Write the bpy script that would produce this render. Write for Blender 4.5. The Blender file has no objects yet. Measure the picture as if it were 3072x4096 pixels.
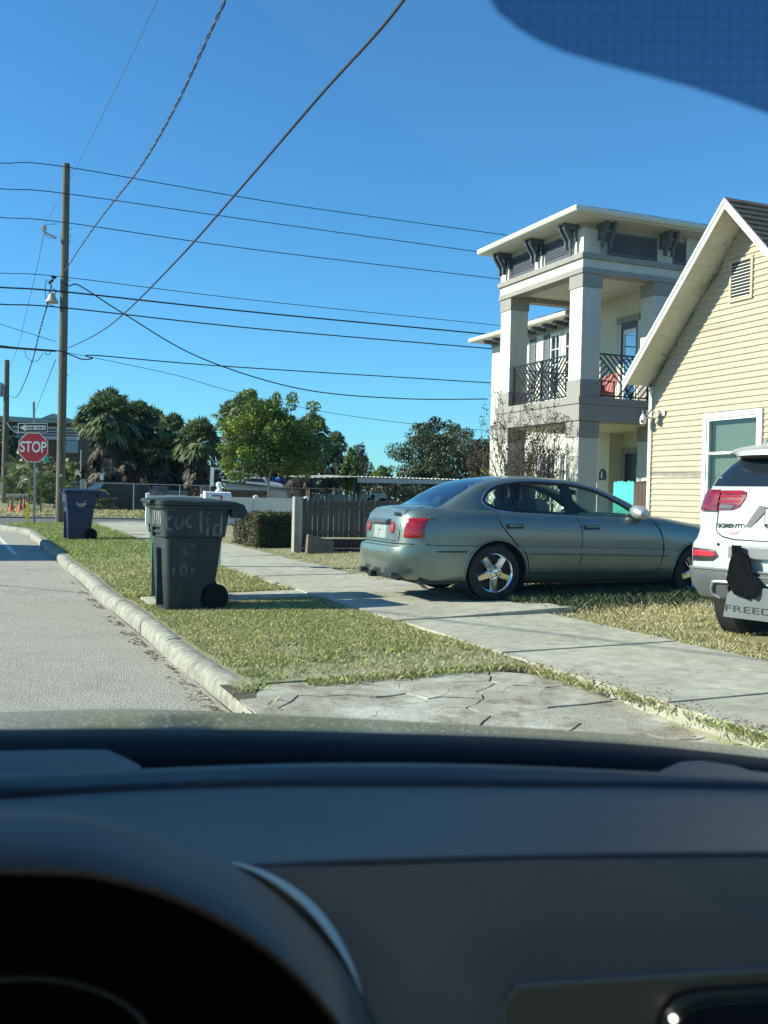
import bpy, bmesh, math, random
import numpy as np
from mathutils import Vector, Matrix
random.seed(7); rng = np.random.default_rng(7)
R = math.radians
sc = bpy.context.scene
# ------------------------------------------------------------------ camera
EYE = 1.41
FPX, PITCH, ROLL = 4000.0, 0.0148, 0.023
cam_d = bpy.data.cameras.new('camera'); cam = bpy.data.objects.new('camera', cam_d)
sc.collection.objects.link(cam); sc.camera = cam
cam_d.sensor_fit = 'HORIZONTAL'; cam_d.sensor_width = 36.0
cam_d.lens = FPX / 3072 * 36.0
cam_d.clip_start = 0.05; cam_d.clip_end = 3000
cam.matrix_world = (Matrix.Translation((0, 0, EYE)) @ Matrix.Rotation(R(90) - PITCH, 4, 'X') @ Matrix.Rotation(ROLL, 4, 'Z'))
cam_d.dof.use_dof = True; cam_d.dof.focus_distance = 14.0
cam_d.dof.aperture_fstop = cam_d.lens / 3.6
# ------------------------------------------------------------------ world and sun
SUN_AZ, SUN_EL = -94.0, 30.0            # azimuth clockwise from +Y
w = bpy.data.worlds.new('World'); sc.world = w; w.use_nodes = True
nt = w.node_tree; nt.nodes.clear()
sky = nt.nodes.new('ShaderNodeTexSky'); sky.sky_type = 'NISHITA'; sky.sun_disc = False
sky.sun_elevation = R(SUN_EL); sky.sun_rotation = R(SUN_AZ)
sky.air_density = 1.0; sky.dust_density = 0.15; sky.ozone_density = 2.2; sky.altitude = 0
hs = nt.nodes.new('ShaderNodeMix'); hs.data_type = 'RGBA'; hs.blend_type = 'MULTIPLY'; hs.inputs[0].default_value = 1.0; hs.inputs[7].default_value = (.39, .88, 1.17, 1)
bg = nt.nodes.new('ShaderNodeBackground'); bg.inputs[1].default_value = 0.10
wo = nt.nodes.new('ShaderNodeOutputWorld')
nt.links.new(sky.outputs[0], hs.inputs[6]); nt.links.new(hs.outputs[2], bg.inputs[0]); nt.links.new(bg.outputs[0], wo.inputs[0])
sd = Vector((math.sin(R(SUN_AZ)) * math.cos(R(SUN_EL)), math.cos(R(SUN_AZ)) * math.cos(R(SUN_EL)), math.sin(R(SUN_EL))))
sl = bpy.data.lights.new('sun', 'SUN'); sl.energy = 5.0; sl.angle = R(0.5); sl.color = (0.985, 0.97, 0.80)
so = bpy.data.objects.new('sun', sl); sc.collection.objects.link(so)
so.rotation_mode = 'QUATERNION'; so.rotation_quaternion = sd.to_track_quat('Z', 'Y'); so.location = (-20, 0, 30)
sc.view_settings.view_transform = 'Standard'; sc.view_settings.look = 'None'
sc.view_settings.exposure = 0.66; sc.view_settings.gamma = 1.0
sc.render.engine = 'CYCLES'
sc.cycles.max_bounces = 8; sc.cycles.transparent_max_bounces = 24; sc.cycles.caustics_reflective = False; sc.cycles.caustics_refractive = False
sc.cycles.sample_clamp_indirect = 6.0
# ------------------------------------------------------------------ frames
ST = R(22.7); cS, sS = math.cos(ST), math.sin(ST)
def SW(d, a, z=0.0): return Vector((d * cS - a * sS, d * sS + a * cS, z))     # street frame (d across, a along) -> world
def toS(p): return (cS * p[0] + sS * p[1], -sS * p[0] + cS * p[1])
_cr, _sr = math.cos(-ROLL), math.sin(-ROLL); _cp, _sp = math.cos(PITCH), math.sin(PITCH)
def ray(px, py):
    u, v = px - 1536, py - 2048; u, v = u * _cr - v * _sr, u * _sr + v * _cr
    x, zu = u / FPX, -v / FPX
    return Vector((x, _cp + zu * _sp, -_sp + zu * _cp))
def PY(px, py, Y):            # measured point at distance Y
    r = ray(px, py); return Vector((r.x * Y / r.y, Y, EYE + r.z * Y / r.y))
def PG(px, py, z):
    r = ray(px, py); t = (z - EYE) / r.z; return Vector((r.x * t, r.y * t, z))
def PD(px, py, d):            # on the street-parallel plane at d
    r = ray(px, py); t = d / toS(r)[0]; return Vector((0, 0, EYE)) + r * t
def PA(px, py, a):
    r = ray(px, py); t = a / toS(r)[1]; return Vector((0, 0, EYE)) + r * t
def sstep(x, a, b):
    t = min(1, max(0, (x - a) / (b - a))); return t * t * (3 - 2 * t)
LAWN = [(1.70, .125), (2.2, .14), (3.8, .19), (5.5, .22), (6.5, .255), (8, .29), (12, .32), (400, .35)]
def hz(d, a):                 # height of the lawn
    z = np.interp(d, [p[0] for p in LAWN], [p[1] for p in LAWN])
    z += 0.0075 * np.clip(a - 13, 0, 21)
    if a > 44: z = 0.2 + 0.04 * max(0, min(a - 58, 18)) * (1 - sstep(d, 2, 6))
    return float(z)
def roadz(a): return 0.0065 * min(max(a - 13, 0), 21) + 0.0
# ------------------------------------------------------------------ materials
MATS = {}
def mat(name, col, rough=0.6, metal=0.0, var=0.0, scale=4.0, bump=0.0, bscale=60.0, coat=0.0, col2=None, emis=None, spec=0.5, stretch=None, detail=6.0, lo=0.35, hi=0.65):
    if name in MATS: return MATS[name]
    m = bpy.data.materials.new(name); m.use_nodes = True; N = m.node_tree.nodes; L = m.node_tree.links
    b = N['Principled BSDF']; b.inputs['Base Color'].default_value = (*col, 1); b.inputs['Roughness'].default_value = rough
    b.inputs['Metallic'].default_value = metal; b.inputs['Coat Weight'].default_value = coat; b.inputs['Coat Roughness'].default_value = .05
    b.inputs['Specular IOR Level'].default_value = spec
    vec = None
    if var or bump or col2:
        tc = N.new('ShaderNodeTexCoord'); mp = N.new('ShaderNodeMapping'); L.new(tc.outputs['Object'], mp.inputs[0]); vec = mp.outputs[0]
        if stretch: mp.inputs['Scale'].default_value = stretch
    if var or col2:
        n = N.new('ShaderNodeTexNoise'); n.inputs['Scale'].default_value = scale; n.inputs['Detail'].default_value = detail; n.inputs['Roughness'].default_value = .65
        L.new(vec, n.inputs['Vector'])
        r = N.new('ShaderNodeValToRGB'); L.new(n.outputs[0], r.inputs[0])
        c2 = col2 if col2 else tuple(min(1, c * (1 + var)) for c in col); c1 = col if col2 else tuple(c * (1 - var) for c in col)
        r.color_ramp.elements[0].position = lo; r.color_ramp.elements[1].position = hi
        r.color_ramp.elements[0].color = (*c1, 1); r.color_ramp.elements[1].color = (*c2, 1)
        L.new(r.outputs[0], b.inputs['Base Color'])
    if bump:
        n2 = N.new('ShaderNodeTexNoise'); n2.inputs['Scale'].default_value = bscale; n2.inputs['Detail'].default_value = 5
        L.new(vec, n2.inputs['Vector']); bp = N.new('ShaderNodeBump'); bp.inputs['Strength'].default_value = bump; bp.inputs['Distance'].default_value = .02
        L.new(n2.outputs[0], bp.inputs['Height']); L.new(bp.outputs[0], b.inputs['Normal'])
    if emis: b.inputs['Emission Color'].default_value = (*emis, 1); b.inputs['Emission Strength'].default_value = 1
    MATS[name] = m; return m
def weather(m, scale, amt, stretch=(1, 1, 1), dark=(.75, .72, .66), lo=.45, hi=.75):
    # large soft stains multiplied into the base colour
    N = m.node_tree.nodes; L = m.node_tree.links; b = N['Principled BSDF']; bc = b.inputs['Base Color']
    tc = N.new('ShaderNodeTexCoord'); mp = N.new('ShaderNodeMapping'); mp.inputs['Scale'].default_value = stretch; L.new(tc.outputs['Object'], mp.inputs[0])
    n = N.new('ShaderNodeTexNoise'); n.inputs['Scale'].default_value = scale; n.inputs['Detail'].default_value = 7; n.inputs['Roughness'].default_value = .7; L.new(mp.outputs[0], n.inputs['Vector'])
    mr = N.new('ShaderNodeMapRange'); mr.inputs[1].default_value = lo; mr.inputs[2].default_value = hi; mr.inputs[3].default_value = 0; mr.inputs[4].default_value = amt; L.new(n.outputs[0], mr.inputs[0])
    mx = N.new('ShaderNodeMix'); mx.data_type = 'RGBA'; mx.blend_type = 'MULTIPLY'; mx.inputs[7].default_value = (*dark, 1)
    if bc.links: L.new(bc.links[0].from_socket, mx.inputs[6])
    else: mx.inputs[6].default_value = bc.default_value
    L.new(mr.outputs[0], mx.inputs[0]); L.new(mx.outputs[2], bc); return m
def glassmat(name, tint, refl=0.10, rough=0.02, alpha=1.0):
    if name in MATS: return MATS[name]
    m = bpy.data.materials.new(name); m.use_nodes = True; N = m.node_tree.nodes; L = m.node_tree.links; N.clear()
    o = N.new('ShaderNodeOutputMaterial'); t = N.new('ShaderNodeBsdfTransparent'); t.inputs[0].default_value = (*tint, 1)
    g = N.new('ShaderNodeBsdfGlossy'); g.inputs['Roughness'].default_value = rough; g.inputs[0].default_value = (1, 1, 1, 1)
    f = N.new('ShaderNodeFresnel'); f.inputs[0].default_value = 1.5
    ad = N.new('ShaderNodeMath'); ad.operation = 'ADD'; ad.use_clamp = True; ad.inputs[1].default_value = refl
    ge = N.new('ShaderNodeNewGeometry'); iv = N.new('ShaderNodeMath'); iv.operation = 'SUBTRACT'; iv.inputs[0].default_value = 1; L.new(ge.outputs['Backfacing'], iv.inputs[1]); ml = N.new('ShaderNodeMath'); ml.operation = 'MULTIPLY'
    mx = N.new('ShaderNodeMixShader'); L.new(f.outputs[0], ad.inputs[0]); L.new(ad.outputs[0], ml.inputs[0]); L.new(iv.outputs[0], ml.inputs[1]); L.new(ml.outputs[0], mx.inputs[0]); L.new(t.outputs[0], mx.inputs[1]); L.new(g.outputs[0], mx.inputs[2]); L.new(mx.outputs[0], o.inputs[0])
    MATS[name] = m; return m
# ------------------------------------------------------------------ object helpers
col = sc.collection
def tagp(o, label=None, cat=None, group=None, kind=None):
    if label: o['label'] = label
    if cat: o['category'] = cat
    if group: o['group'] = group
    if kind: o['kind'] = kind
    return o
def thing(name, label, cat, loc=(0, 0, 0), rz=0.0, group=None):
    o = bpy.data.objects.new(name, None); col.objects.link(o); o.location = loc; o.rotation_euler = (0, 0, rz); o.empty_display_size = .2
    return tagp(o, label, cat, group)
def sthing(name, label, cat, d, a, z=0.0, group=None, rot=0.0):
    return thing(name, label, cat, SW(d, a, z), ST + rot, group)
def mesh_obj(name, V, F, m, parent=None, smooth=False, bevel=0.0, seg=2):
    me = bpy.data.meshes.new(name); me.from_pydata([tuple(v) for v in V], [], F); me.validate(); me.update()
    if m is not None: me.materials.append(m)
    if smooth:
        me.polygons.foreach_set('use_smooth', [True] * len(me.polygons))
    o = bpy.data.objects.new(name, me); col.objects.link(o)
    if parent is not None: o.parent = parent
    if bevel:
        b = o.modifiers.new('bevel', 'BEVEL'); b.width = bevel; b.segments = seg; b.limit_method = 'ANGLE'; b.angle_limit = R(35)
    return o
def smooth_angle(o, deg=40):
    me = o.data
    me.polygons.foreach_set('use_smooth', [True] * len(me.polygons))
    bm = bmesh.new(); bm.from_mesh(me)
    for e in bm.edges:
        e.smooth = not (len(e.link_faces) != 2 or e.calc_face_angle(0) > R(deg))
    bm.to_mesh(me); bm.free(); return o
class MB:
    def __init__(s): s.V = []; s.F = []
    def add(s, V, F):
        k = len(s.V); s.V += [Vector(v) for v in V]; s.F += [tuple(i + k for i in f) for f in F]; return s
    def box(s, x0, x1, y0, y1, z0, z1, M=None):
        V = [Vector((x, y, z)) for z in (z0, z1) for y in (y0, y1) for x in (x0, x1)]
        if M is not None: V = [M @ v for v in V]
        return s.add(V, [(0, 2, 3, 1), (4, 5, 7, 6), (0, 1, 5, 4), (2, 6, 7, 3), (0, 4, 6, 2), (1, 3, 7, 5)])
    def bar(s, p0, p1, w, h=None, up=(0, 0, 1)):       # rectangular bar between two points
        h = h or w; p0, p1 = Vector(p0), Vector(p1); d = (p1 - p0); L = d.length
        if L < 1e-6: return s
        d.normalize(); up = Vector(up)
        if abs(d.dot(up)) > .98: up = Vector((1, 0, 0))
        a = d.cross(up).normalized(); b = a.cross(d).normalized()
        V = [p + a * sx * w / 2 + b * sz * h / 2 for p in (p0, p1) for sx, sz in ((-1, -1), (1, -1), (1, 1), (-1, 1))]
        return s.add(V, [(0, 3, 2, 1), (4, 5, 6, 7), (0, 1, 5, 4), (1, 2, 6, 5), (2, 3, 7, 6), (3, 0, 4, 7)])
    def tube(s, P, r, n=8, cap=True):
        P = [Vector(p) for p in P]; k = len(P); rr = r if hasattr(r, '__len__') else [r] * k
        V = []; F = []; pa = None
        for i, p in enumerate(P):
            d = (P[min(i + 1, k - 1)] - P[max(i - 1, 0)])
            if d.length < 1e-9: d = Vector((0, 0, 1))
            d.normalize()
            if pa is None: pa = d.orthogonal().normalized()
            else:
                pa = pa - d * pa.dot(d)
                pa = pa.normalized() if pa.length > 1e-6 else d.orthogonal().normalized()
            b = d.cross(pa)
            for j in range(n):
                t = 2 * math.pi * j / n; V.append(p + (pa * math.cos(t) + b * math.sin(t)) * rr[i])
        for i in range(k - 1):
            for j in range(n): F.append((i * n + j, i * n + (j + 1) % n, (i + 1) * n + (j + 1) % n, (i + 1) * n + j))
        if cap: F.append(tuple(range(n))[::-1]); F.append(tuple((k - 1) * n + j for j in range(n)))
        return s.add(V, F)
    def lathe(s, prof, n=24, M=None, close=True):      # prof (r,z), axis z
        V = []; F = []
        for r_, z_ in prof:
            for j in range(n):
                t = 2 * math.pi * j / n; V.append(Vector((r_ * math.cos(t), r_ * math.sin(t), z_)))
        k = len(prof)
        for i in range(k - 1):
            for j in range(n): F.append((i * n + j, i * n + (j + 1) % n, (i + 1) * n + (j + 1) % n, (i + 1) * n + j))
        if close:
            F.append(tuple(range(n))[::-1]); F.append(tuple((k - 1) * n + j for j in range(n)))
        if M is not None: V = [M @ v for v in V]
        return s.add(V, F)
    def prism(s, poly, axis, t0, t1, M=None):          # poly in the two other axes
        n = len(poly)
        def mk(p, t):
            return Vector((t, p[0], p[1])) if axis == 'x' else Vector((p[0], t, p[1])) if axis == 'y' else Vector((p[0], p[1], t))
        V = [mk(p, t0) for p in poly] + [mk(p, t1) for p in poly]
        if M is not None: V = [M @ v for v in V]
        F = [tuple(range(n))[::-1], tuple(range(n, 2 * n))] + [(i, (i + 1) % n, n + (i + 1) % n, n + i) for i in range(n)]
        return s.add(V, F)
    def grid(s, rows, closed=False):                   # rows: list of lists of points
        n = len(rows[0]); V = [p for r_ in rows for p in r_]; F = []
        for i in range(len(rows) - 1):
            for j in range(n if closed else n - 1):
                F.append((i * n + j, i * n + (j + 1) % n, (i + 1) * n + (j + 1) % n, (i + 1) * n + j))
        return s.add(V, F)
    def xf(s, M):
        s.V = [M @ v for v in s.V]; return s
    def build(s, name, m, parent=None, smooth=False, bevel=0.0, seg=2, fix=True):
        o = mesh_obj(name, s.V, s.F, m, parent, False, bevel, seg)
        if fix:
            bm = bmesh.new(); bm.from_mesh(o.data); bmesh.ops.recalc_face_normals(bm, faces=bm.faces); bm.to_mesh(o.data); bm.free()
        if smooth: smooth_angle(o, smooth if smooth is not True else 40)
        return o
def sbox(name, m, parent, *b, bevel=0.0): return MB().box(*b).build(name, m, parent, bevel=bevel)
def text(name, s, size, m, parent, M, extrude=.002, align='CENTER', sx=1.0, bold=0.0):
    c = bpy.data.curves.new(name, 'FONT'); c.body = s; c.size = size; c.extrude = extrude; c.align_x = align; c.align_y = 'CENTER'; c.offset = bold
    t = bpy.data.objects.new(name + '_t', c); col.objects.link(t); bpy.context.view_layer.update()
    me = bpy.data.meshes.new_from_object(t.evaluated_get(bpy.context.evaluated_depsgraph_get())); bpy.data.objects.remove(t, do_unlink=True)
    me.name = name; me.transform(M @ Matrix.Diagonal((sx, 1, 1, 1))); me.materials.clear(); me.materials.append(m)
    o = bpy.data.objects.new(name, me); col.objects.link(o); o.parent = parent; return o
def boolean(o, cutter_mb, op='DIFFERENCE', keep_cutter=False):
    c = cutter_mb.build('cutter_tmp', None, o.parent)
    b = o.modifiers.new('b', 'BOOLEAN'); b.operation = op; b.object = c; b.solver = 'EXACT'
    bpy.context.view_layer.update()
    me = bpy.data.meshes.new_from_object(o.evaluated_get(bpy.context.evaluated_depsgraph_get()))
    o.modifiers.clear(); o.data = me
    bpy.data.objects.remove(c, do_unlink=True); return o
def copy_thing(src, loc, rz=None, label=None, group=None):
    def cp(o, par):
        n = o.copy(); col.objects.link(n)
        if par is not None: n.parent = par
        for ch in o.children: cp(ch, n)
        return n
    r = cp(src, None); r.location = loc
    if rz is not None: r.rotation_euler = (0, 0, rz)
    if label: r['label'] = label
    if group: r['group'] = group
    return r
def facing(p, nrm_xy):       # matrix: text plane XY, normal along nrm (horizontal), at p
    n = Vector((nrm_xy[0], nrm_xy[1], 0)).normalized(); x = Vector((0, 0, 1)).cross(n)
    return Matrix(((x.x, 0, n.x, p[0]), (x.y, 0, n.y, p[1]), (0, 1, 0, p[2]), (0, 0, 0, 1)))
# ------------------------------------------------------------------ ground, road, pavements
def soil_mat():
    m = mat('soil_thatch', (.20, .17, .10), .95, col2=(.13, .15, .05), scale=2.2, bump=.5, bscale=40)
    return m
Msoil = mat('soil_thatch', (.30, .27, .17), .95, col2=(.19, .20, .09), scale=2.0, bump=.6, bscale=35)
Masph = mat('old_asphalt', (.24, .225, .18), .9, col2=(.60, .565, .46), scale=55, bump=1.0, bscale=90, lo=.40, hi=.60)
Masph2 = mat('dark_asphalt', (.10, .10, .098), .9, col2=(.14, .14, .135), scale=30, bump=.3, bscale=90)
Mconc = mat('pavement_concrete', (.37, .355, .275), .9, col2=(.54, .52, .41), scale=7, bump=.5, bscale=120, detail=10)
Mkerb = mat('kerb_concrete', (.23, .225, .185), .9, col2=(.41, .405, .335), scale=9, bump=.6, bscale=45, detail=10)
Mdirt = mat('pale_sand', (.42, .38, .31), .95, col2=(.56, .52, .44), scale=6, bump=.4)
def strct(o): o['kind'] = 'structure'; return o
def sheet(name, fn, d_list, a_list, m, dz=0.0):
    rows = [[SW(d, a, fn(d, a) + dz) for d in d_list] for a in a_list]
    return strct(MB().grid(rows).build(name, m, smooth=60, fix=False))
def gz(d, a):
    if d < 1.64 and a < 35: return -.06
    if a < 6.55 and d < 4.0: return -.08
    if 35 < a < 45: return .02
    if a >= 45 and d < 1e9: return hz(d, a)
    return hz(d, a) - .004
dl = sorted(set(list(np.arange(-400, -20, 60)) + list(np.arange(-20, 1.6, 2.0)) + [1.63, 1.68, 1.9, 2.3, 3, 3.8, 4.0, 4.05, 4.6, 5.5, 6, 6.5, 7, 7.5, 8, 9, 10, 12, 15, 20, 30, 45, 70, 120, 200, 400]))
al = sorted(set(list(np.arange(-200, -8, 30)) + [-8, -4, 0, 3, 5, 6.5, 6.56, 7, 9, 11, 12, 13, 15, 17, 20, 23, 26, 29, 32, 34, 34.9, 35.05, 40, 44.9, 45.05, 48, 52, 55, 58, 60, 64, 68, 72, 76, 80, 100, 140, 220, 400, 900]))
sheet('ground', gz, dl, al, Msoil)
sheet('road', lambda d, a: roadz(a) - .03 * abs((d + 2.5) / 4.2) ** 2 * 0 , [-6.6, -4, -2, 0, 1, 1.45, 1.60], [-60, -20, -5, 0, 3, 6, 10, 13, 16, 20, 24, 28, 32, 35.0], Masph, .0)
strct(MB().grid([[SW(d, a, roadz(34) + .035) for d in np.arange(-80, 90, 10)] for a in (35.0, 38, 42, 45.2)]).build('cross_street', Masph2, fix=False))
Mwhite = mat('road_paint', (.62, .62, .58), .8, var=.15, scale=20)
mb = MB()
for (d0, a0, d1, a1, w_) in ((.74, 33.5, .95, 21.8, .10), (-1.5, 33.8, .2, 33.8, .3)):
    p, q = SW(d0, a0, roadz(a0) + .006), SW(d1, a1, roadz(a1) + .006); t = (q - p).normalized(); nn = Vector((t.y, -t.x, 0)) * w_ / 2
    mb.add([p + nn, p - nn, q - nn, q + nn], [(0, 1, 2, 3)])
strct(mb.build('road_marking', Mwhite, fix=False))
# far pavement edge across the cross street
strct(MB().grid([[SW(d, a, z) for d in np.arange(-80, 90, 10)] for a, z in ((45.0, .19), (45.0, .235), (45.4, .24), (45.42, .18))]).build('far_kerb', Mkerb, fix=False))
strct(MB().grid([[SW(d, a, .215) for d in (3.0, 12, 20, 40)] for a in (45.5, 46.6, 48.0)]).build('far_pavement', Mconc, fix=False))
strct(MB().grid([[SW(d, a, z) for d in (-30, -18, -8, -3, 1.5)] for a, z in ((46.5, .21), (52, .212), (58, .215))]).build('sand_verge', Mdirt, fix=False))
weather(Masph, .9, .55, dark=(.62, .60, .56)); weather(Masph, 6, .5, dark=(.7, .68, .62)); weather(Mconc, 1.3, .9, dark=(.66, .64, .56)); weather(Mconc, 9, .7, dark=(.72, .70, .64)); weather(Mkerb, 2.6, .9, dark=(.60, .58, .50)); weather(Mkerb, 14, .7, (1, 1, .3), dark=(.65, .62, .55))
# sidewalk slabs (one structure object, each slab slightly tilted, with joints)
def slab(mb, d0, d1, a0, a1, zf, th=.10, g=.005, nd=7, na=7, wob=.012):
    rs = random.Random(int(a0 * 100)); top = []
    for i in range(na + 1):
        a = a0 + g + (a1 - a0 - 2 * g) * i / na
        top.append([(d0 + (d1 - d0) * j / nd + (wob * rs.uniform(-1, 1) if j in (0, nd) else 0), a) for j in range(nd + 1)])
    rows = [[SW(d, a, zf(d, a)) for d, a in r_] for r_ in top]
    mb.grid(rows)
    ring = [rows[0][j] for j in range(nd + 1)] + [rows[i][nd] for i in range(1, na + 1)] + [rows[na][j] for j in range(nd - 1, -1, -1)] + [rows[i][0] for i in range(na - 1, 0, -1)]
    mb.grid([ring, [p - Vector((0, 0, th)) for p in ring]], closed=True)
mb = MB()
joints = [2.4, 4.9, 6.9, 8.95, 10.55, 12.25, 14.15, 16.1, 18.1, 20.1, 22.1, 24.1, 26.1, 28.1, 30.1, 32.1, 34.6]
for a0, a1 in zip(joints[:-1], joints[1:]):
    t0, t1 = random.uniform(-.006, .006), random.uniform(-.01, .01)
    dd0, dd1 = 3.93, 5.62
    if 8.9 < a0 < 13: dd0, dd1 = 3.9, 5.95
    if a0 > 13: dd0, dd1 = 3.86, 5.40
    lift = .05 if abs(a0 - 8.95) < .1 else 0
    slab(mb, dd0, dd1, a0, a1, lambda d, a: hz(d, a) + .018 + t0 * (d - 4.7) + lift * max(0, 1 - (a - a0) / 1.6) * sstep(d, 3.9, 5.9) + t1 * (a - a0) / 2)
strct(mb.build('sidewalk', Mconc, smooth=50))
mb = MB(); slab(mb, 1.95, 3.95, 11.35, 12.2, lambda d, a: hz(d, a) + .012)
strct(mb.build('carriage_walk', Mconc, smooth=50))
# driveway apron: broken pale concrete, cells separated by real cracks
mb = MB(); rs = random.Random(5)
pts = []
for i in range(170):
    v_ = Vector((rs.uniform(1.6, 4.3), rs.uniform(3.2, 6.6)))
    if len(pts) < 75 and all((v_ - q_).length > (.12 if (v_ - Vector((2.9, 5.7))).length < .55 else .34) for q_ in pts): pts.append(v_)
poly0 = [Vector(p) for p in ((1.61, 3.0), (3.0, 3.0), (3.95, 3.2), (3.95, 4.9), (4.08, 5.2), (4.1, 6.0), (3.55, 6.45), (3.0, 6.52), (2.2, 6.58), (1.95, 6.6), (1.84, 6.42), (1.72, 6.14), (1.61, 6.12))]
def aprz(d, a): return .02 + .105 * sstep(a, 3.2, 6.5) * 1.0 + .03 * sstep(d, 2.2, 4.0) + .0
def clip(poly, p, n):
    out = []
    for i in range(len(poly)):
        A, B = poly[i], poly[(i + 1) % len(poly)]; sa, sb = (A - p).dot(n), (B - p).dot(n)
        if sa <= 0: out.append(A)
        if sa * sb < 0: out.append(A + (B - A) * (sa / (sa - sb)))
    return out
SUP = [Vector(v_) for v_ in ((2.1, 6.3), (3.0, 6.25), (3.8, 6.1), (2.55, 5.55), (3.35, 5.45), (1.95, 5.0), (3.9, 5.1), (2.9, 4.6), (2.0, 3.9), (3.5, 3.8))]
for i, p in enumerate(pts):
    poly = poly0; sp_ = min(range(len(SUP)), key=lambda k: (p - SUP[k]).length)
    for j, q in enumerate(pts):
        if i != j and (q - p).length < 1.6:
            poly = clip(poly, (p + q) / 2 - (q - p).normalized() * (.0016 if sp_ == min(range(len(SUP)), key=lambda k: (q - SUP[k]).length) else .0085), q - p)
            if len(poly) < 3: break
    if len(poly) < 3: continue
    up = rs.uniform(-.001, .001) + (sp_ % 3 - 1) * .004; tx, ty = rs.uniform(-.003, .003), rs.uniform(-.003, .003)
    # subdivide edges with jitter so cracks wander
    P2 = []
    for k in range(len(poly)):
        A, B = poly[k], poly[(k + 1) % len(poly)]; P2.append(A)
        if (B - A).length > .2:
            mid = (A + B) / 2; h_ = math.sin(mid.x * 37.1 + mid.y * 23.7) * .018; t = (B - A).normalized()
            if t.x < 0 or (t.x == 0 and t.y < 0): h_ = -h_
            P2.append(mid + Vector((-t.y, t.x)) * h_)
    T = [SW(v.x, v.y, aprz(v.x, v.y) + up + tx * (v.x - p.x) + ty * (v.y - p.y)) for v in P2]; n = len(T)
    mb.add(T + [t - Vector((0, 0, .05)) for t in T], [tuple(range(n))] + [(k, n + k, n + (k + 1) % n, (k + 1) % n) for k in range(n)])
Mapr = mat('apron_concrete', (.34, .32, .25), .92, col2=(.52, .505, .43), scale=2.6, bump=.35, bscale=60, detail=9, lo=.45, hi=.62)
weather(Mapr, 3.2, .9, dark=(.55, .50, .40), lo=.5, hi=.62); weather(Mapr, 20, .6, dark=(.7, .66, .58))
strct(mb.build('driveway_apron', Mapr))
strct(MB().grid([[SW(d, a, aprz(d, a) - .012) for d in np.linspace(1.60, 4.12, 8)] for a in np.linspace(2.8, 6.65, 12)]).build('apron_soil', mat('crack_dirt', (.085, .07, .048), .95, var=.3, scale=20), fix=False))
# kerb: rounded segments with joints
mb = MB(); a = 6.15; rs = random.Random(3)
prof = [(1.612, -.05), (1.614, .06), (1.622, .092), (1.642, .118), (1.672, .132), (1.71, .137), (1.755, .135), (1.785, .12), (1.80, .08), (1.805, .0)]
def kd(a): return -.55 * sstep(a, 29, 34.5) ** 1.5 * 1.4 + .02 * math.sin(a * 1.3)
while a < 34.2:
    L_ = rs.choice([1.8, 2.6, 3.1, 1.4, 2.2]); e = min(34.4, a + L_); n = max(3, int(L_ / .14)); off = rs.uniform(-.008, .008); zo = rs.uniform(-.007, .007); rows = []
    for i in range(n + 1):
        aa = a + .01 + (e - a - .02) * i / n
        endr = .985 if i in (0, n) else 1
        drop = .0 if aa > 6.9 else -.03 * (6.9 - aa) / .7
        rows.append([SW(pd + off + kd(aa) + rs.uniform(-.0025, .0025), aa, (pz * endr + zo + drop if pz > 0 else pz) + roadz(aa) + rs.uniform(-.002, .002)) for pd, pz in prof])
    mb.grid(rows); k = len(mb.V)
    mb.F.append(tuple(k - len(prof) + j for j in range(len(prof)))); mb.F.append(tuple(k - len(rows) * len(prof) + j for j in range(len(prof)))[::-1])
    a = e
strct(mb.build('kerb', Mkerb, smooth=45))
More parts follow.
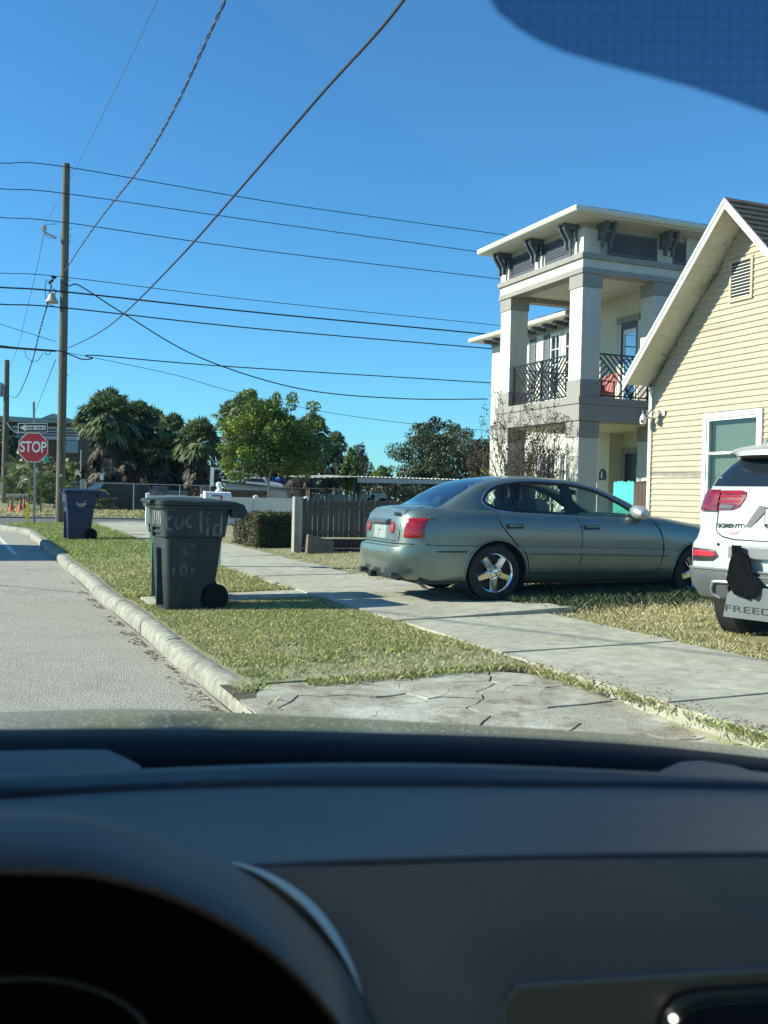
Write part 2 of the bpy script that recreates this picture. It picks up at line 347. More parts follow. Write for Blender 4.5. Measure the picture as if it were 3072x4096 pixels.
# ------------------------------------------------------------------ grass: short blades as real geometry
def blades(name, D, A, Z, hmin, hmax, wd, label, colfn, seedv=1, lean=.7, cat='grass'):
    r_ = np.random.default_rng(seedv); n = len(D)
    X = D * cS - A * sS; Y = D * sS + A * cS
    h = r_.uniform(hmin, hmax, n); th = r_.uniform(0, 2 * np.pi, n); le = r_.uniform(.3, lean * 2.2, n) * h; ph = r_.uniform(0, 2 * np.pi, n)
    wx, wy = np.cos(th) * wd / 2, np.sin(th) * wd / 2; lx, ly = np.cos(ph) * le, np.sin(ph) * le
    V = np.zeros((n, 4, 3), np.float32)
    V[:, 0] = np.stack([X - wx, Y - wy, Z - .005], 1); V[:, 1] = np.stack([X + wx, Y + wy, Z - .005], 1)
    V[:, 2] = np.stack([X + wx * .7 + lx * .45, Y + wy * .7 + ly * .45, Z + h * .62], 1); V[:, 3] = np.stack([X + lx, Y + ly, Z + h * .95], 1)
    me = bpy.data.meshes.new(name); me.vertices.add(n * 4); me.vertices.foreach_set('co', V.reshape(-1))
    idx = np.arange(n)[:, None] * 4 + np.array([0, 1, 2, 0, 2, 3])[None]; me.loops.add(n * 6); me.loops.foreach_set('vertex_index', idx.reshape(-1).astype(np.int32))
    me.polygons.add(n * 2); me.polygons.foreach_set('loop_start', (np.arange(n * 2) * 3).astype(np.int32)); me.polygons.foreach_set('loop_total', np.full(n * 2, 3, np.int32))
    me.update(); me.validate()
    c = colfn(D, A, r_); cc = np.repeat(np.concatenate([c, np.ones((n, 1))], 1)[:, None], 4, 1).astype(np.float32)
    at = me.color_attributes.new('blade_colour', 'FLOAT_COLOR', 'POINT'); at.data.foreach_set('color', cc.reshape(-1))
    m = MATS.get('grass_blade')
    if not m:
        m = mat('grass_blade', (.1, .15, .03), .6); N = m.node_tree.nodes; an = N.new('ShaderNodeAttribute'); an.attribute_name = 'blade_colour'
        b = N['Principled BSDF']; tr = N.new('ShaderNodeBsdfTranslucent'); mx = N.new('ShaderNodeMixShader'); mx.inputs[0].default_value = .3
        m.node_tree.links.new(an.outputs[0], b.inputs['Base Color']); m.node_tree.links.new(an.outputs[0], tr.inputs[0])
        m.node_tree.links.new(b.outputs[0], mx.inputs[1]); m.node_tree.links.new(tr.outputs[0], mx.inputs[2]); m.node_tree.links.new(mx.outputs[0], N['Material Output'].inputs[0])
    me.materials.append(m); o = bpy.data.objects.new(name, me); col.objects.link(o); tagp(o, label, cat, kind='stuff'); return o
def vnoise(D, A, s, seed=0):          # cheap smooth value noise
    x, y = D * s + 100 + seed * 7.3, A * s + 100 + seed * 3.1; xi, yi = np.floor(x), np.floor(y); fx, fy = x - xi, y - yi
    def hsh(i, j): return np.modf(np.abs(np.sin(i * 127.1 + j * 311.7 + seed * 17.7)) * 43758.5453)[0]
    fx, fy = fx * fx * (3 - 2 * fx), fy * fy * (3 - 2 * fy)
    return (hsh(xi, yi) * (1 - fx) + hsh(xi + 1, yi) * fx) * (1 - fy) + (hsh(xi, yi + 1) * (1 - fx) + hsh(xi + 1, yi + 1) * fx) * fy
GREEN, TAN = np.array([.235, .315, .065]), np.array([.56, .48, .26])
def mixcol(dry):
    def f(D, A, r_):
        k = np.clip(dry(D, A) + .30 * (vnoise(D, A, 1.1, 2) - .5) + .3 * (vnoise(D, A, 4.5, 5) - .5) + r_.normal(0, .22, len(D)), 0, 1)[:, None]
        return (GREEN * (1 - k) + TAN * k) * r_.uniform(.65, 1.3, (len(D), 1))
    return f
def scatter(n, d0, d1, a0, a1, seed, keep=None, power=1.0):
    r_ = np.random.default_rng(seed); D = r_.uniform(d0, d1, n); A = a0 + (a1 - a0) * r_.uniform(0, 1, n) ** power
    if keep is not None:
        k = keep(D, A, r_); D, A = D[k], A[k]
    Z = np.array([hz(d, a) for d, a in zip(D, A)]); return D, A, Z
def keep_verge(D, A, r_):
    edge = vnoise(D, A, 3, 1) * .16
    k = (D < 3.80 + edge) & (D > 1.79 + .05 * vnoise(A, A, 5, 3) + np.array([kd(a) for a in A])) & (A > 6.45 + .3 * vnoise(D, D, 2.2, 4))
    k &= ~((A > 11.30 + .12 * vnoise(D, D, 4, 9)) & (A < 12.28 - .1 * vnoise(D, D, 4, 8)) & (D > 1.9) & (D < 4.2))
    bare = vnoise(D, A, 1.7, 6) * .6 + vnoise(D, A, 4.1, 7) * .4
    k &= (bare > np.clip(.74 - (A - 6.4) * .24, 0.20, .74)) | (r_.uniform(0, 1, len(D)) < .18)
    return k
def dryv(D, A): return .52 - .10 * np.clip((A - 9) / 6, -1, 1) - .25 * np.clip((A - 17) / 3, 0, 1) + .20 * np.exp(-((A - 14.5) / 2.2) ** 2)
D, A, Z = scatter(90000, 1.75, 4.0, 6.4, 12.6, 11, keep_verge); D2, A2, Z2 = scatter(60000, 1.2, 4.0, 12.2, 35, 12, keep_verge, 1.5)
blades('verge_grass', D, A, Z, .012, .036, .009, 'short green and straw coloured grass on the kerb side strip in front', mixcol(dryv), 21)
blades('far_verge_grass', D2, A2, Z2, .025, .055, .014, 'greener short grass on the kerb side strip around the blue cart', mixcol(dryv), 22)
def keep_yard(D, A, r_):
    k = D > np.where(A > 13, 5.40, np.where(A > 8.9, 5.9, 5.6)) + vnoise(D, A, 3, 1) * .12 - .04
    k &= ~((D > 6.2) & (A < 6.9) & (A > 3.5) & (vnoise(D, A, 1.3, 3) > .35))
    k &= ~((D > 5.75) & (A > 18.85) & (D < 12))
    k &= ~((D > 11.7) & (A < 15.4))
    return k & ((vnoise(D, A, 2.3, 12) > .25) | (r_.uniform(0, 1, len(D)) < .4))
def dryy(D, A): return .92 - .45 * np.clip((A - 16) / 3, 0, 1) - .25 * np.clip((5.95 - D) / .5, 0, 1) * (A < 9) - .1 * (A < 7.5)
D, A, Z = scatter(95000, 5.3, 10.5, 4.5, 13.5, 31, keep_yard); D2, A2, Z2 = scatter(26000, 5.2, 12, 13.5, 24, 32, keep_yard)
blades('yard_grass', np.concatenate([D, D2]), np.concatenate([A, A2]), np.concatenate([Z, Z2]), .012, .038, .010, 'dry straw coloured grass in the yard beyond the sidewalk', mixcol(dryy), 33)
# weeds under the sedan, green darkened to stand for the car's shadow
r_ = np.random.default_rng(77); n = 14000; D = r_.uniform(5.7, 9.2, n); A = 10.2 + .03 * (D - 6) + r_.normal(0, .55, n); k = vnoise(D, A, 2.2, 3) > .35; D, A = D[k], A[k]
blades('weeds', D, A, np.array([hz(d, a) for d, a in zip(D, A)]), .04, .13, .010, 'tall green weeds growing under the parked sedan, darkened for its shade', lambda D, A, r_: np.array([.035, .06, .02]) * r_.uniform(.6, 1.7, (len(D), 1)), 34, .5, 'weeds')
# far verge: dry tufts across the street and along the chain link fence
r_ = np.random.default_rng(78); n = 16000; D = r_.uniform(-25, 14, n); A = np.where(r_.uniform(0, 1, n) < .55, r_.normal(56.5, .9, n), r_.uniform(45.8, 47.2, n)); k = vnoise(D, A, .8, 3) > .3; D, A = D[k], A[k]
blades('far_grass', D, A, np.array([hz(d, a) for d, a in zip(D, A)]) + .01, .06, .25, .04, 'dry yellow tufts along the fence across the street', mixcol(lambda D, A: .75 + 0 * D), 35)
# joint weeds between apron and sidewalk, kerb end
n = 2600; r_ = np.random.default_rng(79); A = r_.uniform(3.6, 7.0, n); D = 3.93 + .05 * np.sin(A * 3) + r_.normal(0, .055, n) - .35 * np.clip((A - 6) / 1, 0, 1)
D = np.concatenate([D, 1.80 + r_.normal(0, .06, 700), r_.uniform(1.95, 3.9, 1500), r_.uniform(3.95, 5.9, 900)]); A = np.concatenate([A, 6.28 + r_.normal(0, .12, 700), 6.47 + r_.normal(0, .05, 1500), 8.93 + r_.normal(0, .02, 900)])
k = vnoise(D, A, 3.0, 3) > .38; D, A = D[k], A[k]
blades('crack_weeds', D, A, np.array([hz(d, a) - .02 for d, a in zip(D, A)]), .018, .055, .007, 'straggly weeds in the cracks beside the broken driveway apron', mixcol(lambda D, A: .5 + 0 * D), 36)
# fallen leaves in the gutter
mb = MB(); rs = random.Random(8)
for c, n_ in ((5.9, 10), (6.4, 26), (6.9, 22), (7.4, 12), (8.0, 14), (8.7, 30), (9.4, 34), (10.0, 26), (10.8, 24), (11.4, 10), (12.4, 30), (13.2, 24), (14.1, 14), (15.5, 10)):
    for _ in range(n_):
        a = c + rs.gauss(0, .14); d = 1.545 - abs(rs.gauss(0, .06)) - (.05 if rs.random() < .1 else 0); s_ = rs.uniform(.012, .032); th = rs.uniform(0, 6.28); p = SW(d, a, roadz(a) + .006 + rs.uniform(0, .014))
        u = Vector((math.cos(th), math.sin(th), rs.uniform(-.4, .4))) * s_; v = Vector((-math.sin(th), math.cos(th), rs.uniform(-.4, .6))) * s_ * .5
        mb.add([p - u, p + v, p + u, p - v], [(0, 1, 2, 3)])
for _ in range(330):
    a = rs.uniform(3.8, 6.6); d = 3.92 + rs.gauss(0, .10) - .2 * max(0, a - 5.9); s_ = rs.uniform(.01, .02); th = rs.uniform(0, 6.28); p = SW(d, a, hz(d, a) + .01 + rs.uniform(0, .02))
    u = Vector((math.cos(th), math.sin(th), rs.uniform(-.4, .4))) * s_; v = Vector((-math.sin(th), math.cos(th), rs.uniform(-.4, .6))) * s_ * .5
    mb.add([p - u, p + v, p + u, p - v], [(0, 1, 2, 3)])
tagp(mb.build('fallen_leaves', mat('dead_leaf', (.20, .12, .06), .8, var=.5, scale=60), fix=False), 'small brown dead leaves gathered in the gutter along the kerb', 'leaves', kind='stuff')
# ------------------------------------------------------------------ yellow gable house
Mvinyl = mat('yellow_vinyl', (.435, .372, .275), .55, var=.05, scale=3, bump=.05)
Mtrim = mat('white_trim', (.78, .80, .76), .45, var=.04, scale=3)
Msoff = mat('cream_soffit', (.62, .60, .48), .6, var=.05)
Mshing = mat('brown_shingle', (.06, .042, .032), .95, col2=(.14, .10, .075), scale=16, bump=.6)
weather(Mvinyl, 1.1, .35, (1, 1, .4), dark=(.80, .78, .70)); weather(Mtrim, 3, .3, dark=(.8, .8, .75)); weather(Msoff, 2.5, .5, dark=(.65, .6, .5))
H1 = sthing('gable_house', 'pale yellow vinyl sided house with steep gable and white rake trim', 'house', 11.8, 15.36, .25)
# local: x = deeper from the street, y = along the street (decreasing toward the viewer), z above .25
zo = .25; AP = 12.88 - 15.36; HW = abs(AP) ; PK = 6.37 - zo; EV = PK - HW * 1.06
W0, W1 = 2 * AP, 0.0
wallp = [(W0, -.4), (0, -.4), (0, 3.66), (AP, PK - .28), (W0, 3.66)]
def roofz(y): return (PK - .05) - abs(y - AP) * ((PK - .05) - 3.345) / (15.47 - 12.88)
# lap siding: courses of boards clipped to the gable
def gable_side(z):      # y extents at height z
    zt = roofz(0) - .06
    if z <= zt: return W0, 0.0
    k = (PK - .05 - .06 - z) / (((PK - .05) - 3.345) / (15.47 - 12.88)); return AP - k, AP + k
mb = MB(); z = -.3; c = .1016
wy0, wy1, wz0, wz1 = 12.49 - 15.36, 13.88 - 15.36, .95 - zo, 2.98 - zo
while z < PK - .2:
    y0, y1 = gable_side(z + c * .5)
    z1 = z + c
    if y1 - y0 > .15:
        spans = [(y0, y1)] if not (z < wz1 - .02 and z + c > wz0 + .02) else [(y0, wy0 + .03), (wy1 - .03, y1)]
        for s0, s1 in spans:
            V = [(-.022, s0, z), (-.022, s1, z), (-.020, s1, z + c * .28), (-.020, s0, z + c * .28), (-.011, s0, z + c * .40), (-.011, s1, z + c * .40), (-.004, s1, z1), (-.004, s0, z1), (0, s1, z), (0, s0, z)]
            mb.add(V, [(0, 3, 2, 1), (3, 4, 5, 2), (4, 7, 6, 5), (0, 1, 8, 9)])
    z += c
mb.build('siding', Mvinyl, H1, fix=False)
mb = MB()
mb.prism([(W0, -.4), (0, -.4), (0, roofz(0) - .08), (AP, PK - .13), (W0, roofz(0) - .08)], 'x', .012, .02)
mb.box(.02, 9, -.12, -.02, -.4, 3.2).box(.02, 9, W0, W0 + .1, -.4, 3.2)
o = mb.build('wall', Mvinyl, H1)
boolean(o, MB().box(-.1, .2, wy0 + .1, wy1 - .1, wz0 + .1, wz1 - .1))
# roof: two slabs with shingle courses, overhang .45 to the street
ov = .56; yE = 15.45 - 15.36; roof = MB()
Lr = math.hypot(AP - yE, roofz(AP) - roofz(yE))
for sgn in (1, -1):
    k = 24
    for i in range(k):
        t0, t1 = i / k, (i + 1) / k
        ya, yb = AP + sgn * (yE - AP) * t0, AP + sgn * (yE - AP) * t1; za, zb = roofz(ya) + .055, roofz(yb) + .085
        n = 30
        for j in range(n):
            x0, x1 = -ov - .02 + (9.4) * j / n, -ov - .02 + 9.4 * (j + 1) / n - .006; dz = random.uniform(0, .008)
            roof.add([(x0, ya, za + dz), (x1, ya, za + dz), (x1, yb, zb + dz), (x0, yb, zb + dz), (x0, yb, zb - .03), (x1, yb, zb - .03)], [(0, 1, 2, 3), (3, 2, 5, 4)])
    roof.add([(-ov, AP, roofz(AP) + .0), (9, AP, roofz(AP)), (9, AP + sgn * (yE - AP), roofz(yE)), (-ov, AP + sgn * (yE - AP), roofz(yE)), (-ov, AP, roofz(AP) + .05), (9, AP, roofz(AP) + .05), (9, AP + sgn * (yE - AP), roofz(yE) + .05), (-ov, AP + sgn * (yE - AP), roofz(yE) + .05)], [(3, 2, 6, 7), (0, 3, 7, 4), (1, 2, 6, 5)])
roof.build('roof', Mshing, H1, fix=False)
# soffit planks (under the rake overhang and eaves)
mb = MB()
for sgn in (1, -1):
    n = 26
    for i in range(n):
        t0, t1 = i / n, (i + 1) / n - .004
        ya, yb = AP + sgn * (yE - .02 - AP) * t0, AP + sgn * (yE - .02 - AP) * t1
        za, zb = roofz(ya) - .03, roofz(yb) - .03
        mb.add([(-ov + .02, ya, za - .008), (.01, ya, za - .008), (.01, yb, zb - .02), (-ov + .02, yb, zb - .02), (-ov + .02, yb, zb + .02), (.01, yb, zb + .02)], [(0, 1, 2, 3), (3, 2, 5, 4)])
mb.add([(0, yE - .02, roofz(yE) - .04), (9, yE - .02, roofz(yE) - .04), (9, -.02, roofz(yE) - .04), (0, -.02, roofz(yE) - .04)], [(0, 1, 2, 3)])
mb.build('soffit', Msoff, H1, fix=False)
# rake fascia: two stepped boards each side
mb = MB()
for sgn in (1, -1):
    for x0, dz0, dz1 in ((-ov - .022, -.12, .03), (-ov - .04, -.01, .045)):
        A_ = [(AP, roofz(AP) + dz0), (AP + sgn * (yE - AP + .03), roofz(yE) + dz0 - .01), (AP + sgn * (yE - AP + .03), roofz(yE) + dz1), (AP, roofz(AP) + dz1)]
        mb.prism(A_, 'x', x0, -ov + .0)
mb.build('rake_board', Mtrim, H1)
sbox('corner_post', Msoff, H1, -.045, .05, -.06, .035, -.35, roofz(0) - .12)
mb = MB().prism([(-.0, roofz(yE) - .04), (yE - .0, roofz(yE) - .04), (.0, roofz(0) - .36)], 'x', -.02, .012); mb.build('eave_return', Msoff, H1)
# window: wide casing, two sashes, glass, blind behind
wn = MB(); y0, y1, z0, z1 = wy0, wy1, wz0, wz1
for w_, x in ((.085, -.05), (.05, -.03)):
    k = 0 if x == -.05 else .085
    wn.box(x, .03, y0 + k, y0 + k + w_, z0 + k, z1 - k).box(x, .03, y1 - k - w_, y1 - k, z0 + k, z1 - k).box(x, .03, y0 + k + w_, y1 - k - w_, z1 - k - w_, z1 - k).box(x, .03, y0 + k + w_, y1 - k - w_, z0 + k, z0 + k + w_)
wf = wn.build('window', Mtrim, H1)
gy0, gy1, gz0, gz1 = y0 + .135, y1 - .135, z0 + .135, z1 - .135; mid = 2.30 - zo
MB().box(-.01, .02, gy0, gy1, mid - .03, mid + .012).build('sash', Mtrim, wf)
MB().box(.012, .016, gy0, gy1, gz0, gz1).build('pane', glassmat('house_glass', (.88, .92, .90), .02), wf)
mb = MB(); zz = gz0
while zz < gz1: mb.add([(.10, gy0 + .05, zz), (.10, gy1 - .02, zz), (.085, gy1 - .02, zz + .03), (.085, gy0 + .05, zz + .03)], [(0, 1, 2, 3)]); zz += .032
mb.build('blind', mat('green_grey_blind', (.27, .31, .27), .7), wf, fix=False)
MB().box(.3, .32, gy0 - .2, gy1 + .2, gz0 - .2, gz1 + .2).build('room_backing', mat('dim_room', (.05, .06, .055), .9), wf)  # dark sheet stands in for the unlit room behind the blind
# gable vent
vy0, vy1, vz0, vz1 = 12.80 - 15.36, 13.34 - 15.36, 4.80 - zo, 5.50 - zo; v = MB()
v.box(-.04, .0, vy0, vy0 + .05, vz0, vz1).box(-.04, 0, vy1 - .05, vy1, vz0, vz1).box(-.04, 0, vy0 + .05, vy1 - .05, vz0, vz0 + .05).box(-.04, 0, vy0 + .05, vy1 - .05, vz1 - .05, vz1)
vt = v.build('gable_vent', Mvinyl, H1); s_ = MB(); z = vz0 + .06
while z < vz1 - .06: s_.add([(-.034, vy0 + .05, z), (-.034, vy1 - .05, z), (-.012, vy1 - .05, z + .036), (-.012, vy0 + .05, z + .036)], [(0, 1, 2, 3)]); z += .053
s_.build('louvre', Mtrim, vt, fix=False); sbox('backing', mat('vent_dark', (.02, .02, .02), .9), vt, -.0265, -.024, vy0 + .05, vy1 - .05, vz0 + .05, vz1 - .05)
# dead vine under the rake
mb = MB(); rs = random.Random(4)
for i in range(30):
    y = rs.uniform(AP + .25, -.05); base = roofz(y) - .12; P = [Vector((-.03 - rs.random() * .03, y, base))]
    if rs.random() < .75:      # along the rake line
        for k in range(5): y += rs.uniform(-.04, .14); y = min(y, -.03); P.append(Vector((-.03 - rs.random() * .05, y, roofz(y) - .12 - rs.uniform(0, .10))))
    else:
        for k in range(5): P.append(P[-1] + Vector((-rs.uniform(.0, .07), rs.uniform(-.05, .05), rs.uniform(-.03, .06))))
        for p in P: p.z = min(p.z, roofz(p.y) - .06)
    mb.tube(P, .0028, 4)
tagp(mb.build('climbing_vine', mat('dead_vine', (.07, .055, .035), .9), None), 'thin dead brown vine clinging under the left rake of the yellow gable', 'vine').matrix_world = Matrix.Translation(SW(11.8, 15.36, .25)) @ Matrix.Rotation(ST, 4, 'Z')
# security camera with solar panel on the corner
SC = sthing('security_camera', 'white security camera with small solar panel on the yellow house corner', 'camera', 11.76, 15.28, 3.0)
Mcam = mat('camera_white', (.75, .74, .68), .4)
MB().tube([(0, 0, 0), (-.12, .03, .0)], .022, 10).lathe([(.0, -.10), (.05, -.09), (.062, -.05), (.06, .02), (.045, .055), (0, .06)], 14, Matrix.Translation((-.17, .05, -.03)), close=False).tube([(-.17, .05, .02), (-.17, .05, .06)], .035, 12).build('body', Mcam, SC, smooth=True)
MB().lathe([(0, .014), (.022, .01), (.026, 0), (0, -.004)], 12, Matrix.Translation((-.222, .02, -.07)) @ Matrix.Rotation(R(-70), 4, 'Y')).build('lens', mat('lens_black', (.01, .01, .01), .1), SC, smooth=True)
for a_ in ((-.15, .09), (-.12, 0)): MB().tube([(*a_, .02), (*a_, .14)], .005, 6).build('antenna', Mcam, SC)
MB().tube([(0, -.30, .07), (-.10, -.27, .07), (-.13, -.2, .08)], .012, 8).box(-.012, 0, -.36, -.26, .02, .12).build('bracket', Mcam, SC)
M_ = Matrix.Translation((-.17, -.14, .085)) @ Matrix.Rotation(R(-38), 4, 'Z') @ Matrix.Rotation(R(32), 4, 'Y')
MB().box(-.008, .008, -.075, .075, -.12, .12, M_).build('solar_panel', mat('solar_glass', (.05, .075, .09), .2), SC, bevel=.003)
# side fences between the houses
def dogear(mb, x, y0, wd, z0, z1, th=.018, axis='y', ear=.025):
    P = [(y0, z0), (y0 + wd, z0), (y0 + wd, z1 - ear), (y0 + wd - ear, z1), (y0 + ear, z1), (y0, z1 - ear)]
    mb.prism(P, 'x' if axis == 'y' else 'y', x, x + th)
fq = PA(2533, 1930, 15.8); fd, fa = toS(fq)
TF = sthing('side_fence', 'bright turquoise painted picket fence panel beside the yellow house', 'fence', 12.1, 16.23, .3)
# measured: turquoise spans px 2456-2537, brown 2537-2592, top near y 1925
def fence_px(T, dd, px0, px1, ytop, n, m, name, T_d, T_a):
    mb = MB()
    for i in range(n):
        xa = px0 + (px1 - px0) * i / n; xb = px0 + (px1 - px0) * (i + .94) / n
        A_, B_ = toS(PA(xa, ytop, dd)), toS(PA(xb, ytop, dd)); zt = PA(xa, ytop, dd).z - .3 + .03 * math.sin(i * 2.3)
        dogear(mb, dd - T_a, A_[0] - T_d, B_[0] - A_[0], -.1, zt, axis='x')
    return mb.build(name, m, T)
def pick_row(T, y0, y1, n, zt, m):
    mb = MB()
    for i in range(n):
        ya = y0 + (y1 - y0) * i / n; dogear(mb, -.01, ya, (y1 - y0) / n - .006, -.2, zt + .012 * math.sin(i * 2.3), .018, 'y')
    return mb.build('picket', m, T)
pick_row(TF, 0, .67, 6, 1.54, mat('turquoise_paint', (.08, .55, .46), .5, var=.08, scale=8))
sbox('rail', MATS['turquoise_paint'], TF, .012, .05, .0, .66, 1.1, 1.18)
BF = sthing('wooden_fence', 'dark brown board fence panel between turquoise fence and yellow house', 'fence', 12.1, 15.45, .3)
pick_row(BF, 0, .775, 6, 1.535, mat('red_brown_wood', (.085, .052, .042), .8, var=.35, scale=3, stretch=(8, 8, .6)))
# ------------------------------------------------------------------ two storey stucco house
Mst = mat('pale_stucco', (.60, .59, .52), .85, var=.04, scale=2, bump=.25, bscale=120)
Mst2 = mat('grey_band_stucco', (.30, .285, .26), .85, var=.05, scale=2, bump=.25, bscale=120)
Mcr = mat('cream_stucco', (.62, .59, .47), .85, var=.04, scale=2, bump=.2, bscale=120)
Mblue = mat('slate_blue_paint', (.072, .088, .112), .55, var=.08)
Miron = mat('black_iron', (.015, .016, .018), .5)
Mgut = mat('gutter_white', (.66, .67, .62), .45, var=.03)
Mrf2 = mat('grey_shingle', (.055, .055, .052), .95, col2=(.11, .105, .095), scale=18, bump=.5)
weather(Mst, 1.6, .45, (1, 1, .25), dark=(.78, .76, .70)); weather(Mst2, 1.8, .5, (1, 1, .3), dark=(.75, .74, .70)); weather(Mgut, 2, .5, dark=(.75, .74, .68)); weather(Mcr, 2, .3, (1, 1, .3), dark=(.8, .78, .7))
H2 = sthing('stucco_house', 'two storey white and grey stucco house with corner balcony tower and hip roof', 'house', 12.48, 18.78, .38)
# local x: depth from street (d-12.4), y: along street away from viewer (a-18.83), z above .3
CW = .54; ZB, ZT = 3.36, 6.09          # balcony floor top, underside of beam
def column(x0, y0, z0, z1, capz, cap=Mst2, base=None):
    return
TWY = 3.70                                     # tower length along the street
TWX = 2.45
CX = [(0, 0), (0, TWY - CW), (1.95, 0)]
for (x, y) in CX:
    c_ = MB().box(x + .02, x + CW - .02, y + .02, y + CW - .02, ZB + .38, ZT - .30).build('column', Mst, H2, bevel=.008)           # upper shaft
    MB().box(x, x + CW, y, y + CW, ZB + .005, ZB + .379).build('column_base', Mst2, c_, bevel=.008)
    MB().box(x, x + CW, y, y + CW, ZT - .299, ZT - .002).build('column_cap', Mst2, c_, bevel=.008)
    c_ = MB().box(x + .02, x + CW - .02, y + .02, y + CW - .02, -.4, 2.46).build('column', Mst, H2, bevel=.008)                       # lower shaft
    MB().box(x, x + CW, y, y + CW, 2.461, 2.825).build('column_cap', Mst2, c_, bevel=.008)
# floor slab / belt
mb = MB().box(-.03, TWX + 3, -.03, TWY + .03, 2.83, 3.20).box(-.055, TWX + 3, -.055, TWY + .055, 3.202, 3.36)
mb.build('balcony_floor', Mst2, H2, bevel=.006)
sbox('porch_ceiling', Mcr, H2, .1, 6, .1, TWY - .1, 2.79, 2.827)
# beam over the balcony: grey lip, white band, grey sill
mb = MB().box(-.03, .30, -.03, TWY + .03, ZT, ZT + .12).box(.30, TWX + 3, -.03, .30, ZT, ZT + .12).box(.3, TWX + 3, TWY - .27, TWY + .03, ZT, ZT + .12)
mb.box(-.06, TWX + 3, -.06, TWY + .06, ZT + .32, ZT + .44); mb.build('beam_trim', Mst2, H2, bevel=.006)
MB().box(-.01, TWX + 3, -.01, TWY + .01, ZT + .122, ZT + .318).build('beam', Mst, H2, bevel=.005)
sbox('balcony_ceiling', Mcr, H2, .29, 6, .29, TWY - .26, ZT + .28, ZT + .315)
# attic band with louvred shutters between brackets
Z0, Z1 = ZT + .44, 7.20
MB().box(.04, TWX + 3, .04, TWY - .04, Z0 + .002, Z1).build('attic_wall', mat('taupe_stucco', (.42, .40, .34), .85, bump=.2), H2)
for b_ in ((0, .45, 0, .45, Z1 - .12), (0, .3, 1.6, 2.05, Z0 + .3), (0, .3, TWY - .42, TWY, Z0 + .35), (2.0, 2.42, 0, .3, Z0 + .3)): MB().box(b_[0], b_[1], b_[2], b_[3], Z0 + .003, b_[4]).build('attic_pier', Mst, H2, bevel=.006)
def louvre(mb, horiz, c0, c1, z0, z1, face):
    n = int((z1 - z0 - .1) / .05)
    def P(u, dpt, z): return (face + dpt, u, z) if horiz == 'y' else (u, face + dpt, z)
    def bx(u0, u1, d0, d1, za, zb):
        if horiz == 'y': mb.box(face + d0, face + d1, u0, u1, za, zb)
        else: mb.box(u0, u1, face + d0, face + d1, za, zb)
    bx(c0, c0 + .05, -.03, 0, z0, z1); bx(c1 - .05, c1, -.03, 0, z0, z1); bx(c0 + .05, c1 - .05, -.03, 0, z0, z0 + .05); bx(c0 + .05, c1 - .05, -.03, 0, z1 - .05, z1); bx(c0 + .05, c1 - .05, -.004, 0, z0 + .05, z1 - .05)
    for i in range(n):
        z = z0 + .05 + (z1 - z0 - .1) * i / n
        V = [P(c0 + .05, -.026, z), P(c1 - .05, -.026, z), P(c1 - .05, -.006, z + .04), P(c0 + .05, -.006, z + .04)]
        mb.add(V, [(0, 1, 2, 3)])
for (ax, c0, c1) in (('y', .52, 1.66), ('y', 2.02, 3.20), ('x', .66, 1.98), ('x', 2.42, 3.9)):
    mb = MB(); louvre(mb, ax, c0, c1, Z0 + .03, Z1 - .13, .036); mb.build('louvre_panel', Mblue, H2, fix=False)
def bracket(mb, horiz, u):
    P = [(.0, Z1 - .02), (-.42, Z1 - .02), (-.42, Z1 - .14), (-.30, Z1 - .18), (-.20, Z0 + .34), (-.11, Z0 + .08), (0, Z0 + .08), (0, Z1 - .2)]
    A_ = MB().prism([(.035, Z1 - .005), (-.36, Z1 - .005), (-.36, Z1 - .10), (-.27, Z1 - .13), (-.11, Z0 + .26), (-.11, Z0 + .12), (-.20, Z0 + .12), (-.20, Z0 + .28), (-.37, Z1 - .15), (-.37, Z1 - .05)][:0] or [(.035, Z1 - .005), (-.36, Z1 - .005), (-.36, Z1 - .13), (-.20, Z0 + .30), (-.20, Z0 + .13), (-.11, Z0 + .13), (-.11, Z0 + .32), (-.25, Z1 - .12), (.035, Z1 - .12)], 'y', u, u + .066).box(-.04, .035, u + .005, u + .06, Z0 + .30, Z1 - .121)
    if horiz == 'y': mb.add(A_.V, A_.F)
    else: mb.add([Vector((v.y, v.x, v.z)) for v in A_.V], A_.F)
for ax, us in (('y', (.24, .42, 1.70, 1.88, 3.24, 3.42)), ('x', (.36, .56, 2.06, 2.26))):
    for u in us: mb = MB(); bracket(mb, ax, u); mb.build('bracket', Mblue, H2, bevel=.006)
# roof: soffit, gutter, hip
OV = .50; OVF = .06; RX, RY = TWX + 3.5, TWY + 0
mb = MB().box(-OV, RX, -OV, RY + OVF, Z1, Z1 + .03); mb.build('soffit', mat('white_soffit', (.60, .59, .54), .6), H2)
g = MB(); gp = [(0, .0), (-.09, .02), (-.12, .07), (-.115, .13), (0, .13)]
g.prism([(x - OV, z + Z1 + .02) for x, z in gp], 'y', -OV - .11, RY + OVF + .1)
t = MB().prism([(x - OV, z + Z1 + .02) for x, z in gp], 'y', -OV - .0, RX); g.add([Vector((v.y, v.x, v.z)) for v in t.V], t.F)
t = MB().prism([(x - OV, z + Z1 + .02) for x, z in gp], 'y', -OV - .11, RX); g.add([Vector((v.y, RY + OVF - OV - v.x, v.z)) for v in t.V], t.F)
g.build('gutter', Mgut, H2, bevel=.006)
zr0 = Z1 + .15; hw = (RY + OV + OVF) / 2; sl_ = .36; mid_ = (RY + OVF - OV) / 2; pk = zr0 + hw * sl_; rf = MB()
A0, B0, C0, D0 = (-OV - .03, -OV - .03, zr0), (RX + 4, -OV - .03, zr0), (RX + 4, RY + OVF, zr0), (-OV - .03, RY + OVF, zr0)
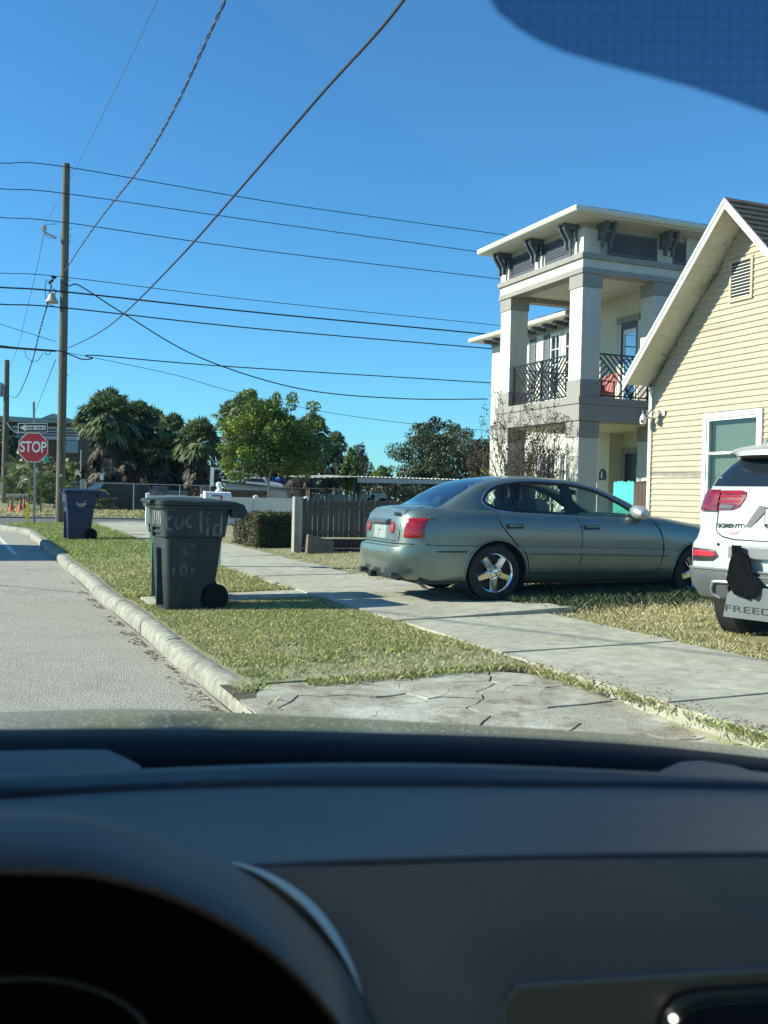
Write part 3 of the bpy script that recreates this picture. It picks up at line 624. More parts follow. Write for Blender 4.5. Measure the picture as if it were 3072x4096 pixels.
E0, F0 = (-OV + hw, mid_, pk), (RX + 4, mid_, pk)
def roof_face(mb, a, b, c, d, n=12):        # a-b eave, d-c ridge; stepped courses
    a, b, c, d = map(Vector, (a, b, c, d)); nn = (b - a).cross(d - a)
    if nn.length < 1e-6: nn = (b - a).cross(c - a)
    nn.normalize(); nn = nn if nn.z > 0 else -nn
    for i in range(n):
        t0, t1 = i / n, (i + 1) / n; p, q, r2, s2 = a.lerp(d, t0), b.lerp(c, t0), b.lerp(c, t1), a.lerp(d, t1)
        k = max(1, int((q - p).length / .3))
        for j in range(k):
            u0, u1 = j / k, (j + 1) / k - .01; h_ = nn * random.uniform(.012, .026)
            mb.add([p.lerp(q, u0) + h_, p.lerp(q, u1) + h_, s2.lerp(r2, u1), s2.lerp(r2, u0), p.lerp(q, u0), p.lerp(q, u1)], [(0, 1, 2, 3), (4, 5, 1, 0)])
roof_face(rf, A0, B0, F0, E0); roof_face(rf, D0, A0, E0, E0); roof_face(rf, C0, D0, E0, F0)
rf.add([A0, B0, F0, E0, D0, C0], [(0, 1, 2, 3), (4, 0, 3), (5, 4, 3, 2)])
rf.build('roof', Mrf2, H2, fix=False)
# main body behind the tower
def wall_open(name, m, par, x0, x1, y0, y1, z0, z1, opens, axis='x'):
    o = MB().box(x0, x1, y0, y1, z0, z1).build(name, m, par)
    if opens:
        c = MB()
        for (u0, u1, za, zb) in opens:
            if axis == 'x': c.box(x0 - .1, x1 + .1, u0, u1, za, zb)
            else: c.box(u0, u1, y0 - .1, y1 + .1, za, zb)
        boolean(o, c)
    return o
DW = 2.6       # main street wall, behind balcony and porch, runs on beyond the tower
WE = 27.6 - 18.78
def Y_(a): return a - 18.78
def Z_(z): return z - .38
ops = [(Y_(20.25), Y_(20.93), ZB + .05, Z_(5.88))]
for (a0, a1, z0_, z1_) in ((23.69, 24.19, 4.35, 6.07), (22.95, 23.45, 4.35, 6.07), (23.76, 24.27, .9, 2.74)): ops.append((Y_(a0), Y_(a1), Z_(z0_), Z_(z1_)))
ops.append((Y_(20.0), Y_(21.28), -.3, Z_(3.2)))
wall_open('street_wall', Mst, H2, DW, DW + .2, -.02, WE, -.4, Z_(6.50), ops)
wall_open('tower_upper_wall', Mcr, H2, DW + .002, DW + .2, -.02, TWY, Z_(6.50) + .004, ZT + .36, [])
MB().box(DW - .012, DW - .002, .05, Y_(20.13), ZB + .004, ZT + .355).box(DW - .012, DW - .002, Y_(21.05), TWY + .0, ZB + .004, ZT + .355).box(DW - .012, DW - .002, Y_(20.13), Y_(21.05), Z_(6.04), ZT + .355).box(DW - .012, DW - .002, Y_(21.28), TWY, -.3, 2.85).build('balcony_lining', Mcr, H2)
MB().box(DW + .2, DW + .40, Y_(20.0) - .1, Y_(20.0), -.3, 3).box(DW + .2, DW + .40, Y_(21.28), Y_(21.28) + .1, -.3, 3).box(DW + .40, DW + .5, Y_(19.9), Y_(21.4), -.3, 3).box(DW + .2, DW + .4, Y_(19.9), Y_(21.4), Z_(3.2), Z_(3.3)).build('entry_recess', Mcr, H2)
fd = MB().box(DW + .35, DW + .398, Y_(20.14), Y_(20.24), -.3, Z_(2.80)).box(DW + .35, DW + .398, Y_(21.12), Y_(21.24), -.3, Z_(2.80)).box(DW + .35, DW + .398, Y_(20.24), Y_(21.12), Z_(2.66), Z_(2.80)).build('front_door', Mst2, H2)
MB().box(DW + .36, DW + .39, Y_(20.25), Y_(21.11), -.25, Z_(2.65)).build('door_leaf', mat('dark_teal_door', (.012, .022, .024), .35), fd, bevel=.004)
MB().box(DW + .352, DW + .358, Y_(20.36), Y_(20.66), .3, 2.0).build('pane', mat('leaded_glass', (.02, .03, .03), .15, col2=(.5, .55, .5), scale=26, lo=.52, hi=.62), fd)
# balcony door
dy0, dy1 = Y_(20.25), Y_(20.93); e = .06
ds = MB().box(DW - .0, DW + .1, dy0, dy0 + e, ZB + .05, Z_(5.88)).box(DW, DW + .1, dy1 - e, dy1, ZB + .05, Z_(5.88)).box(DW, DW + .1, dy0 + e, dy1 - e, Z_(5.72), Z_(5.88)).build('balcony_door', Mblue, H2)
MB().box(DW + .03, DW + .07, dy0 + e, dy0 + e + .06, ZB + .05, Z_(5.72)).box(DW + .03, DW + .07, dy1 - e - .06, dy1 - e, ZB + .05, Z_(5.72)).box(DW + .03, DW + .07, dy0 + e + .06, dy1 - e - .06, Z_(5.62), Z_(5.72)).box(DW + .03, DW + .07, dy0 + e + .06, dy1 - e - .06, ZB + .05, ZB + .2).build('door_leaf', Mtrim, ds)
MB().box(DW + .045, DW + .052, dy0 + e + .06, dy1 - e - .06, ZB + .2, Z_(5.62)).build('pane', glassmat('blue_glass', (.10, .16, .22), .35), ds)
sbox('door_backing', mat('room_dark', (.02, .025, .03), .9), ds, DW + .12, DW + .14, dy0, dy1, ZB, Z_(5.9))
sbox('lintel', Mst2, H2, DW - .05, DW - .0125, Y_(20.15), Y_(21.05), Z_(5.885), Z_(6.04))
# street windows with grids and shutters
def swin(a0, a1, z0_, z1_):
    y0, y1, z0, z1 = Y_(a0), Y_(a1), Z_(z0_), Z_(z1_); t = .05
    f = MB().box(DW - .02, DW + .06, y0, y0 + t, z0, z1).box(DW - .02, DW + .06, y1 - t, y1, z0, z1).box(DW - .02, DW + .06, y0 + t, y1 - t, z0, z0 + t).box(DW - .02, DW + .06, y0 + t, y1 - t, z1 - t, z1)
    m_ = (y0 + y1) / 2; f.box(DW + .0, DW + .03, m_ - .012, m_ + .012, z0 + t, z1 - t)
    for k in (1, 2, 3): zz = z0 + (z1 - z0) * k / 4; f.box(DW - .002, DW + .028, y0 + t, m_ - .012, zz - .012, zz + .012).box(DW - .002, DW + .028, m_ + .012, y1 - t, zz - .012, zz + .012)
    o = f.build('window', Mtrim, H2); MB().box(DW + .034, DW + .038, y0 + t, y1 - t, z0 + t, z1 - t).build('pane', glassmat('teal_glass', (.10, .20, .22), .25), o)
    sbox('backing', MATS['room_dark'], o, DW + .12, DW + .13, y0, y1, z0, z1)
swin(23.69, 24.19, 4.35, 6.07); swin(22.95, 23.45, 4.35, 6.07); swin(23.76, 24.27, .9, 2.74)
for (a0, a1, z0_, z1_) in ((24.24, 24.56, 4.3, 6.11), (24.98, 25.32, 4.3, 6.11), (22.6, 22.9, 4.3, 6.11), (23.36, 23.52, .9, 2.72), (24.32, 24.6, .9, 2.72)):
    mb = MB(); louvre(mb, 'y', Y_(a0), Y_(a1), Z_(z0_), Z_(z1_), DW - .003); mb.build('shutter', mat('slate_shutter', (.16, .18, .20), .55), H2, fix=False)
sbox('wall_band', Mst2, H2, DW - .02, DW - .003, TWY, WE + .02, Z_(3.42), Z_(3.74))
sbox('frieze_band', Mst2, H2, DW - .022, DW - .004, Y_(22.6), WE + .022, Z_(6.14), Z_(6.31))
sbox('end_wall', Mst, H2, DW + .2, 9, WE - .2, WE - .002, -.4, Z_(6.5)); sbox('near_wall', Mst, H2, DW + .2, 9, -.02, .15, -.4, Z1 - .01)
# wing eave: brackets, soffit, gutter, low roof
zE = Z_(6.31)
for k in range(9):
    y = Y_(22.75) + k * .56; MB().box(DW - .42, DW - .024, y, y + .16, zE - .11, zE - .005).build('rafter_tail', Mblue, H2, bevel=.005)
MB().box(DW - .50, 9, TWY + .05, WE + .35, zE, zE + .03).build('wing_soffit', MATS['white_soffit'], H2)
g = MB().prism([(x + DW - .50, z + zE - .01) for x, z in gp], 'y', TWY + .07, WE + .45); g.build('wing_gutter', Mgut, H2, bevel=.006)
rf = MB(); zz = zE + .12; ya, yb = TWY + .07, WE + .35
roof_face(rf, (DW - .55, ya, zz), (DW - .55, yb, zz), (DW + 2.6, yb - 3.2, zz + 1.15), (DW + 2.6, ya, zz + 1.15)); roof_face(rf, (DW + 6, yb, zz), (DW - .55, yb, zz), (DW + 2.6, yb - 3.2, zz + 1.15), (DW + 3, yb - 3.2, zz + 1.15))
rf.build('wing_roof', Mrf2, H2, fix=False)
# railings: herringbone ironwork
def clipseg(p, q, x0, x1, z0, z1):
    t0, t1 = 0.0, 1.0; dx, dz = q[0] - p[0], q[1] - p[1]
    for pp, qq in ((-dx, p[0] - x0), (dx, x1 - p[0]), (-dz, p[1] - z0), (dz, z1 - p[1])):
        if abs(pp) < 1e-9:
            if qq < 0: return None
            continue
        r = qq / pp
        if pp < 0: t0 = max(t0, r)
        else: t1 = min(t1, r)
    return None if t0 >= t1 - .02 else ((p[0] + dx * t0, p[1] + dz * t0), (p[0] + dx * t1, p[1] + dz * t1))
def iron_panel(mb, P, u0, u1, z0, z1, flip=1, cut=.024):
    W_, H_ = u1 - u0, z1 - z0; step = .15
    def seg(a, b):
        c = clipseg(a, b, u0, u1, z0, z1)
        if c: mb.bar(P(*c[0]), P(*c[1]), cut)
    # main diagonal and bars meeting it from both sides at right angles, in two directions
    cu = (u0 + u1) / 2
    def X(t): return u0 + t if flip > 0 else u1 - t
    k = -3
    seg((X(0), z1 - .0), (X(H_ * 1.0), z0)); seg((X(W_ - H_ * .9), z0), (X(W_ + .1), z1))
    for i in range(-6, 16):
        o = i * step
        # lower-left triangle: rising bars
        a, b = (X(o - H_), z0 - .0), (X(o), z1)
        # intersect with main diagonal: keep part below it
        tm = .5 * (o + 0 * H_) ; mx = o / 2; mz = z1 - mx
        if mx > 0 and mx < H_ and o < H_ * 1.1: seg((X(o - H_), z0), (X(mx), mz))
        # above: falling bars parallel to the main diagonal
        if o > 0.05 and o < W_ + H_:
            mx2 = (o + (W_ - H_ * .9)) / 2 + H_ / 2; seg((X(o), z1), (X(min(o + H_, (o + W_ + .1) / 2)), z1 - (min(o + H_, (o + W_ + .1) / 2) - o)))
        if o > 0: seg((X(W_ - H_ * .9 + o), z0), (X(W_ + o), z1))
def railing(name, P, u0, u1, posts, z0=ZB, z1=Z_(4.74)):
    m = MB(); m.bar(P(u0, z1), P(u1, z1), .045, .03); m.bar(P(u0, z0 + .07), P(u1, z0 + .07), .03, .03)
    for u in posts: m.bar(P(u, z0), P(u, z1), .042)
    o = m.build(name, Miron, H2)
    m = MB(); f = 1
    for a, b in zip(posts[:-1], posts[1:]): iron_panel(m, P, a, b, z0 + .08, z1 - .02, f); f = -f
    m.build('lattice', Miron, o, fix=False)
railing('railing', lambda u, z: (.14, u, z), CW, TWY - CW, (CW + .02, (TWY) / 2, TWY - CW - .02))
railing('railing', lambda u, z: (u, .14, z), CW, 1.95, (CW + .02, 1.93))
# far side of the tower
railing('railing', lambda u, z: (u, TWY - .14, z), CW, DW, (CW + .02, 1.6, DW - .02))
# house plaque
PL = sthing('wall_plaque', 'small dark plaque with white lighthouse on cream porch wall beside the front door', 'plaque', 12.48 + DW - .03, 21.52, 2.12)
P_ = [(-.13, -.14), (.13, -.14), (.13, .06), (.09, .10), (.05, .14), (-.05, .14), (-.09, .10), (-.13, .06)]
MB().prism(P_, 'x', -.02, .012).build('board', mat('plaque_grey', (.07, .065, .06), .7), PL, bevel=.004)
MB().prism([(-.03, -.09), (.03, -.09), (.018, .04), (.02, .05), (0, .09), (-.02, .05), (-.018, .04)], 'x', -.026, -.0202).build('emblem', Mtrim, PL)
# balcony chairs
def chair(name, label, d, a, z, rot, m):
    t = sthing(name, label, 'chair', d, a, z, 'chairs on the balcony', rot); t.scale = (.8, .8, .85); b = MB()
    for i in range(5): y = -.24 + i * .12; b.box(-.02, .0, y - .045, y + .045, 0, .62 - abs(i - 2) * .05, Matrix.Translation((.26, 0, .30)) @ Matrix.Rotation(R(20), 4, 'Y'))
    b.build('backrest', m, t); b = MB()
    for i in range(5): x = -.28 + i * .115; b.box(x, x + .10, -.27, .27, .33 - i * .02, .35 - i * .02)
    b.build('seat', m, t)
    for sx, sy in ((-.28, -.29), (-.28, .29), (.24, -.29), (.24, .29)): MB().box(sx - .03, sx + .03, sy - .012, sy + .012, 0, .56).build('leg', m, t)
    for sy in (-.3, .3): MB().box(-.34, .3, sy - .05, sy + .05, .56, .58).build('armrest', m, t)
    return t
Mcoral = mat('coral_paint', (.38, .10, .065), .5, var=.1); Mred = mat('dull_red_paint', (.30, .045, .04), .5, var=.1)
chair('slatted_chair', 'coral coloured slatted chair behind the right balcony railing', 14.3, 21.3, .38 + ZB, R(35), Mcoral)
chair('slatted_chair', 'dull red slatted chair behind the left balcony railing next to the corner column', 13.7, 19.75, .38 + ZB, R(10), Mred)
# ------------------------------------------------------------------ wheeled carts
def rring(hx, hy, z, r, cx=0, cy=0, n=5, back=0):
    P = []
    for sx, sy, a0 in ((1, 1, 0), (-1, 1, 90), (-1, -1, 180), (1, -1, 270)):
        for k in range(n):
            t = R(a0 + 90 * k / (n - 1)); P.append(Vector((cx + sx * (hx - r) + r * math.cos(t), cy + sy * (hy - r) + r * math.sin(t), z)))
    return P
def cart(label, group, d, a, z, rot, mbody, mlid, mwheel):
    T = sthing('wheeled_cart', label, 'trash cart', d, a, z, group, rot)
    # local: -x front (street side), +x back with wheels and handle
    lv = [(.00, .235, .235, -.045), (.02, .245, .245, -.045), (.40, .285, .265, -.03), (.62, .305, .278, -.02), (.70, .312, .283, -.017), (.715, .335, .300, -.012), (.80, .345, .305, -.01), (.98, .365, .318, 0), (.985, .395, .345, 0), (1.01, .40, .35, 0), (1.015, .37, .33, 0)]
    mb = MB().grid([rring(hx, hy, zz, .07 if zz < .98 else .08, cx) for zz, hx, hy, cx in lv], closed=True)
    n = 20; mb.F.append(tuple(range(n))[::-1]); mb.F.append(tuple(len(mb.V) - n + j for j in range(n)))
    o = mb.build('body', mbody, T)
    c = MB()
    for s in (-1, 1): c.lathe([(.155, -.08), (.155, .08)], 28, Matrix.Translation((.215, s * .27, .12)) @ Matrix.Rotation(R(90), 4, 'X'))
    boolean(o, c)
    boolean(o, MB().box(.225, .45, -.40, .40, -.1, .22))
    c = MB().box(-.50, -.255, -.10, .10, .05, .60); boolean(o, c); c = MB().box(-.50, -.318, -.16, .16, .71, .80); boolean(o, c)
    smooth_angle(o, 35)
    rb = MB().box(-.36, -.20, -.085, -.075, .05, .6).box(-.29, -.24, -.1, .1, .30, .32)
    rb.tube([(-.335, -.12, .755), (-.335, .12, .755)], .014, 8).build('grab_bar', mbody, T)
    # lid
    ld = [(1.018, .405, .355, 0, .08), (1.05, .41, .36, 0, .08), (1.062, .39, .34, -.0, .08), (1.075, .30, .25, -.01, .1), (1.085, .12, .10, -.02, .08)]
    mb = MB().grid([rring(hx, hy, zz, r_, cx) for zz, hx, hy, cx, r_ in ld], closed=True); mb.F.append(tuple(range(n))[::-1]); mb.F.append(tuple(len(mb.V) - n + j for j in range(n)))
    L_ = mb.build('lid', mlid, T, smooth=35)
    mb = MB().box(-.46, -.38, -.12, .12, 1.025, 1.065); mb.build('lid_lip', mlid, L_, bevel=.012)
    mb = MB().prism([(.36, .90), (.50, .90), (.535, .96), (.50, 1.03), (.40, 1.058), (.36, 1.05)], 'y', -.33, -.26).prism([(.36, .90), (.50, .90), (.535, .96), (.50, 1.03), (.40, 1.058), (.36, 1.05)], 'y', .26, .33)
    mb.tube([(.49, -.28, .955), (.49, .28, .955)], .017, 10).box(.36, .45, -.25, .25, 1.0, 1.045); mb.build('handle', mbody, T, bevel=.006)
    for s in (-1, 1):
        M_ = Matrix.Translation((.225, s * .275, .128)) @ Matrix.Rotation(R(90 * -s), 4, 'X')
        w_ = MB().lathe([(.06, -.03), (.12, -.032), (.130, -.02), (.130, .02), (.12, .032), (.095, .034), (.085, .02), (.03, .022), (.025, .035), (0, .036)], 28, M_, close=False)
        for k in range(8):
            t = k * math.pi / 4; w_.bar(M_ @ Vector((.03 * math.cos(t), .03 * math.sin(t), .024)), M_ @ Vector((.088 * math.cos(t), .088 * math.sin(t), .024)), .010)
        w_.build('wheel', mwheel, T, smooth=35)
    MB().tube([(.225, -.26, .128), (.225, .26, .128)], .012, 8).build('axle', mwheel, T)
    T.scale = (1.03, 1.04, 1.12)
    return T
Mg = mat('dark_green_plastic', (.011, .020, .019), .58, col2=(.026, .040, .036), scale=4, bump=.25, bscale=220)
Mg2 = mat('faded_green_plastic', (.06, .13, .08), .55, var=.15, scale=5, bump=.2, bscale=200)
Mb = mat('navy_plastic', (.012, .028, .075), .45, var=.12, scale=5, bump=.2, bscale=200)
Mbk = mat('black_rubber_plastic', (.006, .0065, .007), .7, spec=.2)
pb = PG(815, 2440, .13); bd, ba = toS(pb)
bw = SW(bd + .02, ba + .33) + Vector((-.085, -.24, 0)); bd, ba = toS(bw)
weather(Mg, 22, .5, (1, 1, .5), dark=(2.2, 2.2, 2.2), lo=.55, hi=.8)
C1 = cart('dark green wheeled cart with faded hand painted letters on its side', 'green wheeled carts', bd, ba, hz(bd, ba) - .005, R(5), Mg, Mg, Mbk)
C2 = cart('lighter green wheeled cart mostly hidden behind the painted dark green cart', 'green wheeled carts', bd + .10, ba + .86, hz(bd, ba + .8), R(2), Mg2, Mg, Mbk)
pb = PG(322, 2165, .21); b2, a2 = toS(pb); a2 += .3
C3 = cart('navy blue wheeled cart with white script emblem beside the wooden utility pole', None, b2, a2, hz(b2, a2) - .01, R(3), Mb, Mb, Mbk)
# hand painted letters: flat strokes on the side of the cart (local y negative side)
def side_y(z): return -float(np.interp(z, [0, .4, .62, .70, .715, .80, .98], [.245, .265, .278, .283, .300, .305, .318])) - .0015
def strokes(mb, S_, wd):
    # S_: polylines in local (x,z)
    for pl in S_:
        for (x0, z0), (x1, z1) in zip(pl[:-1], pl[1:]):
            n = max(1, int(math.hypot(x1 - x0, z1 - z0) / .03))
            for k in range(n):
                t0, t1 = k / n - .05, (k + 1) / n + .05; pa = (x0 + (x1 - x0) * t0, z0 + (z1 - z0) * t0); pb_ = (x0 + (x1 - x0) * t1, z0 + (z1 - z0) * t1)
                dx, dz = pb_[0] - pa[0], pb_[1] - pa[1]; l = math.hypot(dx, dz) or 1; nx, nz = -dz / l * wd / 2, dx / l * wd / 2
                mb.add([(pa[0] + nx, side_y(pa[1] + nz), pa[1] + nz), (pa[0] - nx, side_y(pa[1] - nz), pa[1] - nz), (pb_[0] - nx, side_y(pb_[1] - nz), pb_[1] - nz), (pb_[0] + nx, side_y(pb_[1] + nz), pb_[1] + nz)], [(0, 1, 2, 3)])
def zx(X, Y): return (-.31 + (X - 490) / 590.0 * .665, .985 - (Y - 345) / 960.0 * .985)
def faded(name, c, cov):
    m = mat(name, c, .7); N = m.node_tree.nodes; L = m.node_tree.links; b = N['Principled BSDF']
    tc = N.new('ShaderNodeTexCoord'); n = N.new('ShaderNodeTexNoise'); n.inputs['Scale'].default_value = 9; n.inputs['Detail'].default_value = 8; L.new(tc.outputs['Object'], n.inputs[0])
    mr = N.new('ShaderNodeMapRange'); mr.inputs[1].default_value = .35; mr.inputs[2].default_value = .65; mr.inputs[3].default_value = cov * .15; mr.inputs[4].default_value = cov; L.new(n.outputs[0], mr.inputs[0]); L.new(mr.outputs[0], b.inputs['Alpha']); return m
Mfad = faded('faded_white_paint', (.50, .54, .52), .24)
def arc(cx, cy, rx, ry, a0, a1, n=10): return [zx(cx + rx * math.cos(R(a0 + (a1 - a0) * i / n)), cy + ry * math.sin(R(a0 + (a1 - a0) * i / n))) for i in range(n + 1)]
Ls = [[zx(470, 355), zx(460, 440), zx(475, 535), zx(525, 545)], [zx(455, 350), zx(565, 355)], [zx(455, 445), zx(520, 430)],
      [zx(555, 430), zx(560, 510), zx(585, 540), zx(620, 500), zx(625, 430)], arc(690, 470, 35, 50, -60, -300), [zx(790, 370), zx(795, 510), zx(800, 570)],
      [zx(855, 430), zx(862, 590)], [zx(865, 370), zx(870, 382)], arc(955, 545, 38, 55, 0, 360), [zx(990, 400), zx(990, 560), zx(1000, 610)]]
for g_ in ((0, 1, 2), (3,), (4,), (5,), (6,), (7,), (8, 9)): mb = MB(); strokes(mb, [Ls[i] for i in g_], .030); mb.build('painted_letter', Mfad, C1, fix=False)
Ls2 = [[zx(640, 660), zx(660, 680), zx(765, 700)], [zx(655, 700), zx(650, 770), zx(690, 765), zx(745, 780)], arc(652, 925, 28, 55, 0, 360), [zx(560, 870), zx(560, 980)], arc(745, 945, 25, 30, -60, -260), [zx(825, 740), zx(825, 800)]]
for l_ in Ls2: mb = MB(); strokes(mb, [l_], .026); mb.build('painted_number', faded('fainter_white_paint', (.42, .46, .44), .20), C1, fix=False)
def fx(z): return -float(np.interp(z, [0, .4, .62, .70, .715, .80, .98], [.245 + .045, .285 + .03, .325, .329, .347, .355, .365])) - .002
for x in (-.20, -.14, -.07, .03, .10):
    mb = MB().add([(fx(.955), x, .955), (fx(.955), x + .02, .955), (fx(.83), x + .03, .83), (fx(.83), x + .01, .83)], [(0, 1, 2, 3)])
    mb.build('painted_digit', faded('front_white_paint', (.7, .72, .7), .75), C1, fix=False)
# emblem on the blue cart
Mw = mat('print_white', (.75, .76, .76), .5)
text('emblem', 'Tampa', .085, Mw, C3, Matrix.Translation((-.02, side_y(.76) - .003, .765)) @ Matrix.Rotation(R(90), 4, 'X') @ Matrix.Rotation(R(2), 4, 'Z'), extrude=.001)
mb = MB(); strokes(mb, [[(-.06, .71), (-.03, .725), (.02, .745), (.06, .80), (.085, .84)], [(-.10, .735), (-.03, .708), (.05, .712)]], .009); mb.build('emblem_swoosh', Mw, C3, fix=False)
# ------------------------------------------------------------------ signs, bollard, cones
Mgal = mat('galvanised_steel', (.42, .44, .43), .5, metal=.5, var=.12, scale=5)
ps = PG(138, 2096, .29); sd_, sa_ = toS(ps); Ys = ps.y
SS = thing('stop_sign', 'red octagonal STOP sign on galvanised post with one way arrow plate above', 'road sign', (ps.x, ps.y, .22), 0)
def up_post(mb, x, y, h, lean=0): mb.box(x - .028, x + .028, y - .012, y + .012, 0, h)
M_ = Matrix.Rotation(R(1.8), 4, 'Y') @ Matrix.Identity(4)
M_ = Matrix.Rotation(R(-1.3), 4, 'Y')
MB().box(-.032, .032, .01, .03, -.1, 4.0, M_).box(-.032, -.026, -.012, .01, -.1, 4.0, M_).box(.026, .032, -.012, .01, -.1, 4.0, M_).build('post', Mgal, SS)
cz = PY(134, 1790, Ys).z - .22; cx_ = PY(134, 1790, Ys).x - ps.x; rO = 59 * Ys / FPX / math.cos(R(22.5))
def octo(r_): return [(cx_ + r_ * math.cos(R(22.5 + 45 * k)), cz + r_ * math.sin(R(22.5 + 45 * k))) for k in range(8)]
Msr = mat('sign_red', (.42, .022, .030), .42, var=.06, scale=4); Msw = mat('sign_white', (.72, .73, .70), .45)
pl = MB().prism(octo(rO), 'y', -.022, -.014).build('plate', Msw, SS)
MB().prism(octo(rO * .95), 'y', -.025, -.0225).build('face', Msr, pl)
text('lettering', 'STOP', .485, Msw, pl, Matrix.Translation((cx_, -.027, cz)) @ Matrix.Rotation(R(90), 4, 'X'), extrude=.001, sx=.73, bold=.008)
ow = PY(132, 1711, Ys); ox, oz = ow.x - ps.x, ow.z - .22; hw_, hh_ = 59 * Ys / FPX, 18.5 * Ys / FPX
T_ = Matrix.Translation((ox, 0, oz)) @ Matrix.Rotation(R(-1.5), 4, 'Y')
op = MB().box(-hw_, hw_, -.024, -.016, -hh_, hh_, T_).build('arrow_plate', Msw, SS, bevel=.006)
MB().box(-hw_ * .96, hw_ * .96, -.027, -.0245, -hh_ * .88, hh_ * .88, T_).build('face', mat('sign_black', (.012, .013, .014), .45), op)
ar = [(-hw_ * .90, 0), (-hw_ * .46, hh_ * .72), (-hw_ * .46, hh_ * .46), (hw_ * .88, hh_ * .46), (hw_ * .88, -hh_ * .46), (-hw_ * .46, -hh_ * .46), (-hw_ * .46, -hh_ * .72)]
MB().prism(ar, 'y', -.030, -.0275, T_).build('arrow', mat('sign_cream', (.72, .71, .60), .5), op)
text('lettering', 'ONE WAY', .125, MATS['sign_black'], op, T_ @ Matrix.Translation((hw_ * .17, -.032, -.004)) @ Matrix.Rotation(R(90), 4, 'X'), extrude=.001, sx=1.08, bold=.002)
pn = PY(163, 2052, 52.0)
NS = thing('street_name_sign', 'thin post with small green street name plate behind the stop sign', 'street sign', (pn.x, pn.y, .2), 0)
MB().box(-.03, .03, -.03, .03, 0, 2.95).build('post', mat('rusty_post', (.10, .09, .06), .8), NS)
gp_ = PY(178, 1846, 52.0); MB().box(gp_.x - pn.x - .28, gp_.x - pn.x + .20, -.01, .01, 2.62, 2.92).build('plate', mat('sign_green', (.03, .36, .20), .5), NS)
MB().box(gp_.x - pn.x - .16, gp_.x - pn.x - .02, -.014, -.0105, 2.69, 2.86).build('lettering', Msw, NS)
pb_ = PG(107, 2098, .28)
BO = thing('marker_post', 'short yellow flexible marker post at the corner of the grass strip', 'marker post', (pb_.x, pb_.y, .24), 0)
MB().box(-.055, .055, -.01, .01, 0, .72, Matrix.Rotation(R(2), 4, 'Y')).lathe([(.055, 0), (.055, .012), (0, .012)], 16, Matrix.Translation((-.02, .01, .72)) @ Matrix.Rotation(R(90), 4, 'X')).build('post', mat('yellow_plastic', (.66, .52, .03), .5, var=.15, scale=9), BO, bevel=.004)
def cone(px, py, Y, label, s=1.0):
    p = PY(px, py, Y); T = thing('traffic_cone', label, 'traffic cone', (p.x, p.y, p.z), 0, 'traffic cones across the street')
    Mo = mat('cone_orange', (.62, .085, .03), .55, var=.15, scale=6)
    MB().lathe([(.155 * s, .03), (.10 * s, .32 * s), (.085 * s, .40 * s)], 20, close=False).lathe([(.060 * s, .58 * s), (.045 * s, .66 * s)], 20, close=False).build('body', Mo, T, smooth=True)
    MB().lathe([(.0855 * s, .40 * s), (.0605 * s, .58 * s)], 20, close=False).build('band', mat('cone_band', (.22, .18, .17), .6), T, smooth=True)
    MB().lathe([(.0455 * s, .66 * s), (.030 * s, .87 * s), (.0, .875 * s)], 20, close=False).build('tip', mat('cone_dark_tip', (.05, .03, .03), .6), T, smooth=True)
    MB().box(-.19 * s, .19 * s, -.19 * s, .19 * s, 0, .035).build('base', Mo, T, bevel=.01)
cone(45, 2052, 52, 'orange cone standing alone, leftmost of the cones across the street')
cone(81, 2052, 52, 'orange cone in the middle, nearest beside the yellow marker post', 1.05)
cone(96, 2047, 54, 'faded orange cone just behind the middle cone')
cone(104, 2046, 55, 'orange cone half hidden behind the yellow marker post')
# long barrier rail behind the cones
pg1, pg2 = PY(24, 1979, 56), PY(116, 1983, 56)
GR = thing('barrier_rail', 'long grey metal barrier rail behind the orange cones', 'barrier', (pg1.x, pg1.y, .2), 0)
zr_ = pg1.z - .2
MB().box(0, pg2.x - pg1.x, -.05, .05, zr_ - .14, zr_ + .05).build('rail', mat('weathered_grey', (.30, .29, .26), .8, var=.15), GR, bevel=.02)
for x in (.15, 1.15): MB().box(x, x + .08, .0, .1, 0, zr_).build('post', MATS['weathered_grey'], GR)
# ------------------------------------------------------------------ utility poles and wires
Mpole = mat('pole_wood', (.075, .075, .05), .9, col2=(.17, .165, .115), scale=2.2, stretch=(6, 6, .35), bump=.5, bscale=30)
Mwire = mat('wire_black', (.012, .014, .016), .6); Mwire2 = mat('wire_grey', (.10, .105, .10), .6)
pp = PG(240, 2093, .3); pX, pYy = pp.x, pp.y
UP = thing('utility_pole', 'tall weathered wooden utility pole beside the navy blue cart', 'utility pole', (pX, pYy, .25), 0)
ztop = PY(240, 655, pYy).z - .25
MB().tube([(0, 0, -.3), (.0, 0, ztop * .5), (.0, 0, ztop)], [.150, .136, .115], 20).build('pole', Mpole, UP, smooth=True)
def rel(px, py, dy=0.0): p = PY(px, py, pYy + dy); return Vector((p.x - pX, p.y - pYy, p.z - .25))
Mins = mat('porcelain', (.42, .44, .45), .3)
MB().tube([rel(226, 952, -.05), rel(175, 928, -.25)], .035, 8).box(-.14, -.10, -.05, .05, rel(226, 955).z - .16, rel(226, 955).z + .12).build('bracket_arm', Mins, UP)
p_ = rel(175, 928, -.25)
ins = MB().lathe([(.03, 0), (.05, .03), (.10, .06), (.06, .09), (.11, .13), (.06, .16), (.08, .20), (.02, .22)], 14, Matrix.Translation(p_)).build('insulator', Mins, UP, smooth=True)
mb = MB()
for (x, y) in ((216, 1112), (204, 1125), (199, 1131), (209, 1122)): mb.lathe([(.0, -.05), (.05, -.03), (.05, .03), (0, .05)], 10, Matrix.Translation(rel(x, y, -.12)), close=False)
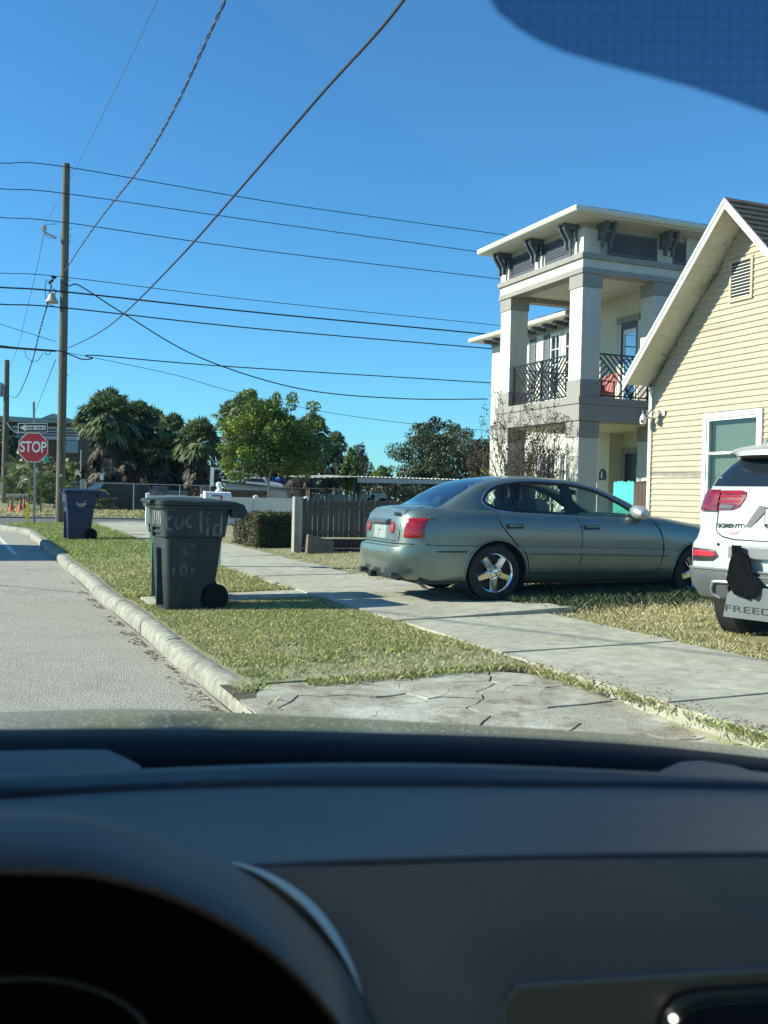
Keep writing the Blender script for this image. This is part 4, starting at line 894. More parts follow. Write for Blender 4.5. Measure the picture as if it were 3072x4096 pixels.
mb.tube([rel(226, 1108, -.1), rel(205, 1106, -.14)], .04, 8); mb.build('connector', Mwire, UP)
# street lamp hood on the pole
lp = MB().lathe([(.0, .12), (.06, .11), (.09, .05), (.10, .0), (.17, -.12), (.16, -.14), (0, -.13)], 16, Matrix.Translation(rel(208, 1190, -.12)) @ Matrix.Scale(1.25, 4)).build('lamp_head', mat('lamp_cream', (.45, .38, .32), .5), UP, smooth=True)
MB().tube([rel(216, 1178, -.12), rel(226, 1165, 0)], .03, 8).build('lamp_arm', Mgal, UP)
for y in (915, 942, 967, 1120, 1500): MB().tube([(.10, -.02, rel(240, y).z), (.21, -.02, rel(240, y).z)], .014, 6).build('bolt', Mgal, UP)
sbox('pole_tag', Mgal, UP, .0, .10, -.17, -.15, rel(245, 1902).z - .04, rel(245, 1902).z + .04)
mb = MB()
mb.tube([rel(199, 1131, -.1), rel(185, 1118, -.2), rel(180, 1150, -.2), rel(184, 1195, -.2), rel(190, 1215, -.15), rel(222, 1228, -.1)], .011, 6).tube([rel(205, 1135, -.1), rel(206, 1150, -.15), rel(226, 1162, -.1)], .011, 6).tube([rel(226, 1105, -.1), rel(200, 1103, -.1)], .01, 6)
mb.tube([rel(100, 1400, -.1), rel(103, 1425, -.1), rel(130, 1448, -.1), rel(155, 1440, -.1), rel(173, 1412, -.1)], .010, 6).tube([rel(181, 1404, -.1), rel(182, 1416, -.1), rel(192, 1419, -.1), rel(202, 1415, -.1), rel(203, 1405, -.1)], .012, 6)
mb.tube([rel(176, 930, -.25), rel(190, 950, -.2), rel(222, 956, -.1)], .008, 6).tube([rel(180, 902, -.25), rel(200, 897, -.2), rel(226, 896, -.1)], .008, 6).build('jumper_cable', Mwire, UP)
fp = PY(18, 2010, 62)
FP = thing('utility_pole', 'farther wooden utility pole at the left edge with a small transformer', 'utility pole', (fp.x, fp.y, .3), 0)
zt2 = PY(14, 1440, 62).z - .3
MB().tube([(0, 0, -.3), (0, 0, zt2)], [.225, .15], 16).build('pole', Mpole, FP, smooth=True)
q_ = PY(2, 1560, 62); MB().lathe([(0, -.42), (.26, -.40), (.27, .38), (.2, .45), (0, .46)], 16, Matrix.Translation((q_.x - fp.x - .1, 0, q_.z - .3))).build('transformer', mat('transformer_grey', (.40, .42, .41), .5), FP, smooth=True)
def spline(P, n=10):
    P = [Vector(p) for p in P]; out = []
    for i in range(len(P) - 1):
        p0, p1, p2, p3 = P[max(i - 1, 0)], P[i], P[i + 1], P[min(i + 2, len(P) - 1)]
        for k in range(n):
            t = k / n; out.append(.5 * ((2 * p1) + (p2 - p0) * t + (2 * p0 - 5 * p1 + 4 * p2 - p3) * t * t + (3 * p1 - p0 - 3 * p2 + p3) * t ** 3))
    out.append(P[-1]); return out
GW = 'overhead wires on the utility pole'
def wire(name, P, r, label, m=None, cat='wire', n=12, group=GW):
    o = MB().tube(spline(P, n), r, 6).build(name, m or Mwire, None, smooth=True); return tagp(o, label, cat, group)
WA = toS(pp)[1]
def ext(P, k=1.2):   # continue the span beyond the frame on both sides
    a, b = P[0] - P[1], P[-1] - P[-2]; return [P[0] + a * k + Vector((0, 0, a.length * .02))] + P + [P[-1] + b * k]
cross = [([(0, 652), (245, 665), (1100, 810), (2028, 941)], .014, 'topmost bare wire crossing behind the top of the utility pole'),
         ([(0, 755), (245, 772), (1000, 880), (1926, 1009)], .014, 'second wire from the top crossing the utility pole'),
         ([(0, 870), (245, 888), (1000, 996), (2009, 1117)], .014, 'third wire from the top crossing the pole just above the bracket arm'),
         ([(0, 1092), (245, 1107), (1000, 1199), (1990, 1301)], .012, 'thin wire crossing the pole at the twisted drop connectors'),
         ([(0, 1149), (245, 1166), (1000, 1247), (1930, 1335)], .026, 'thick black cable crossing the pole above the lamp head'),
         ([(0, 1217), (245, 1230), (1000, 1312), (1954, 1394)], .021, 'black cable crossing the pole just below the lamp head')]
for P, r_, lb in cross: wire('power_line', ext([PA(x, y, WA - .17) for x, y in P]), r_, lb)
wire('telephone_cable', ext([PA(x, y, WA - .18) for x, y in ((0, 1383), (110, 1395), (200, 1401), (245, 1406), (290, 1422), (330, 1437), (370, 1434), (385, 1422), (900, 1465), (1954, 1531))]), .020, 'telephone cable with small slack loop right of the pole at mid height')
wire('telephone_cable', [PA(x, y, WA - .19) for x, y in ((250, 1128), (275, 1143), (300, 1137), (340, 1155), (500, 1258), (800, 1430), (1200, 1555), (1600, 1594), (1950, 1596))], .020, 'sagging drop cable running from the pole lamp to the stucco house wall')
wire('thin_cable', [PA(x, y, WA - .2) for x, y in ((245, 1406), (400, 1436), (700, 1500), (915, 1562), (1260, 1640), (1600, 1690), (1945, 1722))], .009, 'thin wire slanting down right behind the green leafy tree')
wire('thin_cable', [PA(x, y, WA - .1) for x, y in ((-120, 1250), (0, 1296), (110, 1331), (222, 1366))], .009, 'thin wire rising left of the pole above the thick splice bundle')
o = wire('splice_bundle', [PA(x, y, WA - .2) for x, y in ((-60, 1375), (0, 1387), (70, 1393), (140, 1398), (222, 1404))], .035, 'thick black splice bundle lashed left of the utility pole')
PWD = 2.89
def twisted(P, r, tw, rad, name, label):
    C = spline([PD(x, y, PWD) for x, y in P], 40); T = bpy.data.objects.new(name, None); col.objects.link(T); T.location = C[0]; tagp(T, label, 'wire', GW)
    for k in range(2):
        Q = []; s_ = 0
        for i, c in enumerate(C):
            if i: s_ += (c - C[i - 1]).length
            d = (C[min(i + 1, len(C) - 1)] - C[max(i - 1, 0)]).normalized(); u = d.orthogonal().normalized(); v = d.cross(u)
            u = Vector((0, 0, 1)).cross(d).normalized(); v = d.cross(u); t = s_ / tw * 2 * math.pi + k * math.pi; Q.append(c + (u * math.cos(t) + v * math.sin(t)) * rad - C[0])
        MB().tube(Q, r, 6).build('strand', Mwire if k else Mwire2, T, smooth=True)
def extb(P): return P
twisted([(1030, -420), (960, -170), (900, 0), (840, 130), (700, 430), (560, 670), (420, 850), (330, 975), (245, 1108)], .010, .55, .014, 'twisted_service_line', 'twisted two strand service line rising from the pole to the top of the picture')
wire('thick_cable', [PD(x, y, PWD) for x, y in ((2250, -1150), (1900, -500), (1615, 0), (1270, 395), (926, 796), (700, 1050), (491, 1259), (380, 1340), (260, 1397), (240, 1400))], .0135, 'single thick cable sagging from the pole up across the middle of the sky')
wire('thin_cable', [PD(x, y, PWD + .02) for x, y in ((700, -180), (630, 0), (440, 400), (300, 680), (176, 905))], .006, 'faint thin wire from the bracket arm insulator up toward the camera', Mwire2)
wire('guy_wire', [PD(x, y, PWD) for x, y in ((175, 935), (150, 1060), (110, 1230), (70, 1390), (33, 1480))], .012, 'thin wire falling from the bracket arm toward the far pole', Mwire2)
twisted([(205, 1140), (190, 1215), (160, 1320), (130, 1440), (95, 1535), (60, 1590), (20, 1572)], .016, 1.2, .02, 'twisted_service_line', 'twisted service line hanging from the pole down to the far pole')
wire('guy_wire', [PY(x, y, Y) for x, y, Y in ((222, 1440, 33), (175, 1560, 60), (130, 1675, 100))], .014, 'thin line dropping left from the pole to the distant brick building')
wire('conduit_cable', [PY(x, y, 61.5) for x, y in ((28, 1690), (42, 1712), (58, 1726), (72, 1730), (110, 1728))], .03, 'pale cable bending from the far pole behind the one way plate', mat('pale_cable', (.5, .52, .5), .5))
# service drops on the near side whose shadows fall on the sidewalk and road
SUNV = sd
for (A_, B_, zg, h, lb) in (((1700, 2470), (3072, 2650), .22, 6.2, 'service drop crossing high over the road toward the yellow house'), ((0, 2345), (350, 2375), .0, 7.0, 'service drop crossing high over the road toward the lawn')):
    g0, g1 = PG(*A_, zg), PG(*B_, zg); t = h / sd.z; e = (g1 - g0)
    wire('service_drop', [g0 - e * 1.2 + sd * t, g0 + sd * t, g1 + sd * t, g1 + e * .6 + sd * t], .018, lb)
# ------------------------------------------------------------------ fences, hedge, mailbox
Mvin = mat('white_vinyl', (.66, .70, .67), .45, var=.03)
WF = sthing('vinyl_fence', 'low white vinyl panel fence with capped posts behind the hedge', 'fence', 5.22, 31.5, .28)
zf = 1.32 - .28
for i, x in enumerate((0, 1.72, 3.44, 5.16)):
    p = MB().box(x - .065, x + .065, -.065, .065, -.1, zf + .02).build('post', Mvin, WF, bevel=.004)
    MB().box(x - .075, x + .075, -.075, .075, zf + .02, zf + .035).lathe([(.085, zf + .035), (.0, zf + .075)], 4, Matrix.Translation((x, 0, 0)) @ Matrix.Rotation(R(45), 4, 'Z')).build('cap', Mvin, p)
for i in range(3):
    x0, x1 = .066 + 1.72 * i, 1.72 * (i + 1) - .066; m_ = MB().box(x0, x1, -.03, .03, zf - .10, zf - .02).box(x0, x1, -.03, .03, .05, .14)
    n = 10
    for k in range(n): m_.box(x0 + (x1 - x0) * k / n + .003, x0 + (x1 - x0) * (k + 1) / n - .003, -.012, .012, .14, zf - .10)
    m_.build('panel', Mvin, WF)
Mgw = mat('grey_brown_wood', (.075, .062, .052), .9, col2=(.135, .12, .10), scale=1.6, stretch=(9, 9, .5), bump=.4, bscale=30)
WDF = sthing('wooden_fence', 'weathered brown dog eared picket fence behind the silver green sedan', 'fence', 6.05, 18.9, .3)
MB().box(-.09, .08, -.10, .07, -.1, 1.08).build('post', mat('pale_grey_wood', (.26, .245, .20), .85, col2=(.44, .42, .36), scale=1.5, stretch=(16, 16, .6), bump=.6, bscale=20), WDF, bevel=.008)
mb = MB(); rs = random.Random(2)
for i in range(44):
    x = .10 + i * .1115; z = 1.04 + rs.uniform(-.012, .012) + (.03 if 26 < i < 30 else 0)
    if i in (22,): continue
    dogear(mb, .0 + rs.uniform(-.004, .004), x, .104 - rs.random() * .006, .28, z, .016, 'x')
mb.build('picket', Mgw, WDF)
MB().box(.08, 5.0, -.045, -.005, .86, .92).box(.08, 5.0, -.045, -.005, .34, .41).build('rail', Mgw, WDF)
mb = MB()
for k in range(8):
    for j in range(2): mb.box(.1 + k * .62, .70 + k * .62, -.12 - .0 * j, -.0, -.12 + j * .19, .06 + j * .19)
mb.build('retaining_timber', mat('dark_timber', (.055, .04, .032), .9, var=.4, scale=5, bump=.4), WDF, bevel=.01)
BK = sthing('concrete_block', 'brown slanted concrete paver leaning at the foot of the picket fence', 'paver', 6.25, 18.45, .3, None, R(8))
MB().prism([(-.16, -.02), (.42, -.02), (.46, .22), (-.10, .36)], 'y', -.04, .06, Matrix.Rotation(R(-12), 4, 'X')).build('block', mat('brown_block', (.17, .13, .10), .9, var=.25, scale=9, bump=.4), BK, bevel=.012)
PKT = sthing('plank', 'short brown plank resting on the timber edging near the sedan bumper', 'plank', 7.75, 18.7, .53)
MB().box(-.3, .45, -.08, .08, 0, .045).build('board', mat('plank_wood', (.22, .16, .12), .85, var=.2, scale=6), PKT, bevel=.004)
# hedge of small leaves
def leaf_cloud(name, pts, nrm, size, m, parent, seed=0, aspect=.55, jitter=.9, sizev=.4):
    r_ = np.random.default_rng(seed); n = len(pts); N = nrm + r_.normal(0, jitter, (n, 3)); N /= np.linalg.norm(N, axis=1)[:, None] + 1e-9
    t = np.cross(N, r_.normal(0, 1, (n, 3))); t /= np.linalg.norm(t, axis=1)[:, None] + 1e-9; b = np.cross(N, t)
    s = size * r_.uniform(1 - sizev, 1 + sizev, (n, 1)); V = np.stack([pts - t * s, pts + b * s * aspect, pts + t * s, pts - b * s * aspect], 1).astype(np.float32)
    me = bpy.data.meshes.new(name); me.vertices.add(n * 4); me.vertices.foreach_set('co', V.reshape(-1)); me.loops.add(n * 4); me.loops.foreach_set('vertex_index', np.arange(n * 4, dtype=np.int32))
    me.polygons.add(n); me.polygons.foreach_set('loop_start', np.arange(n, dtype=np.int32) * 4); me.polygons.foreach_set('loop_total', np.full(n, 4, np.int32)); me.update(); me.validate()
    me.materials.append(m); o = bpy.data.objects.new(name, me); col.objects.link(o)
    if parent is not None: o.parent = parent
    return o
def leafmat(name, c1, c2, scale=1.2, trans=.25, rough=.55, c3=None):
    if name in MATS: return MATS[name]
    m = mat(name, c1, rough, col2=c2, scale=scale, detail=3, lo=.38, hi=.62); N = m.node_tree.nodes; L = m.node_tree.links; b = N['Principled BSDF']
    g = N.new('ShaderNodeNewGeometry'); hv = N.new('ShaderNodeHueSaturation'); mr = N.new('ShaderNodeMapRange'); mr.inputs[3].default_value = .55; mr.inputs[4].default_value = 1.5
    src = b.inputs['Base Color'].links[0].from_socket; L.new(g.outputs['Random Per Island'], mr.inputs[0]); L.new(mr.outputs[0], hv.inputs['Value']); L.new(src, hv.inputs['Color']); L.new(hv.outputs[0], b.inputs['Base Color'])
    tr = N.new('ShaderNodeBsdfTranslucent'); L.new(hv.outputs[0], tr.inputs[0]); mx = N.new('ShaderNodeMixShader'); mx.inputs[0].default_value = trans
    L.new(b.outputs[0], mx.inputs[1]); L.new(tr.outputs[0], mx.inputs[2]); L.new(mx.outputs[0], N['Material Output'].inputs[0]); return m
HG = sthing('hedge', 'low clipped boxwood hedge with reddish tips in front of the vinyl fence', 'hedge', 5.62, 20.3, .28)
hx, hy, hh = 1.15, 2.0, .72
r_ = np.random.default_rng(4); n = 17000; f = r_.uniform(0, 1, n); P = np.zeros((n, 3)); Nn = np.zeros((n, 3)); u, v = r_.uniform(0, 1, n), r_.uniform(0, 1, n)
k = f < .4; P[k] = np.stack([u[k] * hx, 0 * u[k], v[k] * hh], 1); Nn[k] = (0, -1, 0)
k = (f >= .4) & (f < .65); P[k] = np.stack([0 * u[k], u[k] * hy, v[k] * hh], 1); Nn[k] = (-1, 0, 0)
k = (f >= .65) & (f < .9); P[k] = np.stack([u[k] * hx, v[k] * hy, hh + 0 * u[k]], 1); Nn[k] = (0, 0, 1)
k = f >= .9; P[k] = np.stack([u[k] * hx, r_.uniform(0, hy, k.sum()), v[k] * hh], 1); Nn[k] = (0, 0, 1)
bmp = (vnoise(P[:, 0] + P[:, 2], P[:, 1] - P[:, 2], 5, 3) - .5) * .11; P -= Nn * np.abs(r_.normal(0, .035, n))[:, None]; P += Nn * bmp[:, None]
leaf_cloud('foliage', P, Nn, .020, leafmat('hedge_leaf', (.030, .055, .016), (.075, .095, .03), 3), HG, 5)
k = (r_.uniform(0, 1, n) < .05) & (P[:, 2] > hh * .86) | (r_.uniform(0, 1, n) < .10) & (P[:, 0] < .05)
leaf_cloud('red_tips', P[k] + Nn[k] * .015 + np.array([0, 0, .01]), Nn[k], .022, leafmat('red_leaf', (.20, .07, .03), (.22, .14, .05), 3), HG, 6)
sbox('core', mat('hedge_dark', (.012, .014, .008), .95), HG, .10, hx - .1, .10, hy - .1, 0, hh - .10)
# mailbox
pm = PY(869, 2007, 16.0)
MX = thing('mailbox', 'white mailbox with red flag on decorative white post behind the green carts', 'mailbox', (pm.x, pm.y, .2), ST)
zb_ = pm.z - .2 + .0
Mmb = mat('mailbox_white', (.72, .75, .73), .4)
MB().prism([(-.085, zb_), (.085, zb_), (.085, zb_ + .10), (.06, zb_ + .145), (0, zb_ + .16), (-.06, zb_ + .145), (-.085, zb_ + .10)], 'x', -.20, .21).build('box', Mmb, MX, bevel=.004)
MB().box(-.215, -.202, -.09, .09, zb_ - .005, zb_ + .165).build('door', Mmb, MX, bevel=.02)
MB().box(-.10, .06, -.095, -.088, zb_ + .085, zb_ + .105).box(.03, .06, -.095, -.088, zb_ + .04, zb_ + .085).build('flag', mat('flag_red', (.35, .03, .02), .5), MX)
mb = MB().box(.00, .09, .05, .14, 0, zb_ + .17); q = zb_ + .17
mb.lathe([(.055, q), (.05, q + .02), (.025, q + .04), (.025, q + .055)], 14, Matrix.Translation((.045, .095, 0)), close=False).lathe([(.0, q + .05), (.025, q + .055), (.045, q + .075), (.05, q + .10), (.045, q + .13), (.02, q + .148), (0, q + .15)], 14, Matrix.Translation((.045, .095, 0)), close=False).box(-.2, .2, -.08, .12, zb_ - .03, zb_ - .004)
mb.build('post', Mmb, MX, smooth=35)
pr = PY(836, 1970, 15.4); RK = thing('reflector_rod', 'thin rod with white reflector strip next to the mailbox', 'marker rod', (pr.x, pr.y, .2), 0)
zt = PY(841, 1866, 15.4).z - .2
MB().tube([(0, 0, 0), (.02, 0, zt)], .006, 6).build('rod', Mgal, RK); MB().box(-.0, .042, -.006, .006, zt - .30, zt - .01, Matrix.Rotation(R(1), 4, 'Y')).build('reflector', Mmb, RK)
# ------------------------------------------------------------------ sedan
def I(x, xs, ys): return float(np.interp(x, xs, ys))
def smooth_interp(xs, ys):
    xs, ys = np.array(xs, float), np.array(ys, float); m = np.gradient(ys, xs)
    def f(x):
        x = min(max(x, xs[0]), xs[-1]); i = min(max(int(np.searchsorted(xs, x)) - 1, 0), len(xs) - 2); h = xs[i + 1] - xs[i]; t = (x - xs[i]) / h
        return float((2 * t**3 - 3 * t**2 + 1) * ys[i] + (t**3 - 2 * t**2 + t) * h * m[i] + (-2 * t**3 + 3 * t**2) * ys[i + 1] + (t**3 - t**2) * h * m[i + 1])
    return f
SE = thing('sedan', 'silver green four door sedan parked across the sidewalk with chrome spoke wheels', 'car', (.99, 12.30, .262), .3554)
Mpaint = mat('sage_paint', (.195, .248, .222), .40, metal=.70, var=.07, scale=2.5, coat=.65)
MATS['sage_paint'].node_tree.nodes['Principled BSDF'].inputs['Coat Roughness'].default_value = .07
Mgl = glassmat('car_glass', (.86, .91, .88), .0); Mglr = glassmat('rear_glass', (.55, .62, .62), .12)
Mtr = mat('chrome_dull', (.42, .47, .52), .25, metal=.9); Mchr = mat('chrome', (.75, .76, .78), .12, metal=1.0)
Mblk = mat('trim_black', (.012, .013, .015), .45); Mrub = mat('tyre_rubber', (.018, .018, .018), .85, bump=.3, bscale=80); Mseam = mat('seam_black', (.008, .01, .01), .8)
XR, XF = -1.13, 3.67
ztop = smooth_interp([-1.1, -.9, -.5, 0, 1, 2.0, 2.3, 2.7, 3.1, 3.45, 3.7], [1.0, 1.035, 1.045, 1.04, 1.02, 1.0, .985, .93, .87, .78, .70])
LV = [(.0, .90, .10, .10), (.07, .955, .03, .05), (.20, .985, -.03, .0), (.33, .995, -.045, -.01), (.42, 1.0, -.045, .0), (.485, .998, -.03, .02), (.50, .985, .015, .03), (.62, .992, .03, .05), (.74, .985, .035, .08), (.85, .965, .045, .12), (.93, .935, .065, .17), (.985, .90, .10, .24)]
ZB0 = .215
def lvl(z, x):
    t = (z - ZB0) / (ztop(x) - .02 - ZB0); return t
def side(x, z):     # half width of the body side
    t = min(max(lvl(z, x), 0), 1); wf = I(t, [l[0] for l in LV], [l[1] for l in LV]); xc, L_ = (XR + XF) / 2, (XF - XR) / 2
    u = abs(x - xc) / L_; return .90 * wf * max(0.0, 1 - min(u, .999) ** (7 if x < xc else 5)) ** (1 / 4.5)
NP = 96
def plan(k, wf, r0, r1):
    P = []
    for i in range(NP):
        t = 2 * math.pi * i / NP; c, s_ = math.cos(t), math.sin(t)
        e = 2 / 4.5; xc, L_ = (XR + XF) / 2, (XF - XR) / 2
        cx = math.copysign(abs(c) ** (.42 if c < 0 else .5), c); y = .90 * wf * math.copysign(abs(s_) ** .30, s_)
        x0 = XR + r0; x1 = XF - r1; x = (x0 + x1) / 2 + (x1 - x0) / 2 * cx
        P.append((x, y))
    return P
rows = []
for t, wf, r0, r1 in LV:
    rows.append([Vector((x, y, ZB0 + t * (ztop(x) - .02 - ZB0))) for x, y in plan(0, wf, r0, r1)])
for f, dz, ex in ((.93, .0, .0), (.80, .008, .0), (.5, .018, .0), (.2, .024, 0), (0.02, .025, 0)):
    t, wf, r0, r1 = LV[-1]; R_ = []
    for x, y in plan(0, wf, r0 + .02, r1 + .02):
        R_.append(Vector((x, y * f, ztop(x) - .02 + dz + .012)))
    rows.append(R_)
bodymb = MB().grid(rows, closed=True); bodymb.F.append(tuple(range(NP))[::-1]); k = len(bodymb.V); bodymb.F.append(tuple(k - NP + j for j in range(NP)))
body = bodymb.build('body', Mpaint, SE)
bm = bmesh.new(); bm.from_mesh(body.data); bmesh.ops.remove_doubles(bm, verts=bm.verts, dist=.0005); bmesh.ops.recalc_face_normals(bm, faces=bm.faces); bm.to_mesh(body.data); bm.free()
AR = .385
c = MB()
for wx in (0, 2.8):
    for s in (-1, 1): c.lathe([(AR, -.26), (AR, .30)], 44, Matrix.Translation((wx + .02, s * .86, .30)) @ Matrix.Rotation(R(90), 4, 'X'))
boolean(body, c)
# cabin opening: hollow out the top between the seats so the glass shows an interior
boolean(body, MB().box(-.35, 2.0, -.70, .70, .62, 1.3))
smooth_angle(body, 32)
# greenhouse shell
rail = smooth_interp([-.80, -.58, -.36, -.10, .19, .49, .93, 1.32, 1.60, 1.93, 2.2, 2.42], [1.02, 1.075, 1.20, 1.325, 1.392, 1.418, 1.412, 1.375, 1.295, 1.150, 1.02, .955])
def gh_rows(off=0.0):
    rows = []
    for i in range(61):
        x = -.80 + 3.22 * i / 60; zr_ = rail(x) + off; zb = .93; yb = side(min(max(x, -.6), 2.2), .93) - .035 + off
        zr_ = max(zr_, zb + .03)
        hgt = zr_ - zb; lean = .50; yt = yb - max(0, (zr_ - .98)) * lean
        if x < -.2: yt -= (-.2 - x) * .22; 
        if x > 1.9: yt -= (x - 1.9) * .18
        half = []
        for q in (0, .25, .5, .75, .90): z = zb + (hgt - .03) * q; half.append((yb + (yt - yb) * q - .0, z))
        half += [(yt - .015, zr_ - .022), (yt - .05, zr_ - .008), (yt * .8, zr_ + .008), (yt * .55, zr_ + .020), (yt * .28, zr_ + .027), (0, zr_ + .03)]
        rows.append([Vector((x, -y, z)) for y, z in half] + [Vector((x, y, z)) for y, z in half[-2::-1]])
    return rows
def shell(th=.03, off=0.0):
    ro, ri = gh_rows(off), [[Vector((p.x, p.y * (1 - th / .8), p.z - th)) for p in r_] for r_ in gh_rows(off)]
    n = len(ro[0]); mb = MB().grid(ro).grid([r_[::-1] for r_ in ri])
    k = len(ro) * n; m = len(ro)
    for i in range(m - 1):
        for a, b in ((0, n - 1), (n - 1, 0)):
            mb.F.append((i * n + a, (i + 1) * n + a, k + (i + 1) * n + b, k + i * n + b))
    for i in (0, m - 1):
        for j in range(n - 1): mb.F.append((i * n + j, i * n + j + 1, k + i * n + n - 2 - j, k + i * n + n - 1 - j))
    return mb
DLO = [(-.11, 1.14), (-.065, 1.205), (-.006, 1.257), (.08, 1.30), (.181, 1.328), (.33, 1.352), (.478, 1.366), (.70, 1.37), (.921, 1.362), (1.12, 1.35), (1.305, 1.318), (1.45, 1.28), (1.585, 1.225), (1.74, 1.145), (1.878, 1.067), (2.02, .99), (2.10, .950), (1.559, .950), (1.083, .972), (.534, 1.0), (.111, 1.025), (-.03, 1.06), (-.09, 1.10)]
def inset(poly, d):
    cx = sum(p[0] for p in poly) / len(poly); n = len(poly); out = []
    for i in range(n):
        a, b, c_ = Vector(poly[i - 1]), Vector(poly[i]), Vector(poly[(i + 1) % n]); t = (c_ - a).normalized(); nn = Vector((t.y, -t.x)); out.append(tuple(b + nn * d))
    return out
windsh = [(1.42, -.47), (1.50, -.53), (2.24, -.66), (2.34, 0), (2.24, .66), (1.50, .53), (1.42, .47), (1.38, 0)]
rearw = [(-.66, -.60), (-.30, -.56), (.06, -.44), (.10, 0), (.06, .44), (-.30, .56), (-.66, .60), (-.70, 0)]
cut = MB().prism(DLO, 'y', -1.2, 1.2); cz_ = MB().prism(windsh, 'z', .8, 1.6); cr_ = MB().prism(rearw, 'z', .8, 1.6)
top = shell().build('roof', Mpaint, SE)
boolean(top, cut); boolean(top, cz_); boolean(top, cr_); smooth_angle(top, 35)
g1 = shell(.006, -.008).build('side_glass', Mgl, SE); boolean(g1, MB().prism(inset(DLO, .012), 'y', -1.2, 1.2), 'INTERSECT'); smooth_angle(g1, 40)
g2 = shell(.006, .003).build('windshield', Mgl, SE); boolean(g2, MB().prism([(x + (.0 if abs(y) > .1 else (.015 if x > 2 else -.015)), y * 1.02) for x, y in windsh], 'z', .8, 1.6), 'INTERSECT'); smooth_angle(g2, 40)
g3 = shell(.006, .003).build('rear_window', Mglr, SE); boolean(g3, MB().prism([(x, y * 1.02) for x, y in rearw], 'z', .8, 1.6), 'INTERSECT'); smooth_angle(g3, 40)
def gy(x, z):       # greenhouse half width
    yb = side(min(max(x, -.6), 2.2), .93) - .035; zr_ = rail(x); yt = yb - max(0, (zr_ - .98)) * .5
    if x < -.2: yt -= (-.2 - x) * .22
    if x > 1.9: yt -= (x - 1.9) * .18
    q = min(1, max(0, (z - .93) / max(.05, zr_ - .96))); return yb + (yt - yb) * q
mb = MB()
for s in (-1, 1):
    P = [Vector((x, s * (gy(x, z) + .004), z)) for x, z in inset(DLO, -.010)]; P.append(P[0]); mb.tube(spline(P, 3), .011, 6, cap=False)
mb.build('window_trim', Mtr, SE, smooth=True)
mb = MB()
for s in (-1, 1):
    for quad in ([(.955, 1.362), (1.075, 1.352), (1.135, .965), (.975, .975)], [(.275, 1.34), (.305, 1.342), (.335, 1.015), (.300, 1.018)]):
        V = [Vector((x, s * (gy(x, z) + .003), z)) for x, z in quad] + [Vector((x, s * (gy(x, z) - .03), z)) for x, z in quad]
        mb.add(V, [(0, 1, 2, 3), (4, 5, 6, 7), (0, 1, 5, 4), (1, 2, 6, 5), (2, 3, 7, 6), (3, 0, 4, 7)])
    P = [Vector((x, s * (gy(x, z) + .001), z)) for x, z in inset(DLO, .012)]; P.append(P[0]); mb.tube(P, .017, 6, cap=False)
mb.build('window_pillar', Mblk, SE)
def sline(P, s=-1, off=.0015): return [Vector((x, s * (side(x, z) + off), z)) for x, z in P]
def on_body(name, P, r, m, par, flat=False):
    mb = MB()
    for s in (-1, 1): mb.tube(spline(sline(P, s, .0 - r * .35), 6), r, 6)
    return mb.build(name, m, par, smooth=True)
for nm, P in (('door_seam', [(.02, .985), (.055, .882), (.12, .79), (.201, .709), (.29, .61), (.376, .534), (.42, .42), (.426, .305)]), ('door_seam', [(1.085, .95), (1.12, .85), (1.13, .751), (1.13, .62), (1.123, .491), (1.083, .309)]), ('door_seam', [(2.15, .929), (2.22, .85), (2.256, .771), (2.285, .65), (2.279, .529), (2.223, .314)]), ('door_seam', [(.426, .305), (.8, .30), (1.083, .30), (1.7, .292), (2.223, .30)]), ('bumper_seam', [(-1.0, .545), (-.7, .546), (-.365, .548)])):
    on_body(nm, P, .0072, Mseam, SE)
on_body('side_moulding', [(.44, .530), (1.1, .522), (1.7, .515), (2.36, .507)], .008, mat('moulding_green', (.12, .15, .14), .4, metal=.3), SE)
for x0 in (.155, 1.18):
    MB().add(sline([(x0 - .03, .815), (x0 + .20, .82), (x0 + .20, .875), (x0 - .03, .872)], -1, .002), [(0, 1, 2, 3)]).build('handle_recess', mat('recess_dark', (.03, .038, .036), .5), SE)
    for s in (-1, 1): MB().tube([Vector((x0 + .01 + k * .045, s * (side(x0 + .1, .845) + .002 + .022 * math.sin(k * math.pi / 4)), .852)) for k in range(5)], .014, 8).build('door_handle', Mpaint, SE, smooth=True)
